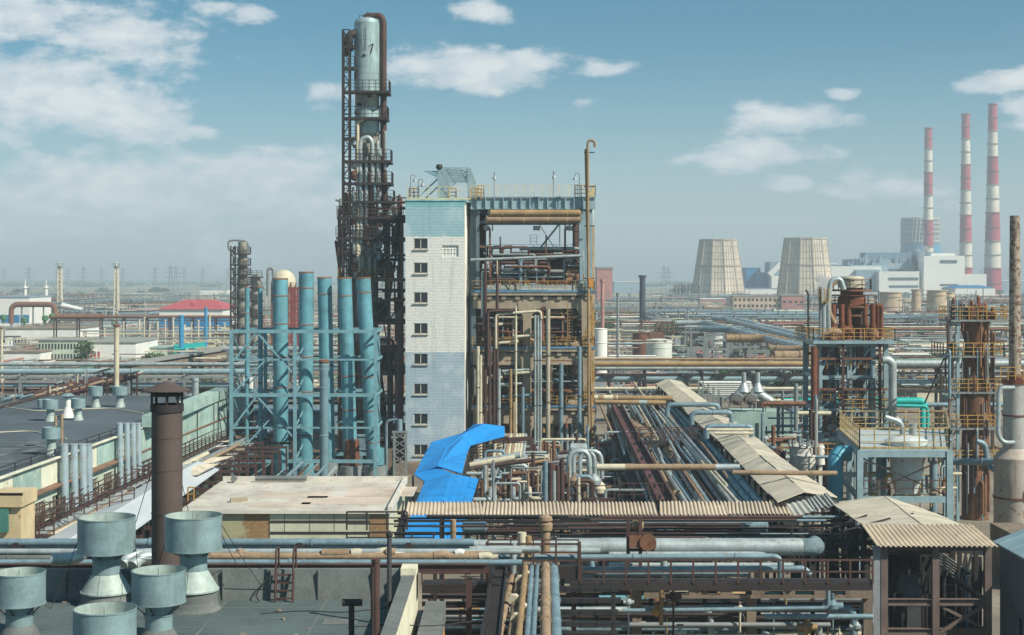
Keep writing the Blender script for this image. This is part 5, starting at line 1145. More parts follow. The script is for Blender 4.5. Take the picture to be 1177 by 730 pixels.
for i in range(34):
    u = r9.uniform(408, 446); v0 = r9.uniform(150, 300); v1 = v0 + r9.uniform(12, 60); y = YO - cr - r9.uniform(.1, .8); b = MB(); pts = [P(u, v1, y), P(u, v0, y)] + ([P(u + r9.uniform(-9, 9), v0 - 1, y + .3)] if i % 2 else []); b.pipe(pts, r9.choice((.07, .1, .15, .2)), 8, .4); b.build('side_pipe', r9.choice((silver, grey, brown, rusty, bluepipe, creampipe, brown)), t)
for i in range(12):
    v = 165 + i*13; u = r9.choice((409, 437)); b = MB(); x = X(u, YO); y = YO - cr - .3; z = Z(v, YO); b.lathe(x, y, [(.15, z - .5), (.4, z - .3), (.4, z + .5), (.15, z + .7)], 12); b.build('side_vessel', r9.choice((grey, rusty, silver, bluepipe)), t)
for i in range(16):
    v = 112 + i*9.5; b = MB(); a = r9.uniform(-1.9, .1); rr = cr*.93; b.tube((cx + rr*math.sin(a + .8), YO - rr*math.cos(a + .8), Z(v, YO)), (cx + (rr + .4)*math.sin(a + .8), YO - (rr + .4)*math.cos(a + .8), Z(v, YO)), .22, 10); b.build('manhole', dkbrown, t)
framec = paint('weathered_frame_steel', (98, 82, 74), .75, 0, .25, .3, (104, 72, 54), 1.0, .2, (60, 52, 48))
# dark frame around the column foot
t = thing('column_frame', 'dense dark steel frame around foot of the tallest column', 'steel frame', (X(426, 182), 182, 0))
for y in (176, 182, 188):
    for u, vt in ((390, 240), (407, 320 if y < 180 else 240), (428, 320 if y < 180 else 250), (447, 320 if y < 180 else 240), (462, 255)):
        b = MB(); b.beam((X(u, y), y, 0), (X(u, y), y, Z(vt, y)), .36); b.build('post', framec, t)
for k, v in enumerate((250, 274, 298, 322, 345, 372, 404, 430, 462, 500, 530)):
    b = MB()
    for y in ((175.8, 182, 188) if v > 320 else (188,)): b.beam((X(389, y), y, Z(v, y)), (X(464, y), y, Z(v, y)), .26, .3)
    for u in (390, 407, 428, 447, 462): b.beam((X(u, 176), 176, Z(v, 176)), (X(u, 176), 188, Z(v, 176)), .25, .3)
    b.build('beam', framec, t)
    if k in (1, 3, 5, 7, 9): b = MB(); b.box(X(390, 176), X(462, 176), 176.2, 188, Z(v, 176) + .15, Z(v, 176) + .22); b.build('grating', framec, t)
    b = MB(); b.rail([(X(389, 176), 175.6, Z(v, 176) + .2), (X(464, 176), 175.6, Z(v, 176) + .2)], 1.1, 1.1, .055, 2); b.build('railing', yellow if v in (322, 462) and k else framec, t)
b = MB()
for i, (u0, u1) in enumerate(((390, 407), (407, 428), (428, 447), (447, 462))*3):
    v = (250, 298, 345, 404, 462)[i % 5]; b.beam((X(u0, 176), 176, Z(v + 24, 176)), (X(u1, 176), 176, Z(v, 176)), .14)
b.build('brace', framec, t)
for i in range(120):
    y = r9.uniform(175.9, 187); u = r9.uniform(390, 462); v = r9.uniform(235, 545); m = r9.choice((dkbrown, brown, brown, bluepipe, rusty, grey, silver, rust2)); r = r9.choice((.08, .12, .18, .28)); z = Z(v, y)
    if r9.random() < .55: pts = [(X(u, y), y, z), (X(u, y), y, z + r9.uniform(3, 9)), (X(u + r9.uniform(-8, 8), y), y, z + 9)]
    else: pts = [(X(390, y), y, z), (X(u, y), y, z), (X(u, y), y, z - r9.uniform(.5, 3))]
    pts = [(p[0], p[1], max(.3, min(p[2], Z(225, YO)))) for p in pts]
    pipe_thing('~ pipe threading the steel frame at foot of tallest column', pts, r, m, 'pipes in the dark column frame', 'pipe', 8)
for i in range(12):
    y = r9.uniform(178, 186); u = r9.uniform(394, 456); k = (274, 322, 372, 430, 500)[i % 5]; z = Z(k, 176) + .3; rr = r9.uniform(.5, .9); h = r9.uniform(1.6, 3); b = MB(); b.lathe(X(u, y), y, [(rr*.4, z), (rr, z + .3), (rr, z + h), (rr*.5, z + h + .4), (.1, z + h + .5)], 16); single('small_vessel', 'upright ~ drum standing in the column frame', 'vessel', b, r9.choice((dkbrown, rusty, black, grey)), 'drums in the dark column frame')
G5 = 'pipes bridging from the column to the tower'
for v, r, m in ((233, .16, brown), (240, .16, brown), (250.5, .3, brown), (255, .22, dkbrown), (277, .16, brown), (294, .16, brown)):
    pipe_thing('brown pipe bridging from the tallest column to white tower', [(X(428, YO - 2), YO - 2, Z(v, YO - 2)), (X(468, YO - 2), YO - 2, Z(v - .5, YO - 2))], r, m, G5)
t = thing('catwalk', 'dark railed catwalk linking column frame to the white tower', 'walkway', (X(455, 175), 175, Z(332, 175)))
b = MB(); z = Z(332, 175); b.box(X(440, 175), X(466, 175), 174, 175.2, z - .4, z); b.build('deck', dkbrown, t); b = MB(); b.rail([(X(440, 175), 174, z), (X(466, 175), 174, z)], 1.2, 1, .06, 2); b.build('railing', yellow, t)
pipe_thing('fat oxide brown standpipe beside left side of the white tower', [(X(459.5, 172), 172, 1), (X(460, 172), 172, Z(358, 172)), (X(466, 172), 173, Z(355, 172))], .38, paint('maroon_pipe', (92, 58, 58), .6, 0, .15, .1), None)
pipe_thing('fat brown header behind the standpipe left of tower', [(X(430, 173), 173, Z(400, 173)), (X(458, 173), 173, Z(400, 173))], .4, brown, None)
# blue grey pipes and lattice stand left of tower foot
t = thing('lattice_stand', 'grey lattice pipe stand left of the white tower foot', 'pipe stand', (X(460, 166), 166, 0))
xs_ = [X(453, 166), X(466.5, 166)]; b = MB(); zt_ = Z(496, 166)
for x in xs_:
    for y in (165.5, 167): b.beam((x, y, 0), (x, y, zt_), .16)
for k in range(6):
    za, zb_ = zt_*k/6, zt_*(k+1)/6; b.beam((xs_[0], 165.5, za), (xs_[1], 165.5, zb_), .1); b.beam((xs_[1], 165.5, za), (xs_[0], 165.5, zb_), .1)
b.beam((xs_[0] - .2, 165.5, zt_), (xs_[1] + .2, 165.5, zt_), .2); b.build('lattice', grey, t)
pipe_thing('grey elbow pipe beside lattice stand left of the white tower', [(X(444, 168), 168, 0), (X(444, 168), 168, Z(484, 168)), (X(456, 168), 168, Z(482, 168))], .17, bluepipe, None)
pipe_thing('grey pipe standing on the lattice stand', [(X(459, 166), 166, zt_), (X(459, 166), 166, Z(482, 166))], .34, bluepipe, None)

# ------------------------------------------------------------------ blue covered gallery
t = thing('blue_gallery', 'bright blue sheet roofed covered stair gallery stepping down from white tower', 'covered stairway', (X(520, 125), 130, 0))
def plate(name, pts, m=blueroof, th=.08):
    b = MB(); b.slab(pts, th); n_ = 4 if len(pts) == 4 else 0; p = [Vector(q) for q in pts]
    for k in range(1, n_):                               # standing seams
        f = k/n_; a = p[0].lerp(p[1], f); c = p[-1].lerp(p[2 if len(p) == 4 else len(p)//2], f); d_ = (c - a)
        b.beam(a + V(0, 0, .03), c - d_*.02 + V(0, 0, .02), .05, .03)
    b.build(name, m, t)
RA, RB, RC = P(580, 490, 150), P(556, 487, 150), P(536, 496.5, 148)
plate('roof_sheet', [RB, RA, P(580, 501, 148), P(541, 511.5, 146), RC]); plate('roof_sheet', [RB, RC, P(528, 500, 152), P(545, 487.5, 153)])
R1, R2 = P(513.5, 514, 140), P(502.5, 535.5, 127)
plate('roof_sheet', [RC, P(541, 511.5, 146), P(537, 520, 138), P(531, 544.5, 125), R2, R1]); plate('roof_sheet', [RC, R1, R2, P(476, 545, 127.5), P(485.5, 527, 138), P(496, 508, 146), P(522, 500.5, 150)])
S0, S1 = P(519, 544, 124), P(507.5, 578, 112)
plate('roof_sheet', [R2 + V(0, .6, -.12), S0 + V(0, .9, -.1), S0, P(488, 553, 124), P(476, 545, 127)]); plate('roof_sheet', [S0, P(550, 550.5, 123), P(541, 580, 112), S1]); plate('roof_sheet', [S0, S1, P(477, 580, 112.5), P(488.5, 553, 123.5)])
S2 = P(500, 612, 104); plate('roof_sheet', [S1, P(541, 580, 112), P(531, 612, 104), S2]); plate('roof_sheet', [S1, S2, P(465, 612, 104.5), P(477, 580, 112.5)])
plate('side_sheet', [P(465, 612, 104.6), P(500, 612, 104.1), P(499, 626, 103), P(458, 628, 104)]); plate('side_sheet', [P(500, 612, 104.05), P(531, 612, 104), P(531, 625, 103.5), P(499, 626, 103)])
b = MB()
for p in (P(541, 511.5, 146), P(580, 501, 148), P(531, 545, 125), P(550, 551, 123), P(541, 580, 112), P(478, 580, 112), P(489, 553, 123.5), P(497, 508, 146), P(476, 545, 127.5)): b = MB(); b.beam((p.x - .1, p.y + .1, 0), (p.x - .1, p.y + .1, p.z - .1), .16); b.build('post', dkbrown, t)
b = MB(); a, c = P(541, 512, 146.2), P(580, 502, 148.2)
for k in range(9): f = V(0, 0, -.28*k - .1); b.beam(a + f, c + f, .06, .1)
a, c = P(531.5, 545, 125.2), P(540, 514, 145)
for k in range(9): f = V(0, 0, -.28*k - .15); b.beam(a + f, c + f, .06, .1)
b.build('side_slats', dkbrown, t)
b = MB(); b.stairs(P(503, 622, 106), P(514, 548, 124) - V(0, 0, 1.5), 2.4); b.build('stair', grey, t)
# ------------------------------------------------------------------ long flat roofed workshop on the left
zr = 9.0
A = G(0, 547, zr); B = G(262, 455, zr); Dv = (B - A).normalized(); Cc = G(120, 447, zr); 
A = A - Dv*40; Nn = Vector((Dv.y, -Dv.x, 0))
t = thing('workshop_building', 'long workshop with dark blue grey flat roof and worn pale fascia, left', 'building', ((A + B)/2).to_2d().to_3d())
W = 24.0; A2, B2 = A - Nn*W, B - Nn*W
b = MB(); b.slab([A, B, B2, A2], .2); b.build('roof', felt2, t)
up = V(0, 0, 1); b = MB(); L = (B - A).length
fas = paint('worn_fascia', (206, 206, 186), .85, 0, .12, .25, (150, 140, 112), .5, .4, (120, 112, 92))
b.wall(A - up*1.9 + Nn*.02, Dv, L, 1.75, [], 0, (0, 0, 0)); b.wall(B - up*1.9, -Nn, W, 1.75, [], 0, (0,0,0)); b.build('fascia', fas, t)
b = MB()
for k in range(int(L/6)):
    if k % 3 == 1: o = A + Dv*(k*6 + .2) - up*1.85 + Nn*.05; b.quad(o, o + Dv*5.4, o + Dv*5.4 + up*1.6, o + up*1.6)
o = A + Dv*(L - 42) - up*6 + Nn*.06; 
b.build('fascia_panel', mintdk, t)
b = MB(); b.slab([A + Nn*.1, B + Nn*.1, B + Nn*.34, A + Nn*.34], .12); b.build('coping', fas, t)
b = MB(); b.wall(B - up*9, -Nn, W, 7.1, [], 0, (0,0,0)); b.slab([A - up*2 + Nn*.5, B - up*2 + Nn*.5, B - up*1.9, A - up*1.9], .12); b.build('ledge', paint('ledge_brown', (120, 92, 74), .85, 0, .2, .2), t)
hs = []; k = 0
x = 2.0
while x < L - 4: hs.append((x, x + 2.6, 2.4, 6.2)); x += 4.0
b = MB(); b.wall(A - up*9 + Nn*.0, Dv, L, 7.0, hs, .25, -Nn); b.build('wall', mint, t)
for h0 in hs: window(t, A - up*(9 - h0[2]) + Dv*h0[0], Dv, h0[1] - h0[0], h0[3] - h0[2], 4, 3, .25, -Nn, False, paint('cream_frame', (150, 146, 128), .7, 0, .15, .15))
b = MB(); b.rail([A + Nn*.1 + up*.02, B + Nn*.1], .55, 3, .06, 1); b.build('railing', dkbrown, t)
b = MB(); q = B - Dv*.2; b.box(q.x - 1, q.x + .3, q.y - 34, q.y, zr, zr + 1.0); b.build('parapet', mintdk, t)
# big mint panels of far end
b = MB()
for k in range(5): o = B - Dv*(36 - k*7) - up*4.6 + Nn*.4; b.quad(o, o + Dv*6.6, o + Dv*6.6 + up*4.4, o + up*4.4); 
b.build('mint_panel', mintdk, t)
def mush(label, u, vb, vt, dpx, hpx, grp='mushroom vents on the dark workshop roof'):
    q = G(u, vb, zr); s = q.y/FPX; t = thing('mushroom_vent', label, 'roof vent', (q.x, q.y, zr), grp); zt = Z(vt, q.y); r = dpx/2*s; h = hpx*s
    b = MB(); b.lathe(q.x, q.y, [(r, zt - h), (r, zt)], 24, True, False); b.lathe(q.x, q.y, [(r*.96, zt), (r*.9, zt - .25), (.05, zt - .2)], 24, False); b.build('drum', duct, t)
    b = MB(); b.lathe(q.x, q.y, [(r*.72, zr), (r*.5, zr + (zt - h - zr)*.45), (r*.5, zt - h)], 20); b.build('neck', ductin, t)
mush('mushroom vent on the workshop roof, one of two close at left', 58, 484, 459, 18, 11); mush('mushroom vent on the workshop roof, beside the thin cowl', 90, 483, 458, 16.5, 11)
mush('mushroom vent at rear of the workshop roof, left of the pole', 110, 468, 444, 16, 11); mush('mushroom vent at rear of the workshop roof, below the tall pale pole', 138, 468, 444, 17, 10)
mush('mushroom vent nearest the front of the workshop roof', 59, 523, 491, 21, 13)
mush('small pale mushroom vent far left on the workshop roof', 48, 470, 459, 10, 9)
q = G(78, 480, zr); t = thing('cowl_vent', 'slim pale cowl pipe between two mushroom vents', 'roof vent', (q.x, q.y, zr)); b = MB(); b.lathe(q.x, q.y, [(.6, zr), (.28, zr + 1), (.28, Z(455, q.y))], 16); b.build('stem', white, t); b = MB(); b.lathe(q.x, q.y, [(.3, Z(457, q.y)), (.65, Z(455, q.y)), (.3, Z(452, q.y))], 16); b.build('cowl', duct, t)
for u, v0, v1 in ((64, 495, 478), (71, 510, 476), (86, 515, 508)):
    q = G(u, v0, zr); b = MB(); b.tube((q.x, q.y, zr), (q.x, q.y, Z(v1, q.y)), .12, 8); single('roof_pole', 'thin brown pole standing on the dark workshop roof', 'post', b, tan, 'poles on the workshop roof')
# upright duct groups along the workshop wall
def ducts(us, v0, v1, dpx, label, grp):
    for i, u in enumerate(us):
        Y = (A.x + .55 - A.y*Dv.x/Dv.y)/((u + 1 - HU)/FPX - Dv.x/Dv.y); r = dpx/2*Y/FPX; t = thing('wall_duct', label, 'duct', (X(u, Y), Y, Z(v0, Y)), grp); b = MB(); b.tube((X(u + 2, Y), Y, 0), (X(u, Y), Y, Z(v1, Y)), r, 18); b.build('shaft', paint('duct_grey_blue', (150, 168, 176), .55, .2, .14, .2, (150, 118, 104), .9, .3, (140, 118, 108)), t); b = MB(); 
        for v in (v1 + 1, v1 + 15, v1 + 32): b.tube((X(u, Y), Y, Z(v, Y) - .05), (X(u, Y), Y, Z(v, Y) + .05), r*1.06, 18)
        b.build('band', grey, t)
ducts((73.5, 84.5, 94.5, 101), 562, 510, 9.6, 'pale upright duct of the near group on the workshop wall', 'near group of wall ducts')
ducts((137.5, 145.5, 152.5, 158.5), 548, 486, 7.2, 'pale upright duct of the far group on the workshop wall', 'far group of wall ducts')
Yq = 160; t = thing('wall_duct', 'single silver capped duct by the far workshop corner', 'duct', (X(225, Yq), Yq, 0)); b = MB(); b.tube((X(225, Yq), Yq, 0), (X(225, Yq), Yq, Z(438, Yq)), .38, 16); b.tube((X(225, Yq), Yq, Z(434, Yq)), (X(225, Yq), Yq, Z(438, Yq)), .46, 16); b.build('shaft', silver, t)
# cream box house at far left
Y = 92; t = thing('stair_house', 'small cream stair house at left edge beside the brown walkway', 'hut', (X(10, Y), Y, 0))
b = MB(); b.box(X(-14, Y), X(25, Y), Y, Y + 3, Z(583, Y), Z(568, Y)); b.box(X(-8, Y), X(22, Y), Y + .3, Y + 3, 0, Z(583, Y)); b.build('wall', paint('tan_render', (186, 168, 132), .85, 0, .14, .2), t); b = MB(); b.slab([P(-15, 567, Y), P(26, 567, Y), P(32, 563, Y + 4), P(-10, 563, Y + 4)], .15); b.build('roof', brown, t); b = MB(); b.box(X(0, Y), X(9, Y), Y - .02, Y + .2, Z(612, Y), Z(585, Y)); b.build('door', paint('green_door', (58, 110, 100), .6), t)

# ------------------------------------------------------------------ alley between workshop and white gallery: brown walkways, pipes
def along(u0, v0, u1, v1, z): return G(u0, v0, z), G(u1, v1, z)
t = thing('walkway', 'brown railed walkway running along the workshop wall', 'walkway', (-29, 120, 0))
w0, w1 = V(-32.4, 84, 5.0), V(-29.6, 172, 5.0); b = MB(); b.slab([w0 - V(.6, 0, 0), w0 + V(.6, 0, 0), w1 + V(.6, 0, 0), w1 - V(.6, 0, 0)], .2); b.build('deck', dkbrown, t)
b = MB(); b.rail([w0 + V(.6, 0, 0), w1 + V(.6, 0, 0)], 1.1, 1.6, .07, 2); b.rail([w0 - V(.6, 0, 0), w1 - V(.6, 0, 0)], 1.1, 1.6, .07, 2); b.build('railing', brown, t)
for k in range(18): p = w0.lerp(w1, k/17); b = MB(); b.beam((p.x + .5, p.y, 0), (p.x + .5, p.y, 4.8), .18); b.build('post', brown, t)
t = thing('walkway', 'brown railed crossover platform between wall ducts and white gallery', 'walkway', (X(150, 126), 126, 0))
Y = 126; b = MB(); z = Z(556, Y); b.box(X(121, Y), X(172, Y), Y, Y + 2, z - .35, z); b.build('deck', brown, t); b = MB(); b.rail([(X(121, Y), Y, z), (X(172, Y), Y, z)], 1.2, .9, .08, 2); b.rail([(X(121, Y), Y + 2, z), (X(172, Y), Y + 2, z)], 1.2, .9, .08, 2); b.build('railing', brown, t)
t = thing('walkway', 'low brown railed walkway in front of the white gallery foot', 'walkway', (X(30, 98), 98, 0))
Y = 96; b = MB(); z = Z(618, Y); b.box(X(-40, Y), X(62, Y), Y, Y + 1.4, z - .3, z); b.build('deck', brown, t); b = MB(); b.rail([(X(-40, Y), Y, z), (X(62, Y), Y, z)], 1.3, .9, .08, 2); b.rail([(X(-40, Y), Y + 1.4, z), (X(100, Y), Y + 12, z + .3)], 1.2, 1.1, .07, 2); b.build('railing', brown, t)
r10 = random.Random(33)
for i in range(130):
    f = i/60; x0_ = -32.6 + 2.6*r10.random(); y0_ = r10.uniform(82, 135); x0_ += (y0_ - 84)*.033; z = r10.uniform(3.4, 5.0); L = r10.uniform(12, 50); m = r10.choice((bluepipe, silver, creampipe, tan, brown, dkbrown, grey, white, tan))
    pipe_thing('~ pipe running down the alley between workshop and white gallery', [(x0_, y0_, z), (x0_ + L*.035, y0_ + L, z)] + ([(x0_ + L*.035 + 1.2, y0_ + L, z)] if r10.random() < .3 else []), r10.choice((.08, .12, .16, .22)), m, 'pipes in the left alley', 'pipe', 8)
for i in range(60):
    y = r10.uniform(84, 160); x0_ = -32.5 + (y - 84)*.033 + r10.random()*2.4; z = r10.uniform(4.2, 5.2); b = MB(); L = r10.uniform(.6, 2.6); a = r10.uniform(-.5, .5)
    b.beam((x0_, y, z), (x0_ + L*math.cos(a), y + L*math.sin(a), z + .05), r10.uniform(.12, .5), r10.uniform(.04, .1)); single('scrap_plank', 'loose ~ board or lagging sheet lying on the left alley pipes', 'board', b, r10.choice((tan, creampipe, white, brown, grey, rusty)), 'loose boards in the left alley')
for i in range(22):
    y = 86 + i*3.8; b = MB(); x0_ = -30.6 + (y - 84)*.033; b.beam((x0_, y, 4.6), (x0_ + 5.5, y, 4.6), .2, .25); b.beam((x0_ + 5.4, y, 0), (x0_ + 5.4, y, 4.8), .18); b.beam((x0_ + 3, y, 0), (x0_ + 3, y, 5.2), .18); single('pipe_trestle', 'brown trestle under the pipes of the left alley', 'pipe support', b, brown, 'trestles in the left alley')
# white sheet covered gallery
t = thing('white_gallery', 'long white sheet roofed pipe gallery running back beside the dark flue', 'covered gallery', (-25, 115, 0))
b = MB(); zc = 5.4
p0, p1 = G(40, 627, 5.6), G(112, 627, 5.8); q0, q1 = G(213, 533, 5.6), G(248, 533, 5.8)
sheets(b, G(66, 627, 6.2) , G(228, 530, 6.3), q1 - V(-.3, 0, .5), p1 + V(.3, 0, -.5), 1, .02); b.slab([G(36, 629, 5.6), G(66, 627, 6.2), G(228, 530, 6.3), G(204, 536, 5.7)], .06); b.build('roof_sheet', paint('white_sheet', (176, 182, 186), .6, .05, .06, .1, (180, 184, 186), .3), t)
b = MB(); b.slab([G(222, 536, 5.8), G(246, 531, 5.8), G(268, 524, 5.8), G(243, 526, 6.2)], .06); b.slab([G(207, 548, 5.9), G(228, 545, 5.9), G(251, 533, 5.9), G(228, 534, 6.3)], .06); b.build('roof_sheet', slate, t)
for k in range(14):
    f = k/13; p = G(38, 627, 5.6).lerp(G(206, 535, 5.6), f); q = p1.lerp(q1, f); b = MB(); b.beam((p.x + .2, p.y, 0), (p.x + .2, p.y, 5.4), .14); b.beam((q.x, q.y, 0), (q.x, q.y, 5.4), .14); b.beam((p.x, p.y, 5.3), (q.x, q.y, 5.4), .12); b.beam((q.x, q.y, 2), (q.x, q.y + 3.5, 2), .1); b.build('post', dkbrown, t)
for i in range(24):
    x0_ = -21.5 + 5*r10.random(); y0_ = r10.uniform(72, 100); z = r10.uniform(2, 4.0); L = min(148 - y0_, r10.uniform(25, 70)); m = r10.choice((bluepipe, silver, dkbrown, grey, brown, tan, bluepipe))
    pipe_thing('~ pipe on the rack between white gallery and brick building', [(x0_, y0_, z), (x0_ - L*.01, y0_ + L, z)], r10.choice((.1, .14, .2)), m, 'pipes beside the brick building', 'pipe', 8)
for i in range(18):
    y = 76 + i*4.0; b = MB(); b.beam((-22, y, 2.8), (-16.2, y, 2.8), .2, .24); b.beam((-22, y, 0), (-22, y, 3.8), .18); b.beam((-16.3, y, 0), (-16.3, y, 3.8), .18); single('pipe_trestle', 'dark trestle of the rack beside the brick building', 'pipe support', b, dkbrown, 'trestles beside the brick building')
t = thing('yellow_frame', 'small yellow gate frame right of the dark flue', 'gate', (X(219, 100), 100, 2)); b = MB(); b.rail([(X(216, 100), 100, Z(576, 100)), (X(223, 100), 100, Z(576, 100))], .9, .4, .08, 1); b.build('frame', yellow, t)

# pipes and rack left of the workshop roof, running to the back
t = thing('pipe_rack', 'rusty brown pipe trestle behind the far left workshop roof edge', 'pipe rack', (-52, 150, 0))
b = MB()
for k in range(26):
    y = 128 + k*3; b.beam((-54.5, y, 0), (-54.5, y, 9.2), .18); b.beam((-50, y, 0), (-50, y, 9.2), .18); b.beam((-54.6, y, 8.4), (-49.9, y, 8.4), .18)
b.beam((-50, 126, 9.2), (-50, 204, 9.2), .14); b.build('frame', brown, t)
for k in range(9): pipe_thing('~ pipe lying on the rusty trestle behind workshop roof', [(-54.2 + k*.5, 120 + r10.uniform(0, 8), 8.3 if k % 2 else 8.7), (-54.2 + k*.5, 205, 8.3 if k % 2 else 8.7)], r10.choice((.12, .18, .22)), r10.choice((brown, silver, bluepipe, tan, brown)), 'pipes on the rusty trestle', 'pipe', 8)

# seams, patches and cables over the workshop roof
t = bpy.data.objects['workshop_building']; b = MB()
for k in range(30): o = A + Dv*(k*L/30 + 1); b.beam(o + V(0, 0, .03) - Nn*.3, o - Nn*(W - .3) + V(0, 0, .03), .07, .03)
b.build('felt_seam', feltdk, t); b = MB()
for k in range(26): o = A + Dv*r10.uniform(35, L - 3) - Nn*r10.uniform(1, W - 4); a_ = r10.uniform(.5, 3.5); c_ = r10.uniform(.4, 2); b.quad(o + V(0, 0, .006), o + Dv*a_ + V(0, 0, .006), o + Dv*a_ - Nn*c_ + V(0, 0, .006), o - Nn*c_ + V(0, 0, .006))
b.build('patch', paint('felt_patch', (92, 100, 104), .85, 0, .2, .3, (112, 112, 108), .5), t)
for k in range(3):
    b = MB(); o = A + Dv*(40 + k*22) - Nn*3; b.pipe([o + V(0, 0, .06), o + Dv*6 - Nn*5 + V(0, 0, .06), o + Dv*2 - Nn*11 + V(0, 0, .06), o + Dv*9 - Nn*18 + V(0, 0, .06)], .05, 5, 1.5); single('cable', 'pale cable lying across the dark workshop roof', 'cable', b, creampipe, 'cables on the workshop roof')
for k in range(70):                                      # clutter on the trestle along the far roof edge
    y = r10.uniform(126, 204); x = r10.uniform(-54.6, -49.4); z = 8.6 + r10.random()*.9; Lk_ = r10.uniform(.5, 7); m = r10.choice((brown, rusty, silver, tan, bluepipe, creampipe, grey, brown)); BIN.mat(BINM.setdefault(m.name, len(BINM)))
    if k % 3: BIN.tube((x, y, z), (x + r10.uniform(-.3, .3), y + Lk_, z), r10.uniform(.05, .16), 6)
    else: BIN.beam((x, y, 7.5), (x, y, z + r10.uniform(0, 1.2)), .12)
# ------------------------------------------------------------------ pale roofed gallery running back on the right
def eave(pts, z): return [G(u, v, z) for u, v in pts]
t = thing('roofed_gallery', 'long pale sheet roofed conveyor gallery running back from the hut', 'covered gallery', (21, 150, 0))
el = eave(((754, 441), (773, 459), (784, 468), (798, 483), (828, 508), (858, 541), (893, 577)), 8.0); er = eave(((783, 438.5), (797, 450), (813, 462), (828, 474), (862, 497), (912, 537), (962, 571)), 8.0)
rg = [Vector(((a.x*.55 + c.x*.45), (a.y + c.y)/2, 8.5)) for a, c in zip(el, er)]
b = MB(); b2 = MB()
for (a0, a1), (c0, c1), (r0, r1) in zip(zip(el, el[1:]), zip(er, er[1:]), zip(rg, rg[1:])):
    n = max(1, int((a0 - a1).length/3.6))
    for i in range(n):
        f0, f1 = i/n, (i + 1)/n + .008; b.mat(int(rng.random() < .4)); b2.mat(int(rng.random() < .4)); o = V(rng.uniform(-.07, .05), 0, rng.uniform(-.02, .05)); b.slab([a0.lerp(a1, f0) + o, r0.lerp(r1, f0) + o, r0.lerp(r1, f1) + o, a0.lerp(a1, f1) + o], .06); o = V(rng.uniform(-.01, .05), 0, rng.uniform(-.02, .04)); b2.slab([r0.lerp(r1, f0) + o, c0.lerp(c1, f0) + o, c0.lerp(c1, f1) + o, r0.lerp(r1, f1) + o], .06)
b.build('roof_sheet', [slate, slate2], t); b2.build('roof_sheet', [slate, slate2], t)
for i in range(30):
    f = i/29*(len(el) - 1.001); k = int(f); f -= k; a = el[k].lerp(el[k+1], f); c = er[k].lerp(er[k+1], f); b = MB(); b.beam((a.x + .3, a.y, 0), (a.x + .3, a.y, 7.9), .16); b.beam((c.x - .3, c.y, 0), (c.x - .3, c.y, 7.9), .16); b.beam((a.x, a.y, 7.8), (c.x, c.y, 7.8), .14); b.beam((a.x, a.y, 4.6), (c.x, c.y, 4.6), .2); b.beam((a.x + .3, a.y, 4.6), (a.x + .3, a.y + 3, 7.6), .1); b.build('frame', dkbrown, t)
b = MB()
for a, c in zip(el, el[1:]): b.beam(a + V(.3, 0, -3.2), c + V(.3, 0, -3.2), .4, .3); b.beam(a + V(.3, 0, -.15), c + V(.3, 0, -.15), .12)
b.build('truss', dkbrown, t); 
b = MB(); c0, c1 = el[0], el[-1]; b.slab([c0 + V(.8, 0, -3), c1 + V(.8, 0, -3), c1 + V(3, 0, -3), c0 + V(3, 0, -3)], .2); b.build('belt', black, t)

# ------------------------------------------------------------------ pipe alley between structure and gallery
G6 = 'pipes running back in the central pipe alley'
r12 = random.Random(41)
def alley(label, xa, xb, ya, yb, z, r, m, grp=G6, fl=0): return pipe_thing(label, [(xa, ya, z), (xb, yb, z)], r, m, grp, 'pipe', 12, 'pipe', None, fl)
specs = [(9.6, .2, bluepipe, 5.6), (10.2, .26, bluepipe, 5.7), (10.9, .3, silver, 5.8), (11.5, .16, tan, 5.7), (12.0, .22, silver, 5.8), (12.5, .16, bluepipe, 5.8), (13.0, .26, grey, 6.0), (13.5, .2, bluepipe, 6.0), (13.9, .13, brown, 6.1), (14.4, .22, bluepipe, 6.2), (14.9, .2, silver, 6.3), (15.4, .24, bluepipe, 6.5), (15.9, .26, teal, 6.7), (16.4, .3, teal, 6.9)]
for i, (x, r, m, z) in enumerate(specs):
    far = r12.choice((160, 175, 190, 205)); alley('%s pipe running straight back in the central pipe alley' % {bluepipe: 'blue grey', silver: 'silver', tan: 'tan lagged', grey: 'dull grey', brown: 'brown', teal: 'fat teal'}[m], x, x + (far - 98)*.031, 98, far, z, r, m, fl=14)
for i in range(44): x = r12.uniform(9.8, 16.2); y = r12.uniform(98, 160); L = r12.uniform(10, 60); alley('smaller ~ pipe lying over others in the central pipe alley', x, x + L*r12.uniform(.015, .05), y, y + L, 5.9 + max(0, x - 12)*.22 + r12.uniform(0, .5), r12.choice((.07, .1, .14)), r12.choice((silver, bluepipe, creampipe, tan, brown)), 'small pipes over the central pipe alley')
t = thing('pipe_rack', 'dark steel trestle carrying pipes of the central alley', 'pipe rack', (15, 150, 0))
b = MB()
for k in range(20):
    y = 100 + k*5.6; x = 10 + (y - 98)*.031; b.beam((x - .6, y, 5.1), (x + 6.4, y, 5.1), .24, .3); b.beam((x + 3.4, y, 5.5), (x + 6.6, y, 5.9), .2, .3); 
    for q in (0, 3, 6.2): b.beam((x + q, y, 0), (x + q, y, 6.8 if q == 0 else 5.1), .22)
b.build('frame', dkbrown, t)
t = thing('cable_tray', 'wide maroon cable tray sloping back left of the pipe alley', 'cable tray', (11.5, 145, 0))
b = MB(); p, q = G(763, 577, 6.4), G(708, 468, 6.4); b.beam(p, q, 1.2, .25); b.beam(p + V(-.55, 0, .3), q + V(-.55, 0, .3), .08, .5); b.beam(p + V(.55, 0, .3), q + V(.55, 0, .3), .08, .5); b.build('tray', paint('maroon_steel', (88, 58, 58), .75, 0, .2, .15), t)
b = MB()
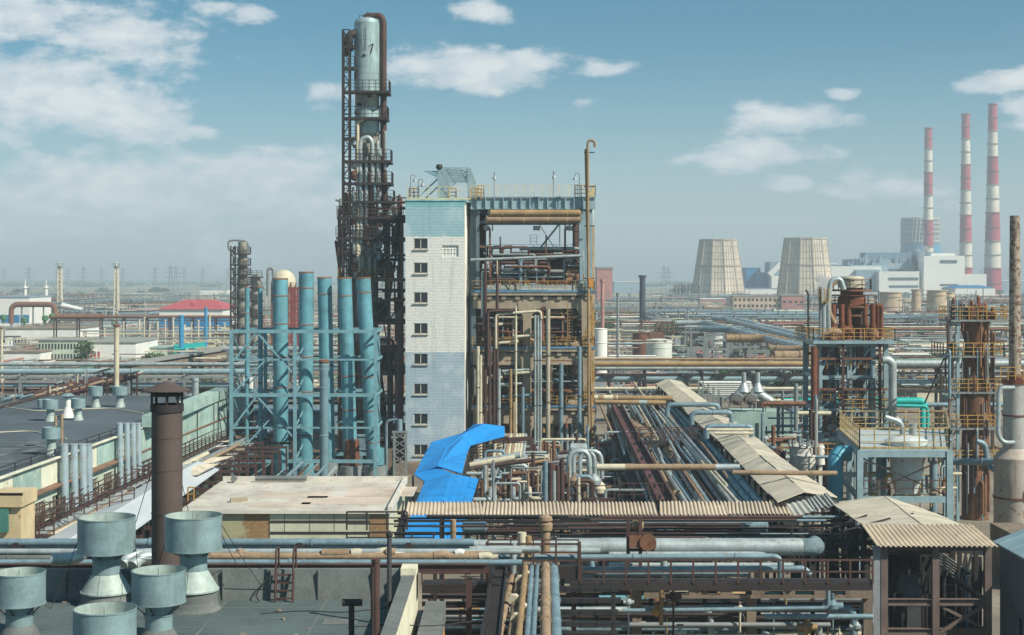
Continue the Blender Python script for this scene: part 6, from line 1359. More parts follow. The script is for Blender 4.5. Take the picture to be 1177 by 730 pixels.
for k in range(14): c = p.lerp(q, (k + .5)/14); b.beam((c.x, c.y, 0), c, .2)
b.build('post', dkbrown, t)
b = MB(); p2, q2 = G(735, 577, 5.2), G(700, 478, 5.2); b.beam(p2, q2, .8, .5); b.beam(p2 + V(1.5, 0, .3), q2 + V(1.2, 0, .3), .5, .3); single('cable_tray', 'dark lower cable tray beside the maroon tray', 'cable tray', b, dkbrown)
# stained lagged pipes with big flanges in the mid alley
for u0, v0, u1, v1, r in ((724, 488, 752, 508, .55), (748, 492, 775, 528, .4), (733, 480, 745, 495, .5)):
    pipe_thing('stained lagged pipe with bulging joints in mid pipe alley', [G(u0, v0, 6.0), G(u1, v1, 6.0)], r, paint('stained_lagging', (142, 124, 104), .9, 0, .25, .35, (96, 78, 62), 1.2), 'stained lagged pipes in mid alley', 'pipe', 12, flanges=3)
t = thing('walkway', 'brown railed footbridge crossing the central pipe alley', 'walkway', (14, 141, 0))
z = 6.8; Y = YZ(508, z); b = MB(); b.box(X(735, Y), X(810, Y), Y, Y + 1.5, z - .3, z); b.build('deck', dkbrown, t); b = MB(); b.rail([(X(735, Y), Y, z), (X(810, Y), Y, z)], 1.15, 1.1, .07, 2); b.rail([(X(735, Y), Y + 1.5, z), (X(810, Y), Y + 1.5, z)], 1.15, 1.1, .07, 2); b.build('railing', brown, t)
b = MB()
for u in (737, 772, 808): b.beam((X(u, Y), Y + .7, 0), (X(u, Y), Y + .7, z - .3), .22)
b.build('post', dkbrown, t)
def span(label, u0, v0, u1, v1, Y, r, m, segs=None, grp=None, drop=0):
    pts = [P(u0, v0, Y), P(u1, v1, Y)]
    if drop: pts = [pts[0] - V(0, 0, drop)] + pts + [pts[1] - V(0, 0, drop)]
    o = pipe_thing(label, pts, r, m, grp, 'pipe', 14)
    if segs:
        for f0, f1, mm in segs: b = MB(); a, c = P(u0, v0, Y).lerp(P(u1, v1, Y), f0), P(u0, v0, Y).lerp(P(u1, v1, Y), f1); b.tube(a, c, r*1.03, 14); b.build('cladding', mm, o)
    return o
span('tan pipe with silver clad ends crossing over the pipe alley', 686, 537, 850, 537, YZ(537, 9.0), .22, tan, [(0, .23, creampipe), (.83, 1, silver)])
span('tan pipe continuing over the gallery roof towards right platform', 842, 543, 962, 544, YZ(543, 8.9), .16, tan)
span('twin topmost tan pipe entering behind the concrete structure', 683, 457, 773, 458, 168, .3, ochre, [(0, .3, creampipe)]); span('lower tan pipe with silver tip by the concrete structure', 684, 462, 765, 463, 164, .26, ochre, [(.55, .75, silver)])
for i, (u0, u1, v, Y) in enumerate(((767, 826, 465, 170), (795, 841, 474, 158), (812, 864, 490, 144))): pipe_thing('fat grey pipe arched over the pale gallery roof', [P(u0, v + 14, YZ(v, 9.2)), P(u0, v, YZ(v, 9.2)), P(u1, v, YZ(v, 9.2)), P(u1, v + 12, YZ(v, 9.2))], .24, bluepipe, 'grey pipes arched over the gallery', 'pipe', 14, 'pipe', .6)
for i, (u0, u1, v, Y) in enumerate(((812, 866, 494, 141), (822, 866, 498, 139))): span('thin pale pipe beside the arch over the gallery roof', u0, v, u1, v, YZ(v, 9.1), .13, creampipe, None, 'thin pipes over the gallery')
for i in range(12):
    u0 = r12.uniform(690, 760); u1 = u0 + r12.uniform(15, 70); v = r12.uniform(470, 570); Y = YZ(v, r12.uniform(4.5, 7)); m = r12.choice((bluepipe, silver, creampipe, tan, grey)); pts = [P(u0, v + 9, Y), P(u0, v, Y), P(u1, v, Y)]
    pipe_thing('short ~ hooked pipe at the left edge of the central alley', pts, r12.choice((.12, .17, .22)), m, 'hooked pipes by the central alley', 'pipe', 10)
# lagged knobs at the near end of the alley
for u, v in ((778, 572), (853, 571), (790, 515), (769, 545)):
    q = G(u, v, 5.6); b = MB(); b.lathe(q.x, q.y, [(.2, q.z - .4), (.42, q.z - .2), (.5, q.z + .2), (.3, q.z + .5), (.1, q.z + .55)], 12); single('lagged_valve', 'lumpy pale lagged valve in the central pipe alley', 'valve', b, tan, 'lagged valves in the pipe alley')

# ------------------------------------------------------------------ manifold in front of the concrete structure
r13 = random.Random(57)
t = thing('pipe_portal', 'oxide brown square pipe portal before the concrete structure', 'pipe rack', (X(600, 150), 150, 0))
for Y in (150, 153): b = MB(); b.beam((X(566, Y), Y, Z(507, Y)), (X(612, Y), Y, Z(504, Y)), .3, .45); b.beam((X(611, Y), Y, Z(504, Y)), (X(611, Y), Y, 0), .35); b.beam((X(567, Y), Y, Z(507, Y)), (X(567, Y), Y, 0), .35); b.build('portal', brown, t)
for i in range(11): u = 570 + i*3.3; Y = 150; pipe_thing('~ lagged pipe leaning out under the brown portal', [P(u - 3, 530, Y - 5), P(u, 511, Y), P(u + 1, 500, Y + 6)], .19, r13.choice((creampipe, silver, tan, creampipe)), 'leaning pipes under brown portal', 'pipe', 10)
for v, u0, u1, Y, r, m in ((527, 545, 598, 140, .3, silver), (530, 540, 592, 138, .26, creampipe), (524, 600, 634, 142, .16, creampipe), (529, 598, 632, 141, .16, ochre), (533, 545, 610, 135, .2, brown)): span('fat pale pipe ramped beside the blue gallery', u0, v + 5, u1, v - 4 if r > .19 else v, Y, r, m, None, 'ramped pipes beside the blue gallery')
for i in range(190):
    z = r13.uniform(.8, 4.6); u = r13.uniform(548, 700); v = r13.uniform(520, 582); Y = max(104, min(162, YZ(v, z))); u1 = min(716, u + r13.uniform(-30, 55)); m = r13.choice((silver, silver, creampipe, brown, brown, bluepipe, tan, grey, rusty)); r = r13.choice((.07, .1, .14, .18, .18)); p = P(u, v, Y); x1 = X(u1, Y)
    k = r13.random()
    if k < .35: pts = [(p.x, Y, 0), (p.x, Y, p.z + 1.5), (x1, Y, p.z + 1.5), (x1, Y, max(.2, p.z - 2))]
    elif k < .6: pts = [(p.x, Y, p.z), (p.x, Y - 6, p.z), (x1, Y - 6, p.z)]
    elif k < .8: pts = [(p.x, Y, 0), (p.x, Y, p.z + r13.uniform(1, 3.5))]
    else: pts = [(p.x, Y, p.z), (x1, Y, p.z), (x1, Y + 5, p.z)]
    pipe_thing('bent ~ pipe of the manifold between blue gallery and pipe alley', pts, r, m, 'manifold pipes', 'pipe', 9)
for i in range(22):
    Y = r13.uniform(108, 160); u = r13.uniform(552, 700); x = X(u, Y); h = r13.uniform(.8, 1.6); z = r13.uniform(0, 3.4); rr = r13.uniform(.2, .45); b = MB(); b.lathe(x, Y, [(rr*.5, z), (rr*.5, z + h*.3), (rr, z + h*.4), (rr, z + h*.75), (rr*.3, z + h), (rr*.7, z + h), (rr*.7, z + h + .06)], 12); single('valve', 'small ~ flanged valve in the manifold beyond corrugated canopy', 'valve', b, r13.choice((rusty, brown, silver, yellow, creampipe)), 'valves in the manifold')
for i in range(16):
    Y = r13.uniform(106, 158); x0_ = X(r13.uniform(550, 690), Y); z = r13.uniform(2, 5); w = r13.uniform(2, 5); b = MB(); b.beam((x0_, Y, 0), (x0_, Y, z), .2); b.beam((x0_ + w, Y, 0), (x0_ + w, Y, z), .2); b.beam((x0_, Y, z), (x0_ + w, Y, z), .2, .26); single('pipe_goalpost', 'oxide brown goalpost pipe support in the manifold', 'pipe support', b, brown, 'brown pipe supports in the manifold')
Y = 128
for du in (0, 6, 14): pipe_thing('tall silver hairpin pipe bend in front of structure', [P(654 + du*.9, 573, Y), P(654 + du*.9, 519, Y), P(677 + du, 518, Y), P(678 + du, 550, Y)], (.19 if du else .24), silver, 'silver hairpin bends', 'pipe', 14, 'pipe', .9)
t = thing('small_vessel', 'short silver drum on top of the hairpin pipe bends', 'vessel', (X(664, Y), Y, Z(517, Y))); b = MB(); b.hcyl(P(656, 515, Y + .6), P(673, 515, Y + .6), .42); b.build('shell', silver, t)
for u, v in ((662, 553), (671, 556), (683, 553), (660, 562), (690, 562)): q = P(u, v, Y - 2); b = MB(); b.lathe(q.x, q.y, [(.2, q.z - 1.2), (.3, q.z - .6), (.62, q.z - .3), (.62, q.z + .1), (.35, q.z + .4), (.15, q.z + .6)], 14); single('flanged_pump', '~ pump body with flanges under the silver hairpin bends', 'pump', b, r13.choice((creampipe, silver, tan)), 'pumps under the hairpin bends')
b = MB(); b.rail([P(655, 577, 112), P(706, 577, 112)], 1.2, 1.5, .07, 1); single('railing', 'brown railing behind corrugated canopy near hairpin bends', 'railing', b, brown)
b = MB(); b.rail([P(712, 575, 108), P(762, 575, 108)], 1.2, 1.2, .06, 2); single('railing', 'brown and yellow railing behind corrugated canopy by the maroon tray', 'railing', b, brown)
for u, m in ((627, bluepipe), (633, brown), (637, silver), (641, brown), (646, brown)): pipe_thing('upright ~ manifold riser before the concrete structure', [P(u, 577, 120), P(u, r13.uniform(522, 548), 120)], .2, m, 'manifold risers', 'pipe', 10)

# ------------------------------------------------------------------ silver fan pair on a mint plinth
Y = 165; t = thing('exhaust_fans', 'twin silver exhaust fans with conical stacks on mint plinth', 'fan', (X(866, Y), Y, 0))
b = MB(); b.box(X(842, Y), X(906, Y), Y - 1, Y + 4, 0, Z(473, Y)); b.build('plinth', mintdk, t)
for u in (846, 862):
    b = MB(); zc = Z(459, Y); b.tube((X(u, Y), Y - .8, zc), (X(u, Y), Y + 1, zc), .62, 20); b.tube((X(u, Y), Y - .9, zc), (X(u, Y), Y - .8, zc), .3, 14); b.build('casing', paint('fan_grey', (118, 116, 112), .6, .2, .2, .2), t)
    b = MB(); x = X(u + 9, Y); b.lathe(x, Y, [(.75, Z(450, Y)), (.62, Z(447, Y)), (.26, Z(440, Y)), (.24, Z(428, Y))], 16); b.tube((x - .8, Y, Z(458, Y)), (x, Y, Z(449, Y)), .6, 14); b.build('stack', silver, t)
b = MB(); b.tube(P(872, 453, Y), P(886, 462, Y), .55, 14); b.build('duct', silver, t)
b = MB(); b.rail([P(838, 473, Y - 1), P(908, 473, Y - 1)], 1.1, 1.2, .06, 2); b.build('railing', brown, t)
t = thing('cooler_bank', 'row of white slanted louvre panels left of the silver fans', 'cooler', (X(830, 185), 185, 0))
b = MB()
for k in range(7): b.slab([P(803 + k*2, 438 + k*2.2, 186), P(862, 438 + k*2.2, 186), P(864, 439.4 + k*2.2, 185), P(806 + k*2, 439.4 + k*2.2, 185)], .12)
b.build('louvre', white, t); b = MB()
for u in (803, 808, 814, 820, 826): b.beam(P(u, 436 + (u - 803)*.5, 184), (X(u, 184), 184, 0), .22)
b.build('post', grey, t)

# ------------------------------------------------------------------ reactor tower with rusty head (right)
YA = 146.0; zD = Z(391, YA)
t = thing('reactor_tower', 'pale blue framed reactor tower with rusty head and grey tank on top', 'process tower', (X(980, YA), YA, 0))
for y in (YA, YA + 7):
    for u in (942, 976, 1003, 1018): b = MB(); b.ibeam((X(u, YA), y, 0), (X(u, YA), y, zD), .45, .45); b.build('post', paleblue, t)
for v in (396, 434, 472, 505):
    b = MB()
    for y in (YA, YA + 7): b.beam((X(940, YA), y, Z(v, YA)), (X(1021, YA), y, Z(v, YA)), .3, .38)
    for u in (942, 1018): b.beam((X(u, YA), YA, Z(v, YA)), (X(u, YA), YA + 7, Z(v, YA)), .25, .35)
    b.build('beam', paleblue, t)
b = MB()
for (u0, v0), (u1, v1) in (((942, 430), (957, 398)), ((976, 434), (1000, 400)), ((976, 440), (999, 470)), ((943, 470), (975, 440)), ((1003, 436), (1018, 468)), ((943, 503), (976, 474)), ((1018, 503), (985, 475))): b.beam((X(u0, YA), YA - .1, Z(v0, YA)), (X(u1, YA), YA - .1, Z(v1, YA)), .18)
b.build('brace', paleblue, t)
for u, r, m in ((961, .62, bluepipe), (999, .6, bluepipe), (985, .35, silver), (1010, .3, grey), (951, .3, grey)): b = MB(); b.lathe(X(u, YA), YA + 3, [(r, 0), (r, zD)], 20); b.build('inner_vessel', m, t)
b = MB(); b.box(X(932, YA), X(1025, YA), YA - 1.2, YA + 8, zD - .3, zD); b.build('deck', paleblue, t)
b = MB(); b.rail([(X(932, YA), YA + 8, zD), (X(932, YA), YA - 1.2, zD), (X(1025, YA), YA - 1.2, zD), (X(1025, YA), YA + 8, zD)], 1.15, 1.0, .075, 2); b.build('railing', yellow, t)
for k, (u, v0, v1) in enumerate(((938, 560, 398), (950, 560, 398), (967, 520, 392), (991, 560, 392), (1009, 560, 392))): b = MB(); b.beam((X(u, YA), YA - .8 + (k % 2), Z(v1, YA)), (X(u, YA), YA - .8 + (k % 2), Z(v0, YA)), .24); b.build('rusty_post', rust2 if k % 2 else brown, t)
for k, v in enumerate((412, 424, 447, 459, 484, 495)):
    b = MB(); b.box(X(944, YA), X(1016, YA), YA + 1, YA + 4, Z(v, YA) - .08, Z(v, YA)) if k % 3 == 1 else b.beam((X(941, YA), YA - .5, Z(v, YA)), (X(1020, YA), YA - .5, Z(v, YA)), .14, .2); b.build('rusty_beam', brown if k % 2 else rusty, t)
    b = MB(); b.rail([(X(944 + 6*(k % 3), YA), YA - .3, Z(v, YA)), (X(985 + 10*(k % 4), YA), YA - .3, Z(v, YA))], 1.0, .8, .06, 1); b.build('railing', yellow if k % 2 else brown, t)
xa_, ya_ = X(987, YA), YA + 3
b = MB(); b.lathe(xa_, ya_, [(1.28, Z(331, YA)), (1.25, Z(320, YA)), (1.1, Z(318, YA)), (.3, Z(317, YA))], 28); b.ring(xa_, ya_, Z(322, YA), 1.25, .06, .08, 28); b.build('tank', paint('grey_tank', (172, 166, 148), .6, .1, .15, .25, (116, 92, 70), .8, .3), t)
b = MB(); b.lathe(xa_, ya_, [(.95, zD), (.95, Z(360, YA)), (1.35, Z(354, YA)), (1.35, Z(343, YA)), (1.1, Z(340, YA)), (1.1, Z(331, YA))], 24); b.build('rusty_head', rust2, t)
for v, w in ((333, 1.9), (352, 2.4), (362, 2.2)): b = MB(); z = Z(v, YA); b.lathe(xa_, ya_, [(w, z - .18), (w, z)], 20); b.rail([(xa_ + w*math.cos(a*math.pi/5), ya_ + w*math.sin(a*math.pi/5), z) for a in range(11)], 1.0, 1.2, .06, 1); b.build('platform', rusty, t)
for u in (960, 970, 978, 997, 1006, 1012): b = MB(); b.tube((X(u, YA), YA + 1, zD), (X(u, YA), YA + 1, Z(350, YA)), .28, 12); b.tube((X(u, YA), YA + 1, Z(378, YA)), (X(u, YA), YA + 1, Z(374, YA)), .4, 12); b.build('rusty_leg', rust2, t)
for pts, r, m in (([(952, 390), (952, 345), (955, 322), (966, 320), (970, 333)], .26, silver), ([(947, 390), (947, 350), (954, 347)], .25, silver), ([(943, 392), (943, 330)], .16, grey), ([(960, 372), (953, 360), (953, 330), (962, 323)], .22, tan), ([(966, 385), (972, 376), (980, 384)], .3, rust2), ([(1008, 352), (1013, 350), (1013, 388)], .2, rust2), ([(948, 388), (956, 380), (966, 384)], .42, tan)): b = MB(); b.pipe([P(u, v, YA - .4) for u, v in pts], r, 12, .6); b.build('pipe', m, t)
b = MB(); z = Z(346, YA); b.box(X(941, YA), X(950, YA), YA - 1, YA, z - .1, z); b.rail([(X(941, YA), YA, z), (X(941, YA), YA - 1, z), (X(950, YA), YA - 1, z)], 1.1, .4, .07, 2); b.build('basket', yellow, t)
b = MB(); b.lathe(X(956, YA), YA - .2, [(.8, zD), (.85, zD + .5), (.6, zD + .9), (.2, zD + 1)], 16); b.lathe(X(1003, YA), YA - .2, [(.5, zD), (.6, zD + .8), (.3, zD + 1.1)], 16); b.build('manway', rusty, t)
pipe_thing('dark rusty standpipe along left side of the reactor tower', [P(935.5, 512, YA - 1), P(935.5, 398, YA - 1)], .3, rust2, None); pipe_thing('thin dark tall pole left of the reactor tower', [P(929, 420, 190), P(929, 337, 190), P(926, 333, 190)], .12, black, None, 'pole', 8, 'post')
pipe_thing('fat pale pipe hooked down right side of reactor tower', [P(1014, 414, YA - 1.6), P(1021, 413, YA - 1.6), P(1026, 418, YA - 1.6), P(1026, 480, YA - 1.6), P(1035, 487, YA - 1.6), P(1042, 483, YA - 1.6)], .38, silver, None, 'pipe', 16, 'pipe', .9)
pipe_thing('long aqua green pipe behind reactor tower', [P(898, 462, 172), P(1061, 461, 172), P(1062, 470, 172), P(1062, 496, 170)], .42, aqua, None, 'pipe', 16, 'pipe', 1.3, 9)
pipe_thing('thin aqua pipe beside the aqua bend', [P(1018, 466, 168), P(1066, 467, 168), P(1066, 494, 168)], .2, aqua, None, 'pipe', 12)
for i in range(80):
    y = r13.uniform(YA - .4, YA + 7); u = r13.uniform(945, 1015); v = r13.uniform(400, 505); m = r13.choice((bluepipe, silver, grey, rust2, creampipe, rusty, brown, brown)); u1 = u + r13.uniform(-20, 25); pts = [P(u, v, y), P(u, v - 14, y), P(u1, v - 14, y)]
    pipe_thing('small ~ pipe threading the pale blue reactor frame', pts, r13.choice((.08, .12, .16)), m, 'pipes in the reactor tower', 'pipe', 8)
for v in (472, 505): b = MB(); b.rail([(X(968, YA), YA - .6, Z(v, YA)), (X(1022, YA), YA - .6, Z(v, YA))], 1.1, .9, .07, 2); single('railing', 'yellow railing on a lower level of reactor tower', 'railing', b, yellow, 'yellow railings low on the reactor tower')

# ------------------------------------------------------------------ railed platform with white hopper
YB = 112.0; zP = Z(516, YB); u0, u1 = 988, 1091
t = thing('steel_platform', 'pale blue steel platform with yellow railing in front of reactor tower', 'platform', (X(1040, YB), YB, 0))
ybk = YZ(494, zP); xl0, xl1 = X(u0, YB), X(u1, YB); xb0, xb1 = X(964, ybk), X(1068, ybk); q = [V(xl0, YB, zP), V(xl1, YB, zP), V(xb1 + 1.4, ybk, zP), V(xb0, ybk, zP)]
b = MB(); b.slab(q, .12); b.build('deck', paint('deck_plate', (168, 178, 178), .7, .1, .12, .1), t)
b = MB(); 
for a, c in zip(q, q[1:] + q[:1]): b.beam(a - V(0, 0, .35), c - V(0, 0, .35), .25, .5)
b.build('edge_beam', paleblue, t)
for p in q: b = MB(); b.ibeam((p.x, p.y, 0), (p.x, p.y, zP - .1), .45, .42); b.build('post', paleblue, t)
b = MB(); z2 = Z(574, YB); b.beam((xl0, YB, z2), (xl1, YB, z2), .3, .45); b.beam((xl0, YB, z2), (xb0, ybk, z2), .25, .4); b.beam((xb0, ybk, z2), (xb1, ybk, z2), .25, .4); b.build('beam', paleblue, t)
b = MB(); b.beam((xl0, YB + .1, zP - .6), (xl1, YB + .1, z2 + .2), .1); b.beam((xl0, YB - .05, z2 + .2), (xl1, YB - .05, zP - .6), .1); b.build('brace', dkbrown, t)
b = MB(); b.rail([q[3], q[0], q[1], q[2], q[3]], 1.55, 1.05, .075, 2, True); b.build('railing', paint('ochre_rail', (172, 152, 108), .6, 0, .25, .4, (120, 80, 66), 2), t)
b = MB(); b.rail([V(xl0, YB - .01, z2 + .2), V(xl1, YB - .01, z2 + .2)], 1.2, 1.2, .06, 1); b.build('railing', brown, t)
t = thing('hopper', 'white cone bottomed hopper hanging through the pale blue platform', 'hopper', (X(1042, YB + 2.5), YB + 2.5, Z(566, YB)))
xh, yh = X(1042, YB + 2.5), YB + 2.6; b = MB(); b.lathe(xh, yh, [(.8, Z(572, YB)), (1.15, Z(555, YB)), (1.2, zP - .2)], 28); b.lathe(xh, yh, [(1.2, zP - .2), (1.55, zP + .05), (1.6, zP + .35), (1.1, zP + .6), (.3, zP + .75)], 28); b.build('shell', paint('hopper_white', (188, 196, 194), .6, .1, .12, .2, (130, 118, 100), 1.5), t)
b = MB(); b.pipe([(xh - .3, yh, zP + .6), (xh - .3, yh, zP + 1.7), (xh - 1.6, yh, zP + 2.1)], .2, 12); b.pipe([(xh + .5, yh, zP + .5), (xh + .5, yh, zP + 1.6)], .3, 12); b.build('nozzle', silver, t)
pipe_thing('fat blue elbow duct left of the white hopper', [P(978, 521, YB + 4), P(962, 521, YB + 4), P(960, 534, YB + 3), P(960, 585, YB + 3)], .6, paint('deep_teal', (70, 138, 158), .5, .1, .15, .08), None, 'duct', 18, 'duct', 1.3)
pipe_thing('fat blue grey pipe standing under the pale blue platform', [P(1013, 590, YB + 4), P(1013, 525, YB + 4)], .4, bluepipe, None, 'pipe', 14); pipe_thing('blue grey pipe under right part of the pale platform', [P(1073, 590, YB + 5), P(1073, 530, YB + 5)], .3, bluepipe, None, 'pipe', 14)
for i in range(60):
    y = r13.uniform(YB + 2, YB + 16); u = r13.uniform(992, 1088); v = r13.uniform(522, 590); m = r13.choice((bluepipe, silver, grey, rusty, creampipe, yellow)); pts = [P(u, v, y), P(u, v - 16, y), P(u + r13.uniform(-16, 20), v - 16, y)]
    pipe_thing('small ~ pipe in the shade under pale blue platform', pts, r13.choice((.07, .11, .15)), m, 'pipes under the pale platform', 'pipe', 8)
def tank(label, u, vt, vb, dpx, Y, m, grp=None, name='storage_tank', dome=.12, bands=2, base=None):
    r = dpx/2*Y/FPX; x = X(u, Y); zt, zb = Z(vt, Y), (Z(vb, Y) if base is None else base); t = thing(name, label, 'tank', (x, Y, zb), grp); h = zt - zb
    b = MB(); b.lathe(x, Y, [(r, zb), (r, zt), (r*.96, zt + .03), (r*.5, zt + r*dome*.8), (.05, zt + r*dome)], 32); b.build('shell', m, t)
    b = MB()
    for i in range(bands): b.ring(x, Y, zb + h*(i + 1)/(bands + .6), r*.998, r*.015 + .02, h*.012 + .04, 32)
    b.ring(x, Y, zt - .06, r*.99, r*.02 + .03, .12, 32); b.build('band', m, t)
    return t
t = tank('white flanged vessel left of the pale blue platform', 921, 513, 560, 26, 128, paint('vessel_white', (196, 194, 184), .6, .05, .1, .25, (130, 100, 74), 1), None, 'process_vessel', .3)
for i in range(10): a = i*.63; x, y = X(921, 128) + 1.0*math.cos(a), 128 + 1.0*math.sin(a); b = MB(); b.tube((x, y, Z(513, 128)), (x, y, Z(513, 128) + .5), .09, 8); b.build('bolt', grey, t)
tank('smaller pale vessel in front of the white flanged vessel', 927, 524, 560, 20, 122, paint('vessel_white', (196, 194, 184)), None, 'process_vessel', .3)
b = MB(); b.rail([P(898, 527, 134), P(962, 527, 134)], 1.3, .8, .07, 2); single('platform_rail', 'yellow railing around the white flanged vessel', 'railing', b, yellow)
for i in range(120):
    Y = r13.uniform(130, 200); u = r13.uniform(868, 940); v = r13.uniform(455, 535); z0_ = Z(v, Y); m = r13.choice((silver, creampipe, rusty, grey, brown, bluepipe, bluepipe)); k = r13.random()
    if k < .5: pts = [(X(u, Y), Y, max(0, z0_ - 3)), (X(u, Y), Y, z0_ + r13.uniform(0, 2))]
    else: pts = [P(u, v, Y), P(min(955, u + r13.uniform(10, 50)), v, Y)]
    pipe_thing('small ~ process pipe between the gallery and reactor tower', pts, r13.choice((.09, .14, .2)), m, 'small pipes left of the reactor tower', 'pipe', 8)
for i in range(14):
    Y = r13.uniform(125, 180); u = r13.uniform(872, 952); x = X(u, Y); z = Z(r13.uniform(485, 525), Y); rr = r13.uniform(.35, .7); h = r13.uniform(1, 2.4); b = MB(); b.lathe(x, Y, [(rr, 0 if False else z - h), (rr, z), (rr*.5, z + rr*.5), (.1, z + rr*.6)], 14); b.beam((x, Y, 0), (x, Y, z - h), .3); single('small_vessel', 'small ~ upright drum standing left of the reactor tower', 'vessel', b, r13.choice((silver, creampipe, rusty, white, brown)), 'small drums left of the reactor tower')

# ------------------------------------------------------------------ stained column with ring decks
YV = 138.0; xv = X(1116, YV); s = YV/FPX
stained = paint('stained_column', (122, 86, 62), .75, .1, .25, .4, (84, 58, 44), .8, .6, (52, 42, 36))
t = thing('process_column', 'brown stained column with yellow railed decks right of reactor tower', 'column', (xv, YV, 0))
b = MB(); b.lathe(xv + s*4, YV - .2, [(s*15, 0), (s*15, Z(500, YV)), (s*14, Z(494, YV)), (s*17, Z(480, YV)), (s*16.5, Z(440, YV)), (s*14, Z(428, YV)), (s*16, Z(418, YV)), (s*12, Z(405, YV)), (s*11.5, Z(395, YV)), (s*15.5, Z(380, YV)), (s*16.5, Z(369, YV)), (s*13, Z(366, YV))], 28); b.build('shell', stained, t)
for v, ua, ub in ((367, 1087, 1158), (408, 1078, 1147), (449, 1085, 1149), (490, 1083, 1140), (530, 1085, 1150)):
    z = Z(v, YV); b = MB(); b.box(X(ua, YV), X(ub, YV), YV - 1.7, YV - 1.0, z - .16, z); b.box(X(ub - 14, YV), X(ub, YV), YV - 1.0, YV + 2, z - .16, z); b.box(X(ua, YV), X(ua + 14, YV), YV - 1.0, YV + 2, z - .16, z); b.build('deck', grey, t)
    b = MB(); b.rail([(X(ua, YV), YV + 2, z), (X(ua, YV), YV - 1.7, z), (X(ub, YV), YV - 1.7, z), (X(ub, YV), YV + 2, z)], 1.15, .85, .075, 2); b.build('railing', yellow, t)
for u in (1088, 1096): 
    b = MB(); b.beam((X(u, YV), YV - 1.3, 0), (X(u, YV), YV - 1.3, Z(345, YV)), .26); b.build('post', paleblue if u > 1090 else grey, t)
b = MB(); 
vs_ = list(range(350, 600, 14))
for i in range(len(vs_) - 1): a_, c_ = ((1088, 1096) if i % 2 else (1096, 1088)); b.beam((X(a_, YV), YV - 1.3, Z(vs_[i], YV)), (X(c_, YV), YV - 1.3, Z(vs_[i+1], YV)), .12); b.beam((X(1088, YV), YV - 1.3, Z(vs_[i], YV)), (X(1096, YV), YV - 1.3, Z(vs_[i], YV)), .12)
b.build('lattice', grey, t)
for i in range(44):
    u = r13.uniform(1086, 1144); v0 = r13.uniform(360, 560); b = MB(); y = YV - r13.uniform(1.3, 1.9); b.pipe([P(u, v0 + r13.uniform(15, 60), y), P(u, v0, y)] + ([P(u + r13.uniform(-7, 7), v0, y + .6)] if r13.random() < .6 else []), r13.choice((.06, .09, .14)), 8); b.build('side_pipe', r13.choice((stained, dkbrown, bluepipe, grey, brown, dkbrown)), t)
for u, v, r, h in ((1093, 350, .3, 1.8), (1103, 356, .45, 1.2), (1113, 352, .4, 1.6), (1121, 347, .35, 2.0), (1128, 355, .5, 1.0), (1138, 360, .35, .8)): b = MB(); x = X(u, YV); z = Z(367, YV); b.lathe(x, YV - .8, [(r, z), (r, z + h*.5), (r*1.3, z + h*.55), (r*1.3, z + h*.65), (r*.7, z + h*.7), (r*.5, Z(v - 6, YV)), (.05, Z(v - 8, YV))], 12); b.build('top_nozzle', r13.choice((rust2, rusty, black)), t)
for i in range(6): b = MB(); u = 1090 + i*8; b.beam(P(u, 367, YV - 1.6), P(u, r13.uniform(330, 350), YV - 1.6), .07); b.build('mast', grey, t)
pipe_thing('long grey pipe leaving the stained column for the peeling chimney', [P(1094, 531, 132), P(1168, 530, 128)], .3, bluepipe, None, 'pipe', 14, flanges=4)
pipe_thing('pale hooked pipe on left flank of the peeling chimney', [P(1166, 446, 119), P(1150, 446, 119), P(1148, 452, 119), P(1147, 500, 119), P(1153, 509, 119), P(1166, 509, 119)], .19, silver, None, 'pipe', 12, 'pipe', .6)
pipe_thing('blue grey pipe looped between column and chimney', [P(1122, 507, 130), P(1132, 510, 130), P(1136, 540, 130), P(1165, 541, 128)], .24, bluepipe, None, 'pipe', 12, 'pipe', .9)
pipe_thing('slanting black stay cable left of the stained column', [P(1063, 463, 160), P(1088, 405, 140)], .09, black, None, 'cable', 6, 'cable')

# ------------------------------------------------------------------ peeling chimney at right edge
Yc = 120.0; xc_ = X(1166.5, Yc); s = Yc/FPX
t = thing('peeling_chimney', 'tall rust peeling grey chimney at right edge of the picture', 'chimney', (xc_, Yc, 0))
b = MB(); b.lathe(xc_, Yc, [(s*7.0, Z(432, Yc)), (s*5.6, Z(248, Yc)), (s*4.6, Z(248, Yc)), (s*4.5, Z(260, Yc))], 24); b.build('upper_shaft', scabby, t)
b = MB(); b.lathe(xc_, Yc, [(s*13.5, Z(515, Yc)), (s*13, Z(440, Yc))], 32); b.build('lower_shaft', paint('stained_grey', (160, 160, 156), .6, .1, .14, .3, (116, 88, 70), .7, .4, (96, 80, 66)), t)
b = MB(); b.ring(xc_, Yc, Z(441, Yc), s*6, s*8.5, .35, 32); b.ring(xc_, Yc, Z(432, Yc) - .2, s*6.8, s*1.6, .3, 24); b.ring(xc_, Yc, Z(478, Yc), s*13.2, .08, .12, 32); b.build('flange', rust2, t)
b = MB(); x2 = X(1166, Yc); b.lathe(x2, Yc, [(s*23, 0), (s*23, Z(526, Yc)), (s*14, Z(515, Yc))], 36); b.build('base', paint('rusty_base', (168, 158, 146), .65, .1, .15, .34, (122, 86, 66), .7, .5, (110, 82, 66)), t)
b = MB(); b.ring(x2, Yc, Z(572, Yc), s*22.9, .08, .14, 36); b.lathe(X(1175, Yc), Yc - s*23, [(.28, Z(564, Yc) - .3), (.28, Z(564, Yc) + .3)], 14); b.build('hoop', rust2, t)
b = MB(); b.rail([P(1150, 437, Yc - 1), P(1176, 437, Yc - 1)], 1.0, .6, .06, 2); b.build('railing', yellow, t)
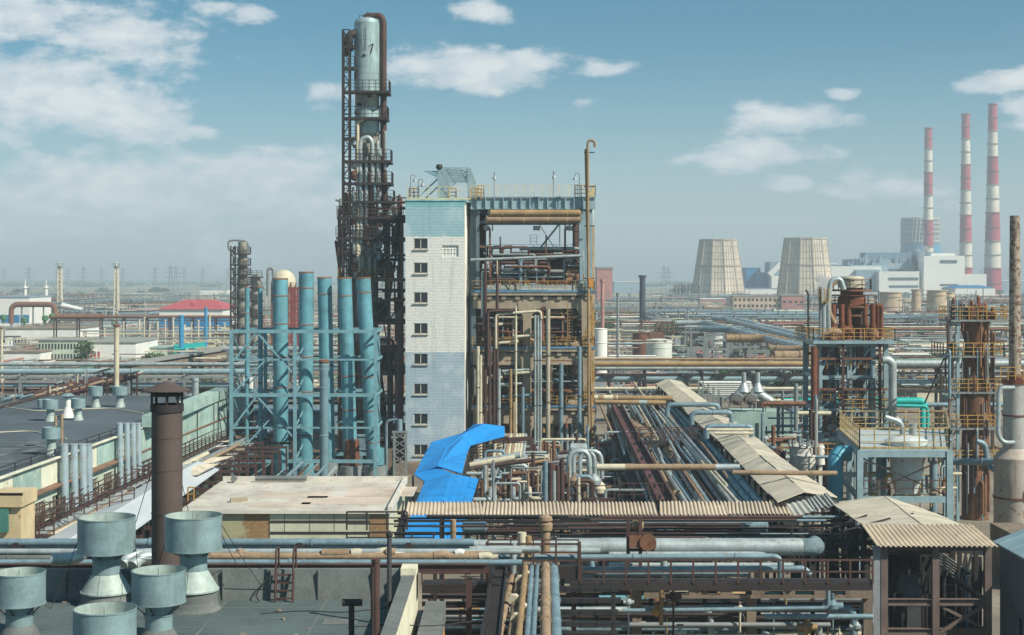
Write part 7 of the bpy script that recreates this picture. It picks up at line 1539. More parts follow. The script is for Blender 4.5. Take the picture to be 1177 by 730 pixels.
b = MB(); z = Z(606, 110); b.box(X(1148, 110), X(1185, 110), 106, 112, 0, z); single('plinth', 'low stained plinth beside the metal shed roof at right edge', 'plinth', b, concdk)
# ------------------------------------------------------------------ helpers for the far plant
def rack(label, u0, u1, Y, z, pipes, grp, step=6.0, legm=grey, depth=2.4, levels=1, top=True, plabel=None):
    """cross rack along x at distance Y: posts, beams and its pipes [(dy, dz, r, mat)]"""
    x0, x1 = X(u0, Y), X(u1, Y); t = thing('pipe_rack', label, 'pipe rack', ((x0 + x1)/2, Y, 0), grp); n = max(2, int((x1 - x0)/step)); b = MB()
    for i in range(n + 1):
        x = x0 + (x1 - x0)*i/n
        for y in (Y, Y + depth): b.beam((x, y, 0), (x, y, z), .35)
        for k in range(levels): b.beam((x, Y - .3, z - k*2.6), (x, Y + depth + .3, z - k*2.6), .35, .4)
    for k in range(levels):
        b.beam((x0, Y, z - .35 - k*2.6), (x1, Y, z - .35 - k*2.6), .25, .35)
    b.build('frame', legm, t)
    for dy, dz, r, m in pipes:
        b = MB(); b.tube((x0 - 1, Y + dy, z + dz), (x1 + 1, Y + dy, z + dz), r, 10); b.build('pipe', m, t)
    return t
def bld(label, u0, u1, vt, vb, Y, depth, wm, rm, cat='building', name='building', rows=(), cols=0, grp=None, over=.3, win=winglass, wfrac=.5, hfrac=.5, gable=0, base=0.0, winon=(0, 1)):
    x0, x1 = X(u0, Y), X(u1, Y); zt = Z(vt, Y); t = thing(name, label, cat, ((x0 + x1)/2, Y, base), grp)
    b = MB(); b.box(x0, x1, Y, Y + depth, base, zt); b.build('wall', wm, t)
    b = MB()
    if gable: 
        xm = (x0 + x1)/2; b.add([(x0 - over, Y - over, zt), (x1 + over, Y - over, zt), (x1 + over, Y + depth + over, zt), (x0 - over, Y + depth + over, zt), (x0 + (x1 - x0)*.2, Y + depth/2, zt + gable), (x1 - (x1 - x0)*.2, Y + depth/2, zt + gable)], [(0, 1, 5, 4), (1, 2, 5), (2, 3, 4, 5), (3, 0, 4), (3, 2, 1, 0)])
    else: b.box(x0 - over, x1 + over, Y - over, Y + depth + over, zt, zt + max(.25, (zt - base)*.04))
    b.build('roof', rm, t)
    if cols:
        a, c = x0 + (x1 - x0)*winon[0], x0 + (x1 - x0)*winon[1]
        for v0, v1 in rows:
            for i in range(cols):
                w = (c - a)/cols; xx = a + w*(i + .5 - wfrac/2); b = MB(); b.box(xx, xx + w*wfrac, Y - .12, Y - .02, Z(v1, Y), Z(v0, Y)); b.build('window', win, t)
    return t
def foliage(b, c, rx, ry, rz, n, s, r_):
    for i in range(n):
        while True:
            p = Vector((r_.uniform(-1, 1), r_.uniform(-1, 1), r_.uniform(-1, 1)))
            if .25 < p.length < 1: break
        q = Vector(c) + Vector((p.x*rx, p.y*ry, p.z*rz)); a = Vector((r_.gauss(0, 1), r_.gauss(0, 1), r_.gauss(0, 1))).normalized(); u = a.orthogonal().normalized(); w = a.cross(u); k = s*r_.uniform(.6, 1.4)
        b.add([q + u*k, q + w*k*.7, q - u*k, q - w*k*.7], [(0, 1, 2, 3)])
def tree(label, loc, h, w, grp=None, seed=0, m=None, slim=1.0, n=420):
    r_ = random.Random(seed); t = thing('tree', label, 'tree', loc, grp); x, y, z = loc; b = MB(); b.tube((x, y, z), (x, y, z + h*.5), w*.06, 8, w*.03)
    for i in range(5): a = r_.uniform(0, 6.28); b.tube((x, y, z + h*(.25 + .05*i)), (x + math.cos(a)*w*.3, y + math.sin(a)*w*.3, z + h*(.5 + .08*i)), w*.025, 6, w*.01)
    b.build('trunk', bark, t); b = MB()
    for i in range(7): a = r_.uniform(0, 6.28); k = r_.uniform(.1, .32)*w; foliage(b, (x + math.cos(a)*k*slim, y + math.sin(a)*k*slim, z + h*r_.uniform(.42, .82)), w*r_.uniform(.18, .3), w*r_.uniform(.18, .3), h*r_.uniform(.12, .2), n//7, w*.045, r_)
    b.build('crown', m or leafm, t); return t

# ------------------------------------------------------------------ cross racks at mid distance
GR = 'mid distance cross racks'
rack('long mid distance rack with fat pale pipes behind workshop, left half', -40, 275, 227, 7.2, [(0.2, .5, .45, paleblue), (1.3, 1.55, .3, silver), (2.2, .5, .3, tan), (.9, -1.6, .4, paleblue), (1.9, -2.4, .25, brown)], None, 7, grey, 2.4, 2)
rack('long tan pipe rack crossing behind concrete structure, right half', 676, 938, 227, 7.6, [(0.2, 1.25, .46, ochre), (1.2, 1.9, .2, tan), (1.8, .5, .35, silver), (.4, -.9, .55, paleblue), (1.6, -2.6, .22, creampipe)], None, 7, dkbrown, 2.4, 2)
for u in (700, 735, 790, 828, 868, 905): b = MB(); b.beam((X(u, 226), 226.6, 0), (X(u, 226), 226.6, 7.0), .5); b.beam((X(u, 226) - .9, 226.6, 7.2), (X(u, 226) + .9, 226.6, 7.2), .5, .5); single('pipe_support', 'dark saddle support under the tan cross pipe', 'pipe support', b, black, 'dark saddles under the tan cross pipe')
rack('lower pale rack just in front of the tan pipe rack', 684, 925, 205, 6.2, [(0.2, .6, .22, creampipe), (1.1, .3, .14, silver), (1.8, .5, .2, grey)], None, 6, grey, 2, 1)
rack('grey rack behind the reactor tower and stained column', 1022, 1200, 215, 8.6, [(0.2, 1.0, .55, silver), (1.2, .6, .4, bluepipe), (2.1, 1.2, .25, tan), (1, -1.6, .35, paleblue), (1.4, -2.6, .25, tan)], None, 7, dkbrown, 2.4, 2)
rack('low rack with cream pipes behind stained column', 1022, 1200, 190, 5.4, [(0.2, .5, .28, bluepipe), (1.1, .4, .2, creampipe), (1.9, .4, .25, silver)], None, 6, brown, 2, 1)
rack('rack of pale pipes glimpsed behind the teal chimneys, upper', 262, 470, 235, 10.2, [(0.2, .5, .42, silver), (1.3, .45, .3, tan), (2.1, .4, .2, bluepipe), (1, -2.0, .4, paleblue)], None, 7, grey, 2.4, 2)
rack('rack of pale pipes glimpsed behind teal chimneys, lower', 225, 470, 205, 5.2, [(0.2, .5, .4, silver), (1.3, .4, .3, brown), (2.1, .4, .2, ochre)], None, 6, dkbrown, 2.4, 1)
bld('long low blue grey shed behind the foot of teal chimneys', 252, 470, 474, 500, 212, 8, plantgrey, bluepipe, 'shed', 'shed')
bld('pale ribbed hut behind the left part of chimney frame', 250, 272, 455, 490, 190, 8, mintdk, mint, 'shed', 'shed')
pole = [(134, 375, 186, .31, creampipe, 'tall pale pole with brown cap behind workshop vents', 16), (2, 378, 240, .2, creampipe, 'thin pale pole at the left edge of the view', 0)]
for u, v, Y, r, m, lb, cap in pole:
    t = thing('post', lb, 'post', (X(u, Y), Y, 0)); b = MB(); b.tube((X(u, Y), Y, 0), (X(u, Y), Y, Z(v, Y)), r, 14); b.tube((X(u, Y), Y, Z(v + 28, Y)), (X(u, Y), Y, Z(v + 28, Y) + .1), r*1.2, 14); b.build('shaft', m, t); b = MB(); b.tube((X(u, Y), Y, Z(v, Y)), (X(u, Y), Y, Z(v, Y) + .2), r*1.5, 14); b.build('cap', rusty, t)
# ------------------------------------------------------------------ left background
bld('pale green two storey office with rows of windows, far left', 44, 95, 391.5, 420, 381, 14, mint, paint('grey_roof', (138, 138, 132), .9, 0, .12), rows=((395, 401), (407, 413)), cols=14, wfrac=.42)
bld('white single storey wing in front of the pale green office', 4, 46, 405, 420, 372, 16, white, paint('brown_roof', (128, 114, 98), .9, 0, .15), rows=((412, 418),), cols=0)
bld('long white workshop with brown roof behind the green office', 6, 90, 378, 396, 500, 26, white, paint('brown_roof', (128, 114, 98)), rows=((389, 394),), cols=6, winon=(.03, .3), wfrac=.6)
bld('white shed with red doors right of the pale green office', 97, 156, 394, 418, 385, 24, white, paint('grey_roof', (138, 138, 132)), 'shed', 'shed', ((404, 414),), 3, win=paint('red_door', (176, 84, 76), .8), winon=(.1, .32))
bld('low mint building in front of the blue pillars', 154, 205, 400, 416, 400, 12, mint, mintdk)
bld('tall pale hall with blue base at left edge of skyline', -10, 34, 342, 374, 640, 30, plantwhite, plantgrey, rows=((362, 371),), cols=4, win=bluebuild, wfrac=.9)
for u, v, hh in ((4, 366, 9), (28, 369, 10), (52, 367, 9), (60, 365, 7)):
    Y = 512; s = Y/FPX; x, z = X(u, Y), Z(v, Y); b = MB(); b.lathe(x, Y, [(s*1.3, z - s*6), (s*1.3, z - s*2), (s*3.6, z - s*1), (s*3.8, z + s*3), (s*2.2, z + s*4.4), (.1, z + s*4.6)], 16); single('roof_turbine', 'round green ventilator on the long white workshop', 'roof vent', b, paint('vent_green', (66, 112, 78), .7, 0, .15), 'green ventilators on the white workshop')
t = thing('pipe_loop', 'fat brown pipe expansion loop before the hall at left', 'pipe', (X(40, 560), 560, 0)); Y = 560; b = MB(); b.pipe([P(13, 372, Y), P(13, 350, Y), P(63, 350, Y), P(63, 364, Y), P(120, 364, Y)], 1.0, 10); b.build('pipe', rusty, t); b = MB()
for u in (13, 25, 38, 50, 63): b.beam((X(u, Y), Y, 0), (X(u, Y), Y, Z(351, Y)), .5)
b.build('post', grey, t)
t = thing('hip_roof_building', 'white building with low red hipped roof and blue base', 'building', (X(219, 620), 620, 0)); Y = 620
x0_, x1_ = X(183, Y), X(256, Y); zt_ = Z(355.5, Y); b = MB(); b.box(x0_, x1_, Y, Y + 34, 0, zt_); b.build('wall', plantwhite, t); b = MB(); b.box(x0_ - .1, x1_ + .1, Y - .15, Y + 20, 0, Z(366, Y)); b.build('base', bluebuild, t)
b = MB(); zr_ = Z(345, Y); b.add([(x0_ - .8, Y - .8, zt_), (x1_ + .8, Y - .8, zt_), (x1_ + .8, Y + 35, zt_ + .2), (x0_ - .8, Y + 35, zt_ + .2), (X(203, Y), Y + 17, zr_), (X(238, Y), Y + 17, zr_)], [(0, 1, 5, 4), (1, 2, 5), (2, 3, 4, 5), (3, 0, 4)]); b.build('roof', redroof, t); b = MB(); b.add([(X(214, Y), Y + 6, zt_ + 1.6), (X(220, Y), Y + 6, zt_ + 1.6), (X(217, Y), Y + 6, zt_ + 3.2), (X(217, Y), Y + 12, zt_ + 3.3)], [(0, 1, 2), (1, 3, 2), (3, 0, 2)]); b.build('dormer', redroof, t)
for u, v0, v1, d, Y, lb in ((208.5, 364, 412, 5.6, 398, 'thick blue chimney pipe with flared top, nearer of two'), (236.5, 355, 390, 3.6, 440, 'slimmer blue chimney pipe, farther of two')):
    t = thing('chimney', lb, 'chimney', (X(u, Y), Y, 0)); s = Y/FPX; b = MB(); b.tube((X(u, Y), Y, 0), (X(u, Y), Y, Z(v0, Y)), d/2*s, 16); b.tube((X(u, Y), Y, Z(v0, Y)), (X(u, Y), Y, Z(v0, Y) + .4), d*.62*s, 16); b.build('shaft', paint('sky_blue_paint', (44, 130, 174), .6, 0, .1), t)
Y = 395; b = MB(); b.slab([P(200, 401, Y), P(236, 397, Y + 8), P(236, 393, Y + 16), P(200, 396, Y + 10)], .3); t = thing('canopy', 'aqua painted canopy at the foot of nearer blue chimney', 'canopy', (X(217, Y), Y, 0)); b.build('roof', aqua, t); b = MB()
for u in (201, 212, 224, 235): b.beam((X(u, Y), Y + 1, 0), (X(u, Y), Y + 1, Z(400, Y)), .3)
b.build('post', aqua, t)
t = thing('conveyor_bridge', 'grey roofed conveyor bridge on concrete piers behind workshop', 'conveyor', (X(215, 330), 330, 0)); b = MB(); pa, pb = P(142, 419, 262), P(275, 398, 345); b.beam(pa, pb, 3.2, .35); b.build('roof', paint('grey_roof', (138, 138, 132)), t); b = MB(); b.beam(pa - V(0, 0, 1.4), pb - V(0, 0, 1.4), 2.6, 1.6); b.build('gallery', concdk, t)
for k in range(12): c = pa.lerp(pb, (k + .5)/12); b = MB(); b.box(c.x - .5, c.x + .5, c.y - .5, c.y + .5, 0, c.z - 2); b.build('pier', concrete, t)
for u, lb in ((69, 'pale lattice mast with a platform head, left of two'), (134, 'pale lattice mast with a platform head, right of two')):
    Y = 720; t = thing('lattice_mast', lb, 'mast', (X(u, Y), Y, 0)); b = MB(); h_ = Z(306, Y); w0, w1 = 1.0, .6
    for sx in (-1, 1):
        for sy in (-1, 1): b.beam((X(u, Y) + sx*w0, Y + sy*w0, 0), (X(u, Y) + sx*w1, Y + sy*w1, h_), .5)
    for k in range(14):
        z0_, z1_ = h_*k/14, h_*(k + 1)/14; wa, wb = w0 + (w1 - w0)*k/14, w0 + (w1 - w0)*(k + 1)/14; sg = 1 if k % 2 else -1
        b.beam((X(u, Y) - sg*wa, Y - wa, z0_), (X(u, Y) + sg*wb, Y - wb, z1_), .35); b.beam((X(u, Y) + sg*wa, Y + wa, z0_), (X(u, Y) - sg*wb, Y + wb, z1_), .35)
    b.tube((X(u, Y), Y, 0), (X(u, Y), Y, h_ + 2), .4, 10); b.build('lattice', paint('mast_cream', (206, 198, 176), .8, 0, .1), t); b = MB(); b.lathe(X(u, Y), Y, [(1.4, h_ - .5), (1.4, h_)], 12); b.rail([(X(u, Y) - 1.8, Y - 1.8, h_), (X(u, Y) + 1.8, Y - 1.8, h_)], 1.3, .9, .15, 1); b.build('platform', grey, t)
for u, v in ((29, 327), (53, 327)): Y = 900; b = MB(); b.lathe(X(u, Y), Y, [(1.3, 0), (.9, Z(v + 5, Y)), (1.5, Z(v + 4, Y)), (1.4, Z(v + 3, Y)), (.35, Z(v + 2, Y)), (.2, Z(v - 6, Y))], 12); single('small_chimney', 'small white chimney with spike top on left skyline', 'chimney', b, white, 'small white chimneys on the left skyline')
b = MB(); b.slab([P(72, 348, 690), P(96, 354, 690), P(92, 355, 660), P(70, 350, 660)], .5); single('canopy_sheet', 'white pitched canopy roof between the lattice masts', 'canopy', b, white)
bld('white low factory block on the left horizon', 228, 262, 333, 345, 1350, 40, plantwhite, plantgrey); bld('long thin railway shed on left horizon, upper', 92, 232, 343.5, 350, 1150, 20, plantgrey, plantwhite); bld('long thin railway shed on left horizon, lower', 20, 268, 339, 344, 1500, 30, paint('far_beige', (176, 166, 140), .9, 0, .12), paint('far_beige', (176, 166, 140)))
# slender column far left of the chimneys
Y = 300; s = Y/FPX; t = thing('distillation_column', 'smaller pale column with ring decks behind slim teal chimneys', 'column', (X(278, Y), Y, 0))
b = MB(); b.lathe(X(279, Y), Y, [(7*s, 0), (7*s, Z(330, Y)), (5.6*s, Z(326, Y)), (5.2*s, Z(279, Y)), (5.2*s, Z(278, Y))], 20); b.build('shell', paint('column_grey', (140, 136, 126), .6, .1, .14, .3, (120, 104, 86), .5), t)
for v in (291, 304, 315, 326, 342, 360, 380, 402, 425): b = MB(); z = Z(v, Y); b.lathe(X(278, Y), Y, [(10.5*s, z - .3), (10.5*s, z)], 14); b.rail([(X(278, Y) + 10.3*s*math.cos(a*math.pi/5), Y + 10.3*s*math.sin(a*math.pi/5), z) for a in range(11)], 1.2, 1.5, .1, 2); b.build('deck', dkbrown, t)
b = MB()
for u in (267, 272): b.beam((X(u, Y), Y - 1.6, 0), (X(u, Y), Y - 1.6, Z(283, Y)), .3)
for k in range(24): v = 283 + k*8; b.beam((X(267 if k % 2 else 272, Y), Y - 1.6, Z(v, Y)), (X(272 if k % 2 else 267, Y), Y - 1.6, Z(v + 8, Y)), .2)
b.build('ladder_frame', dkbrown, t); b = MB(); b.pipe([P(270, 290, Y), P(262.5, 287, Y), P(262.5, 277, Y), P(270, 276, Y), P(284, 277, Y), P(286, 283, Y)], .2, 8); b.build('top_pipe', grey, t)
Y = 290; t = thing('distillation_column', 'short ladder clad column behind the slim teal chimneys', 'column', (X(294, Y), Y, 0)); b = MB(); b.lathe(X(294, Y), Y, [(.9, 0), (.9, Z(318, Y)), (.3, Z(315, Y))], 14); b.build('shell', paint('column_grey', (140, 136, 126)), t)
for v in (318, 330, 345, 362, 380, 400): b = MB(); z = Z(v, Y); b.lathe(X(294, Y), Y, [(1.5, z - .25), (1.5, z)], 12); b.rail([(X(285, Y), Y - 1, z), (X(302, Y), Y - 1, z)], 1.1, .9, .09, 2); b.build('deck', dkbrown, t)
b = MB(); b.pipe([P(308, 340, Y), P(308, 309, Y), P(314, 308, Y), P(314, 318, Y)], .3, 8); b.build('top_pipe', grey, t)
Y = 330; s = Y/FPX; t = thing('spherical_tank', 'cream ball shaped gas tank behind teal chimneys', 'tank', (X(326, Y), Y, 0)); b = MB(); zc = Z(324, Y); rr = 14*s; b.lathe(X(326, Y), Y, [(rr*math.cos(a*math.pi/24), zc + rr*math.sin(a*math.pi/24)) for a in range(-12, 13)], 28, False, False); b.build('ball', creampipe, t)
b = MB()
for a in range(8): b.beam((X(326, Y) + rr*.95*math.cos(a*.785), Y + rr*.95*math.sin(a*.785), 0), (X(326, Y) + rr*.95*math.cos(a*.785), Y + rr*.95*math.sin(a*.785), zc), .4)
b.build('leg', rusty, t)
t = thing('steelwork', 'dark red steel frame behind the teal chimneys', 'steel frame', (X(338, 300), 300, 0)); Y = 300; b = MB()
for u in (331, 338, 346): b.beam((X(u, Y), Y, 0), (X(u, Y), Y, Z(330, Y)), .35); b.beam((X(u, Y), Y + 5, 0), (X(u, Y), Y + 5, Z(330, Y)), .35)
for v in range(332, 440, 14): b.beam((X(330, Y), Y, Z(v, Y)), (X(347, Y), Y, Z(v, Y)), .3); b.beam((X(330, Y), Y, Z(v, Y)), (X(347, Y), Y, Z(v + 14, Y)), .2)
b.build('frame', paint('red_oxide', (126, 60, 58), .8, 0, .15), t)
# ------------------------------------------------------------------ right background
tank('white cylindrical tank right of the concrete structure', 690, 378, 420, 16, 290, plantwhite, base=0); tank('broad white tank with light green band before the rack', 757.5, 391, 414, 30, 345, paint('tank_white', (200, 204, 194), .6, .05, .08, .1, (160, 150, 130)), base=0); tank('rusty brown tank left of the broad white tank', 737, 383, 414, 20, 370, rust2, base=0)
b = MB(); b.rail([P(735, 384, 368), P(775, 384, 368)], 2.4, 1.4, .2, 2); b.box(X(738, 375), X(764, 375), 375, 380, Z(392, 375), Z(383, 375)); single('tank_deck', 'orange railed deck behind the broad white tank', 'railing', b, rusty)
for u, v0, v1, Y, r, m, lb in ((710, 338, 412, 260, .22, grey, 'tall grey pole behind the tan pipe rack'), (738.5, 317, 356, 520, 1.1, paint('stack_dark', (62, 66, 78), .8, 0, .1), 'lone dark stack on the right middle skyline'), (692.5, 322, 375, 420, .55, pinkb, 'thin reddish stack beside the pink block'), (804, 329, 366, 600, .4, grey, 'grey mast before first cooling tower'), (1010, 335, 372, 500, .3, pylon, 'thin mast right of the reactor tower head')):
    b = MB(); b.tube((X(u, Y), Y, 0), (X(u, Y), Y, Z(v0, Y)), r, 12, r*.9); b.tube((X(u, Y), Y, Z(v0 + 2, Y)), (X(u, Y), Y, Z(v0, Y) + .2), r*1.25, 12); single('slender_stack' if r > .5 else 'post', lb, 'chimney' if r > .5 else 'post', b, m)
bld('tall pink brick block at the right edge of concrete structure', 686, 704, 309, 350, 800, 14, pinkb, paint('grey_roof', (138, 138, 132)))
bld('beige three storey office block below the cooling towers', 843, 898, 341, 362, 860, 16, paint('far_cream', (188, 164, 140), .9, 0, .1), paint('grey_roof', (138, 138, 132)), rows=((343, 346), (350, 353)), cols=11, wfrac=.5); bld('red brick wing joined to the beige office block', 898.5, 925, 340, 362, 858, 16, pinkb, paint('grey_roof', (138, 138, 132)), rows=((346, 348),), cols=4)
bld('low pink plant building left of the beige office block', 806, 834, 344, 358, 900, 20, pinkb, plantwhite); bld('orange brown shed on the middle right', 710, 740, 357, 366, 700, 14, paint('far_orange', (176, 116, 86), .9, 0, .15), paint('far_orange', (176, 116, 86))); bld('long pale shed behind the orange brown shed', 700, 800, 350, 357, 980, 18, plantgrey, plantwhite); bld('low mint roofed hall left of the reactor tower', 872, 938, 358, 366, 640, 20, mintdk, mint); bld('dusty red shed row under the pink block', 690, 760, 363, 372, 560, 10, pinkb, rusty)
for u, v, d in ((1023, 336, 26), (1053, 333, 10), (1077, 334, 22), (1090, 336, 14)):
    Y = 760; s = Y/FPX; t = thing('cooling_cell', 'round weathered wooden cooling cell below the power plant', 'cooling cell', (X(u, Y), Y, 0), 'wooden cooling cells'); b = MB(); b.lathe(X(u, Y), Y, [(d*.56*s, 0), (d*.52*s, Z(v + 10, Y)), (d*.5*s, Z(v, Y)), (d*.46*s, Z(v, Y))], 24); b.build('shell', woodt, t); b = MB(); 
    for vv in (v, v + 5): b.ring(X(u, Y), Y, Z(vv, Y) - .3, d*.515*s, .3, .5, 24)
    b.build('hoop', woodt, t)
# fat pipes fanning back through the middle right
for i, (pts, r, m) in enumerate(((((776, 371), (812, 371), (860, 384), (930, 402)), .7, silver), (((804, 378), (848, 379), (900, 392), (938, 404)), .8, bluepipe), (((836, 368), (868, 376), (935, 394)), .6, silver), (((870, 375), (900, 381), (945, 393)), .8, silver), (((835, 389), (884, 389), (925, 398)), .85, ochre), (((886, 402), (930, 403), (936, 409), (890, 409)), .8, tan), (((820, 366), (850, 368), (925, 388)), .7, silver))):
    pipe_thing('fat overhead pipe fanning back right of the broad white tank', [G(u, v, 9.0) for u, v in pts], r, m, 'fat overhead pipes on the middle right', 'pipe', 12, 'pipe', 6)
for i in range(28):
    u, v = r13.uniform(790, 940), r13.uniform(380, 408); q = G(u, v, 8.2); b = MB(); b.beam((q.x, q.y, 0), q, .5); b.beam((q.x - 2, q.y, 8.0), (q.x + 2, q.y, 8.0), .4); single('pipe_support', 'grey post under fat overhead pipes on the middle right', 'pipe support', b, grey, 'posts under the fat overhead pipes')
for lo, hi, zz, n in (((776, 395), (850, 412), 0, 1),): pass
b = MB(); r14 = random.Random(77)
for i in range(4200):
    if i % 3 == 0: u, v = r14.uniform(772, 935), r14.uniform(398, 416)
    elif i % 3 == 1: u, v = r14.uniform(885, 935), r14.uniform(440, 490)
    else: u, v = r14.uniform(1020, 1180), r14.uniform(388, 470)
    q = G(u, v, 0); k = r14.uniform(.15, .5)*(q.y/300); a = r14.uniform(0, 3.14); b.add([(q.x - k*math.cos(a), q.y - k*math.sin(a), 0), (q.x + k*math.cos(a), q.y + k*math.sin(a), 0), (q.x + k*.3, q.y, k*r14.uniform(.8, 2.2))], [(0, 1, 2)])
tag(b.build('grass', leafm), kind='stuff')

# ------------------------------------------------------------------ scattered plant: racks, tanks, sheds, masts as copies
rc = random.Random(101)
def proto_rack(L, z, pipes, levels, m, label, grp, step=6, up=0):
    t = thing('pipe_rack', label, 'pipe rack', (0, 0, 0), grp); b = MB(); n = int(L/step)
    for i in range(n + 1):
        x = -L/2 + L*i/n
        for y in (0, 3): b.beam((x, y, 0), (x, y, z + (up if i % 3 == 0 else 0)), .32)
        for k in range(levels): b.beam((x, -.4, z - k*2.2), (x, 3.4, z - k*2.2), .3)
    for k in range(levels): b.beam((-L/2, 0, z - .3 - k*2.2), (L/2, 0, z - .3 - k*2.2), .2)
    b.build('frame', m, t)
    for dy, dz, r, mm, f0, f1 in pipes: b = MB(); b.tube((-L/2 + L*f0, dy, z + dz), (-L/2 + L*f1, dy, z + dz), r, 8); b.build('pipe', mm, t)
    return t
GB = 'distant pipe racks of the plant'
LB = ('distant grey rack with thin pale pipes in the hazy plant', 'distant brown rack with rusty pipes in the hazy plant', 'distant tall two level rack with grey pipes in hazy plant', 'distant low rack with tan lagged pipes in the hazy plant', 'distant cream goalpost row with thin pipes in hazy plant')
pr = [proto_rack(54, 6, [(.3, .35, .22, silver, 0, 1), (1.1, .3, .15, creampipe, .1, 1), (1.9, .35, .24, grey, 0, .8), (2.7, .3, .15, bluepipe, 0, 1)], 1, grey, LB[0], GB), proto_rack(70, 7.5, [(.4, .4, .3, rusty, 0, 1), (1.4, .4, .2, brown, 0, .7), (2.4, .4, .26, tan, .2, 1), (1, -1.8, .2, silver, 0, 1)], 2, brown, LB[1], GB, 6, 1.5), proto_rack(46, 9, [(.4, .4, .24, bluepipe, 0, 1), (1.4, .4, .2, grey, .2, 1), (2.5, .4, .22, silver, 0, 1), (1, -1.8, .22, grey, 0, 1), (2.2, -1.8, .2, silver, 0, .6), (1, -4.0, .2, creampipe, 0, 1)], 3, grey, LB[2], GB, 5, 2), proto_rack(40, 4.4, [(.4, .4, .3, tan, 0, 1), (1.4, .35, .2, ochre, 0, 1), (2.4, .4, .26, creampipe, .1, .9)], 1, dkbrown, LB[3], GB), proto_rack(60, 8, [(.4, .3, .16, creampipe, 0, 1), (1.4, .3, .14, white, 0, 1), (2.4, .3, .16, grey, .2, 1)], 1, creampipe, LB[4], GB, 8, 0)]
def clear_of(u, Y):
    """keep the scattered plant off the sight lines to the buildings one can tell apart"""
    m = 36*FPX/Y/2
    if u < 290 + m and Y < 700: return False
    if u > 670 - m and Y < 400: return False
    if 735 - m < u < 945 + m and Y < 450: return False
    if 835 - m < u < 935 + m and 560 < Y < 870: return False
    if 1000 - m < u < 1100 + m and 600 < Y < 780: return False
    return True
def spot(ylo, yhi):
    while True:
        Y = math.exp(rc.uniform(math.log(ylo), math.log(yhi))); u = rc.uniform(-20, 290) if rc.random() < .40 else rc.uniform(676, 1195)
        if clear_of(u, Y): return X(u, Y), Y
used = [0]*5
def put(p, x, y, rz, label, i, cnt):
    if cnt[i] == 0: p.location = (x, y, 0); p.rotation_euler.z = rz
    else: dup(p, (x, y, 0), label, None, None, rz)
    cnt[i] += 1
for j in range(210):
    i = rc.choice((0, 0, 1, 2, 2, 3, 4)); x, y = spot(270, 1150); rz = R(rc.choice((0, 0, 0, 2, -2, 1, 90, 88))); put(pr[i], x, y, rz, LB[i], i, used)
LT = ('distant white drum tank in the hazy plant', 'distant rusty drum tank in the hazy plant', 'distant tall grey column in the hazy plant')
def proto_tank(r, h, m, label, name='storage_tank'):
    t = thing(name, label, 'tank', (0, 0, 0), 'distant tanks of the plant'); b = MB(); b.lathe(0, 0, [(r, 0), (r, h), (r*.5, h + r*.14), (.1, h + r*.2)], 20); b.build('shell', m, t); b = MB(); b.ring(0, 0, h - .3, r*.99, .25, .35, 20); b.ring(0, 0, h*.5, r*.99, .18, .25, 20); b.build('band', grey, t); return t
pt = [proto_tank(3.6, 4.6, plantwhite, LT[0]), proto_tank(2.6, 5, rusty, LT[1]), proto_tank(.8, 10, grey, LT[2], 'process_column')]; ut = [0]*3
for j in range(80): i = rc.choice((0, 1, 2, 2, 2)); x, y = spot(290, 1200); put(pt[i], x, y, 0, LT[i], i, ut)
LS = ('distant low white shed in the hazy plant', 'distant low brick shed in the hazy plant', 'distant low grey hall in the hazy plant', 'distant low tan workshop in the hazy plant')
def proto_shed(w, d, h, m, rm, label):
    t = thing('shed', label, 'shed', (0, 0, 0), 'distant sheds of the plant'); b = MB(); b.box(-w/2, w/2, 0, d, 0, h); b.build('wall', m, t); b = MB(); b.add([(-w/2 - .5, -.5, h), (w/2 + .5, -.5, h), (w/2 + .5, d + .5, h), (-w/2 - .5, d + .5, h), (-w/2 - .5, d/2, h + d*.08), (w/2 + .5, d/2, h + d*.08)], [(0, 1, 5, 4), (2, 3, 4, 5), (3, 0, 4), (1, 2, 5)]); b.build('roof', rm, t); n = int(w/5)
    for k in range(n): b = MB(); x = -w/2 + w*(k + .5)/n; b.box(x - 1.2, x + 1.2, -.15, -.02, h*.4, h*.75); b.build('window', winglass, t)
    return t
greyroof = paint('grey_roof', (138, 138, 132)); brnroof = paint('brown_roof', (128, 114, 98))
psd = [proto_shed(26, 12, 5, plantwhite, greyroof, LS[0]), proto_shed(22, 10, 5, pinkb, brnroof, LS[1]), proto_shed(40, 14, 6, plantgrey, greyroof, LS[2]), proto_shed(30, 10, 4, paint('far_cream', (188, 164, 140)), brnroof, LS[3])]; us = [0]*4
for j in range(64): i = rc.randrange(4); x, y = spot(420, 1500); put(psd[i], x, y, R(rc.choice((0, 0, 3, -4, 90))), LS[i], i, us)
LM = ('distant thin lamp mast in the hazy plant', 'distant slim chimney pipe in the hazy plant')
def proto_mast(h, r, m, label, top):
    t = thing('lamp_mast' if top else 'slender_stack', label, 'mast' if top else 'chimney', (0, 0, 0), 'distant masts of the plant'); b = MB(); b.tube((0, 0, 0), (0, 0, h), r, 8, r*.8); b.build('shaft', m, t); b = MB(); b.box(-.8, .8, -.2, .2, h, h + .35) if top else b.tube((0, 0, h - .6), (0, 0, h), r*1.3, 8); b.build('head', m, t); return t
pm = [proto_mast(14, .13, grey, LM[0], True), proto_mast(11, .3, paint('far_stack', (150, 146, 140), .8, 0, .1), LM[1], False)]; um = [0]*2
for j in range(90): i = rc.randrange(2); x, y = spot(290, 1300); put(pm[i], x, y, 0, LM[i], i, um)
rack('low pale rack with thin pipes just behind the mid distance rack', -20, 250, 262, 4.2, [(.3, .4, .2, silver), (1.2, .4, .16, creampipe), (2.0, .4, .2, brown)], None, 6, grey, 2.4, 1)
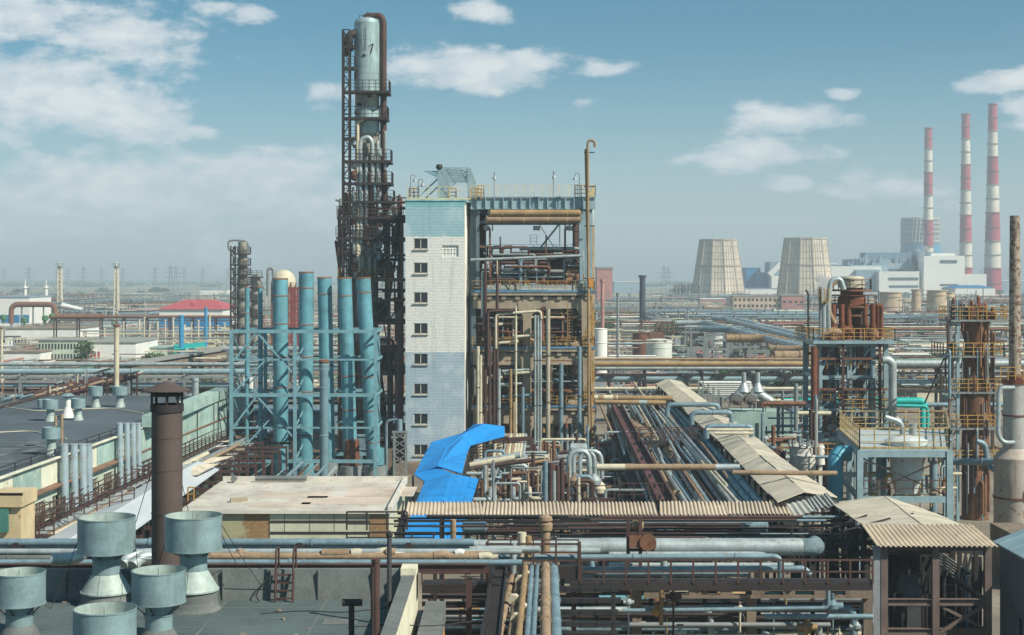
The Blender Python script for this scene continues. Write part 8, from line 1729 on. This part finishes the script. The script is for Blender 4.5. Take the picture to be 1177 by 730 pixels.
rack('brown pipe rack partly hidden by the tall pale pole', 110, 270, 300, 4.6, [(.3, .4, .22, rusty), (1.2, .4, .2, grey), (2.0, .4, .2, tan)], None, 6, brown, 2.4, 1)
# long racks one can follow across the left middle distance
rack('long rusty pipe rack crossing below the red roofed building', 62, 300, 470, 8.6, [(.3, .7, .5, rusty), (1.4, .6, .35, brown), (2.2, .5, .2, grey)], None, 7, brown, 2.6, 1)
rack('grey rack on pale goalposts behind the white shed, upper', 96, 285, 440, 5.6, [(.3, .4, .22, silver), (1.2, .4, .18, grey), (2.0, .4, .2, bluepipe)], None, 9, creampipe, 2.4, 1)
rack('grey rack on pale goalposts behind mint building, lower', 118, 285, 415, 4.6, [(.3, .4, .2, grey), (1.2, .4, .2, tan), (2.0, .4, .18, silver)], None, 6, creampipe, 2.4, 2)
rack('thin grey rack below the left horizon', 60, 270, 820, 7, [(.3, .5, .4, grey), (1.6, .5, .3, silver)], None, 9, grey, 2.6, 2)
for i, u in enumerate((120, 142, 160, 166, 172, 181, 190, 199, 212, 220, 228, 241, 250, 258)):
    Y = 425 + (i*29 % 40); b = MB(); b.tube((X(u, Y), Y, 0), (X(u, Y), Y, 7 + i % 4), .2 + .06*(i % 3), 10); b.tube((X(u, Y), Y, 7 + i % 4), (X(u, Y), Y, 7.3 + i % 4), .42, 10); single('concrete_post', 'pale concrete post with wide head in left middle distance', 'post', b, creampipe, 'pale posts in the left middle distance')
# the far plant's own tangle of posts and thin pipes, beyond counting
rq = random.Random(303); far = MB(); fm = [silver, grey, brown, tan, creampipe, rusty, bluepipe, white, pinkb, paint('far_green', (96, 128, 108), .8)]
for i in range(5200):
    Y = math.exp(rq.uniform(math.log(255), math.log(1250))); u = rq.uniform(-30, 480) if rq.random() < .42 else rq.uniform(672, 1200); x = X(u, Y); k = rq.random(); far.mat(rq.choice((0, 0, 1, 1, 2, 3, 4, 4, 5, 6, 7, 8, 9)))
    named = (u < 275 and 370 < Y < 660) or (735 < u < 945 and Y < 440) or (835 < u < 930 and 560 < Y < 870); front = named or (u < 275 and Y <= 370)
    zmax = 2.6 if front else 8.5
    if k < .42: h_ = rq.uniform(1.5, zmax); far.beam((x, Y, 0), (x, Y, h_), rq.uniform(.12, .4)); 
    elif k < .80: z = rq.uniform(.8, zmax); L_ = rq.uniform(5, 26); far.tube((x - L_/2, Y, z), (x + L_/2, Y + rq.uniform(-.6, .6), z), rq.uniform(.1, .28), 6)
    elif k < .9: z = rq.uniform(.8, zmax); L_ = rq.uniform(8, 40); far.tube((x, Y, z), (x + L_*.03, Y + L_, z), rq.uniform(.1, .28), 6)
    else: w_ = rq.uniform(1, 4); h_ = rq.uniform(1, min(zmax, 4)); far.box(x - w_/2, x + w_/2, Y, Y + w_, 0, h_)
tag(far.build('far_pipework', fm), kind='stuff')
# pylons
def pylon_proto():
    t = thing('power_pylon', 'hazy lattice power pylon on the horizon', 'pylon', (0, 0, 0), 'power pylons on the horizon'); b = MB(); h = 34
    for sx in (-1, 1):
        for sy in (-1, 1): b.beam((sx*3.2, sy*3.2, 0), (sx*.5, sy*.5, h), .3)
    for k in range(7):
        f0, f1 = k/7, (k + 1)/7; w0, w1 = 3.2 - 2.7*f0, 3.2 - 2.7*f1; b.beam((-w0, -w0, h*f0), (w1, -w1, h*f1), .2); b.beam((w0, -w0, h*f0), (-w1, -w1, h*f1), .2)
    b.build('body', pylon, t)
    for z, w in ((20, 6.5), (25, 8), (30, 5)): b = MB(); b.beam((-w, 0, z), (w, 0, z), .28); b.beam((-w, 0, z), (0, 0, z + 2), .3); b.beam((w, 0, z), (0, 0, z + 2), .3); b.build('crossarm', pylon, t)
    return t
pp = pylon_proto(); first = True
for u, Y in ((5, 2600), (33, 2100), (66, 2300), (78, 2500), (96, 2000), (117, 2400), (141, 2300), (178, 2100), (196, 1700), (202, 1900), (212, 2200), (233, 2400), (262, 2300), (763, 1700), (768, 1900), (1160, 2100), (1128, 2400)):
    if first: pp.location = (X(u, Y), Y, 0); first = False
    else: dup(pp, (X(u, Y), Y, 0))
# tree belts and single trees
rt = random.Random(9); tr = [tree('leafy green tree in the hazy plant', (0, 0, 0), 9, 9, 'trees across the plant', s_, leafm, n=300) for s_ in (1, 2)]
tl = [(100, 408, 371), (92, 416, 372)] ; first = [True, True]
for k, (u, Y, h_) in enumerate(((905, 262, 5), (914, 268, 6), (890, 290, 4), (922, 275, 5), (835, 300, 4), (800, 320, 5), (855, 310, 4), (1040, 262, 4), (1075, 280, 5), (1030, 300, 6), (250, 255, 4), (330, 215, 3.4), (345, 218, 4), (440, 225, 4), (232, 262, 5), (150, 300, 5), (180, 330, 6), (25, 290, 5), (60, 300, 5))): tree('green scrub tree growing among the pipe racks', (X(u, Y), Y, 0), h_, h_*1.1, 'scrub trees among the racks', 50 + k, leafm, n=500)
for u, v, Y in tl: tree('bushy dark green tree beside the pale green office' if u == 100 else 'low bush at corner of the pale green office', (X(u, Y), Y, 0), 6.5 if u == 100 else 3.5, 7 if u == 100 else 5, None, int(u), leafm)
for j in range(46):
    x, y = spot(420, 1800); i = j % 2
    if first[i]: tr[i].location = (x, y, 0); first[i] = False
    else: dup(tr[i], (x, y, 0), None, None, None, rt.uniform(0, 6.28))
bt = thing('bare_tree', 'bare leafless poplar near the first cooling tower', 'tree', (0, 0, 0), 'bare poplars by the cooling tower'); b = MB(); b.tube((0, 0, 0), (0, 0, 14), .5, 6, .15); b.build('trunk', bark, bt); b = MB()
for k in range(60): z = rt.uniform(4, 14); a = rt.uniform(0, 6.28); L = rt.uniform(2, 5); b.tube((0, 0, z), (math.cos(a)*L*.35, math.sin(a)*L*.35, z + L), .13, 4, .04)
b.build('crown', bark, bt)
for j, u in enumerate((776, 780, 784, 787, 791, 795)):
    Y = 1150 + 30*(j % 3)
    if j == 0: bt.location = (X(u, Y), Y, 0)
    else: dup(bt, (X(u, Y), Y, 0), None, None, None, j*1.1)
b = MB()
for belt, (y0_, n, h_) in enumerate(((3000, 90, 4), (3600, 200, 6), (2100, 30, 4))):
    for i in range(n):
        x = rt.uniform(-.36, .36)*y0_; y = y0_ + rt.uniform(-120, 120); foliage(b, (x, y, h_*.5), rt.uniform(8, 22), 8, h_*rt.uniform(.4, .75), 16, 4.2, rt)
tag(b.build('woodland', leafd), kind='stuff')

# ------------------------------------------------------------------ power plant on the right skyline
def striped(label, u, Y, vt, dt, db, marks):
    s = Y/FPX; t = thing('power_chimney', label, 'chimney', (X(u, Y), Y, 0), 'striped power plant chimneys'); zt_ = Z(vt, Y); rad = lambda z: s*(dt + (db - dt)*(1 - z/zt_)**1.25)/2
    for k in range(len(marks) - 1):
        z1, z0 = Z(marks[k], Y), max(0, Z(marks[k + 1], Y)); b = MB(); zm_ = (z0 + z1)/2; b.lathe(X(u, Y), Y, [(rad(z0), z0), (rad(zm_), zm_), (rad(z1), z1)], 28, False, k == 0); b.build('band', chred if k % 2 == 0 else chwhite, t)
        for z in (z1, zm_): b = MB(); b.ring(X(u, Y), Y, z - .8, rad(z)*.99, s*1.2, .9, 28); b.build('gallery', paint('chimney_ring', (150, 100, 100), .8) if k % 2 == 0 else paint('chimney_ring_pale', (150, 146, 140), .8), t)
    b = MB(); b.lathe(X(u, Y), Y, [(rad(zt_)*.8, zt_ + .02), (rad(zt_)*.8, zt_ + .4)], 20); b.build('mouth', black, t)
striped('red and white chimney, shortest and leftmost of three', 1067, 1750, 147, 8.5, 13, (147, 171, 198, 224, 253, 283, 345, 380)); striped('red and white chimney, middle of three on skyline', 1110, 1650, 131, 9.0, 16, (131, 159.5, 189, 218, 247, 278, 307.6, 345, 380)); striped('red and white chimney, tallest and rightmost of three', 1141, 1550, 119.6, 9.6, 21, (119.6, 150, 180, 212, 244, 277, 308, 345, 380))
def cooltower(label, u, vt, dt, db, Y, m, sides=12):
    s = Y/FPX; zt_ = Z(vt, Y); t = thing('cooling_tower', label, 'cooling tower', (X(u, Y), Y, 0), 'flat sided cooling towers'); x = X(u, Y); b = MB(); rt_, rb_ = dt/2*s, db/2*s; off = .26
    ring = lambda r, z: [(x + r*math.cos(2*math.pi*(i + off)/sides), Y + r*math.sin(2*math.pi*(i + off)/sides), z) for i in range(sides)]
    vs = ring(rb_, 0) + ring(rt_, zt_); b.add(vs, [(i, (i+1) % sides, sides + (i+1) % sides, sides + i) for i in range(sides)]); b.build('shell', m, t)
    b = MB()
    for i in range(sides):
        a0, a1 = Vector(vs[i]), Vector(vs[sides + i]); b.beam(a0, a1, .9); c0, c1 = Vector(vs[(i+1) % sides]), Vector(vs[sides + (i+1) % sides])
        for k in (1, 2, 3): f = k/4; b.beam(a0.lerp(c0, f), a1.lerp(c1, f), .45)
        for k in range(1, 10): f = k/10; b.beam(a0.lerp(a1, f), c0.lerp(c1, f), 1.3 if k == 6 else .4)
        b.beam(a1, c1, 1.2)
    b.build('ribs', coolr, t); b = MB(); b.add([(p[0], p[1], zt_ - 5) for p in ring(rt_*1.02, 0)], [tuple(range(sides))]); b.build('fan_deck', plantgrey, t)
cooltower('cream flat sided cooling tower, left one of two', 825.5, 276, 43, 66, 1180, coolc); cooltower('cream flat sided cooling tower, right one nearest power plant', 925.5, 274.5, 48, 68, 1180, coolc)
Y = 2000; s = Y/FPX; t = thing('lattice_cooling_tower', 'hyperbolic blue and pale cooling tower behind leftmost striped chimney', 'cooling tower', (X(1058, Y), Y, 0)); prof = [(24, 345), (23, 292), (21.6, 278), (20.8, 268), (21, 258), (21.4, 252)]
b = MB(); b.lathe(X(1058, Y), Y, [(r*s, Z(v, Y)) for r, v in prof[:3]], 36, False, False); b.build('lower_shell', paint('plant_blue', (66, 128, 160), .8, 0, .1, .1, (120, 150, 165), .03, fine=.3), t); b = MB(); b.lathe(X(1058, Y), Y, [(r*s, Z(v, Y)) for r, v in prof[2:]], 36, False, False); b.build('upper_shell', paint('plant_bluegrey', (112, 140, 158), .8, 0, .12, .3, (170, 166, 160), .05, fine=.3), t)
b = MB()
for v in (252, 257, 262, 267, 273, 278): 
    r = 21.3 if v < 275 else 21.8; b.ring(X(1058, Y), Y, Z(v, Y) - .6, r*s, s*.5, 2.2, 36)
for i in range(36): a = i*math.pi/18; b.beam((X(1058, Y) + 22*s*math.cos(a), Y + 22*s*math.sin(a), Z(280, Y)), (X(1058, Y) + 21.6*s*math.cos(a + .1), Y + 21.6*s*math.sin(a + .1), Z(252, Y)), 1.0)
b.build('ribs', paint('tower_rib', (176, 168, 160), .8, 0, .1), t)
# turbine halls
YP = 1400
t = thing('power_station', 'white and blue grey power station halls beneath striped chimneys', 'power station', (X(1055, YP), YP, 0))
def block(name, u0, u1, vt, y0, d, m, par=t):
    b = MB(); b.box(X(u0, YP), X(u1, YP), YP + y0, YP + y0 + d, 0, Z(vt, YP)); o = b.build(name, m, par); return o
block('turbine_hall', 1062, 1109, 294, 0, 60, plantwhite); block('turbine_hall', 1072, 1100, 291, 6, 40, plantwhite); block('side_hall', 1008, 1054, 312, -8, 40, plantwhite); block('boiler_house', 1013, 1063, 302, 36, 60, plantgrey); block('boiler_house', 998, 1062, 297, 50, 60, plantgrey); block('boiler_house', 986, 1030, 304.5, 30, 60, plantgrey); block('low_wing', 957, 1016, 306, 10, 30, plantwhite); block('low_wing', 985, 1013, 310, 4, 30, plantgrey); block('low_wing', 1109.2, 1134, 315, 0, 40, plantwhite); block('roof_lantern', 1015, 1085, 289, 70, 24, paint('plant_roof', (96, 124, 140), .8, 0, .1)); block('roof_lantern', 1062, 1085, 289.5, 20, 24, paint('plant_roof', (96, 124, 140)))
for u0, u1, v0, v1, y in ((1081, 1100, 299, 302, -.6), (1019, 1053, 319, 321.5, -8.6), (1020, 1053, 328, 330, -8.6), (1081, 1101, 326.5, 328, -.6), (1018, 1050, 309, 311, 35)): b = MB(); b.box(X(u0, YP), X(u1, YP), YP + y, YP + y + .5, Z(v1, YP), Z(v0, YP)); b.build('window', paint('dark_glazing', (74, 92, 104), .5), t)
for i in range(16): u = r13.uniform(988, 1060); b = MB(); x = X(u, YP); z = Z(297 if u > 1000 else 304, YP); b.tube((x, YP + 48, z - 3), (x, YP + 48, z + r13.uniform(1, 5)), r13.uniform(.5, 1.2), 8); b.build('roof_vent', plantgrey, t)
bld('bright blue roofed depot in front of the rightmost chimney', 1098, 1144, 331, 342, 1250, 40, plantwhite, bluebuild, gable=2.2)
bld('blue cladding hall between the cooling towers, left', 858, 874, 309, 335, 1500, 40, bluebuild, bluebuild); bld('lower blue cladding hall between cooling towers, right', 872, 892, 314, 335, 1480, 40, bluebuild, plantgrey)
t = thing('ash_conveyor', 'white sloping conveyor gallery with blue house between cooling towers', 'conveyor', (X(890, 1460), 1460, 0)); b = MB(); b.beam(P(884, 316, 1460), P(897, 303, 1460), 8, 5); b.build('gallery', plantwhite, t); b = MB(); b.box(X(886, 1465), X(900, 1465), 1470, 1500, 0, Z(301, 1465)); b.build('house', plantgrey, t); b = MB(); b.box(X(885, 1465), X(895, 1465), 1455, 1468, 0, Z(317, 1465)); b.build('base', plantwhite, t)
bld('white flat building left of the blue halls', 846, 900, 332, 340, 1300, 30, plantwhite, plantgrey); bld('pale blocks right of the right cooling tower', 950, 962, 304, 335, 1450, 30, plantgrey, plantwhite)
bld('distant pale factory on the right edge of skyline', 1146, 1180, 323, 332, 1700, 40, plantgrey, plantwhite); bld('distant grey green factory on the middle right horizon', 706, 742, 324, 331, 1900, 40, plantgrey, plantwhite)
# steam
def steam(label, u, v, Y, w, h, n, seed):
    r_ = random.Random(seed); b = MB()
    for i in range(n):
        f = i/n; c = P(u, v, Y) + V(r_.uniform(-.3, .3)*w + f*w*.2, r_.uniform(-4, 4), f*h); rr = w*(.16 + .22*f)*r_.uniform(.7, 1.2); b.lathe(c.x, c.y, [(rr*math.cos(a*math.pi/12), c.z + rr*math.sin(a*math.pi/12)) for a in range(-6, 7)], 14, False, False)
    m = bpy.data.materials.new('steam'); m.use_nodes = True; nt = m.node_tree; nt.nodes.clear(); p = nt.nodes.new('ShaderNodeVolumePrincipled'); o = nt.nodes.new('ShaderNodeOutputMaterial'); nt.links.new(p.outputs[0], o.inputs['Volume']); p.inputs['Density'].default_value = .16*12/w; p.inputs['Color'].default_value = (.98, .98, .98, 1); p.inputs['Density Attribute'].default_value = ''; m.cycles.homogeneous_volume = True
    ob = b.build('steam', m); tag(ob, kind='stuff')
steam('', 944, 352, 820, 9, 16, 14, 3); steam('', 1058, 300, 1300, 9, 12, 10, 5); steam('', 1022, 308, 1300, 6, 6, 7, 8)
# ------------------------------------------------------------------ the countless small pipes as one tangle
tag(BIN.build('small_pipework', [bpy.data.materials[k] for k in BINM]), kind='stuff')
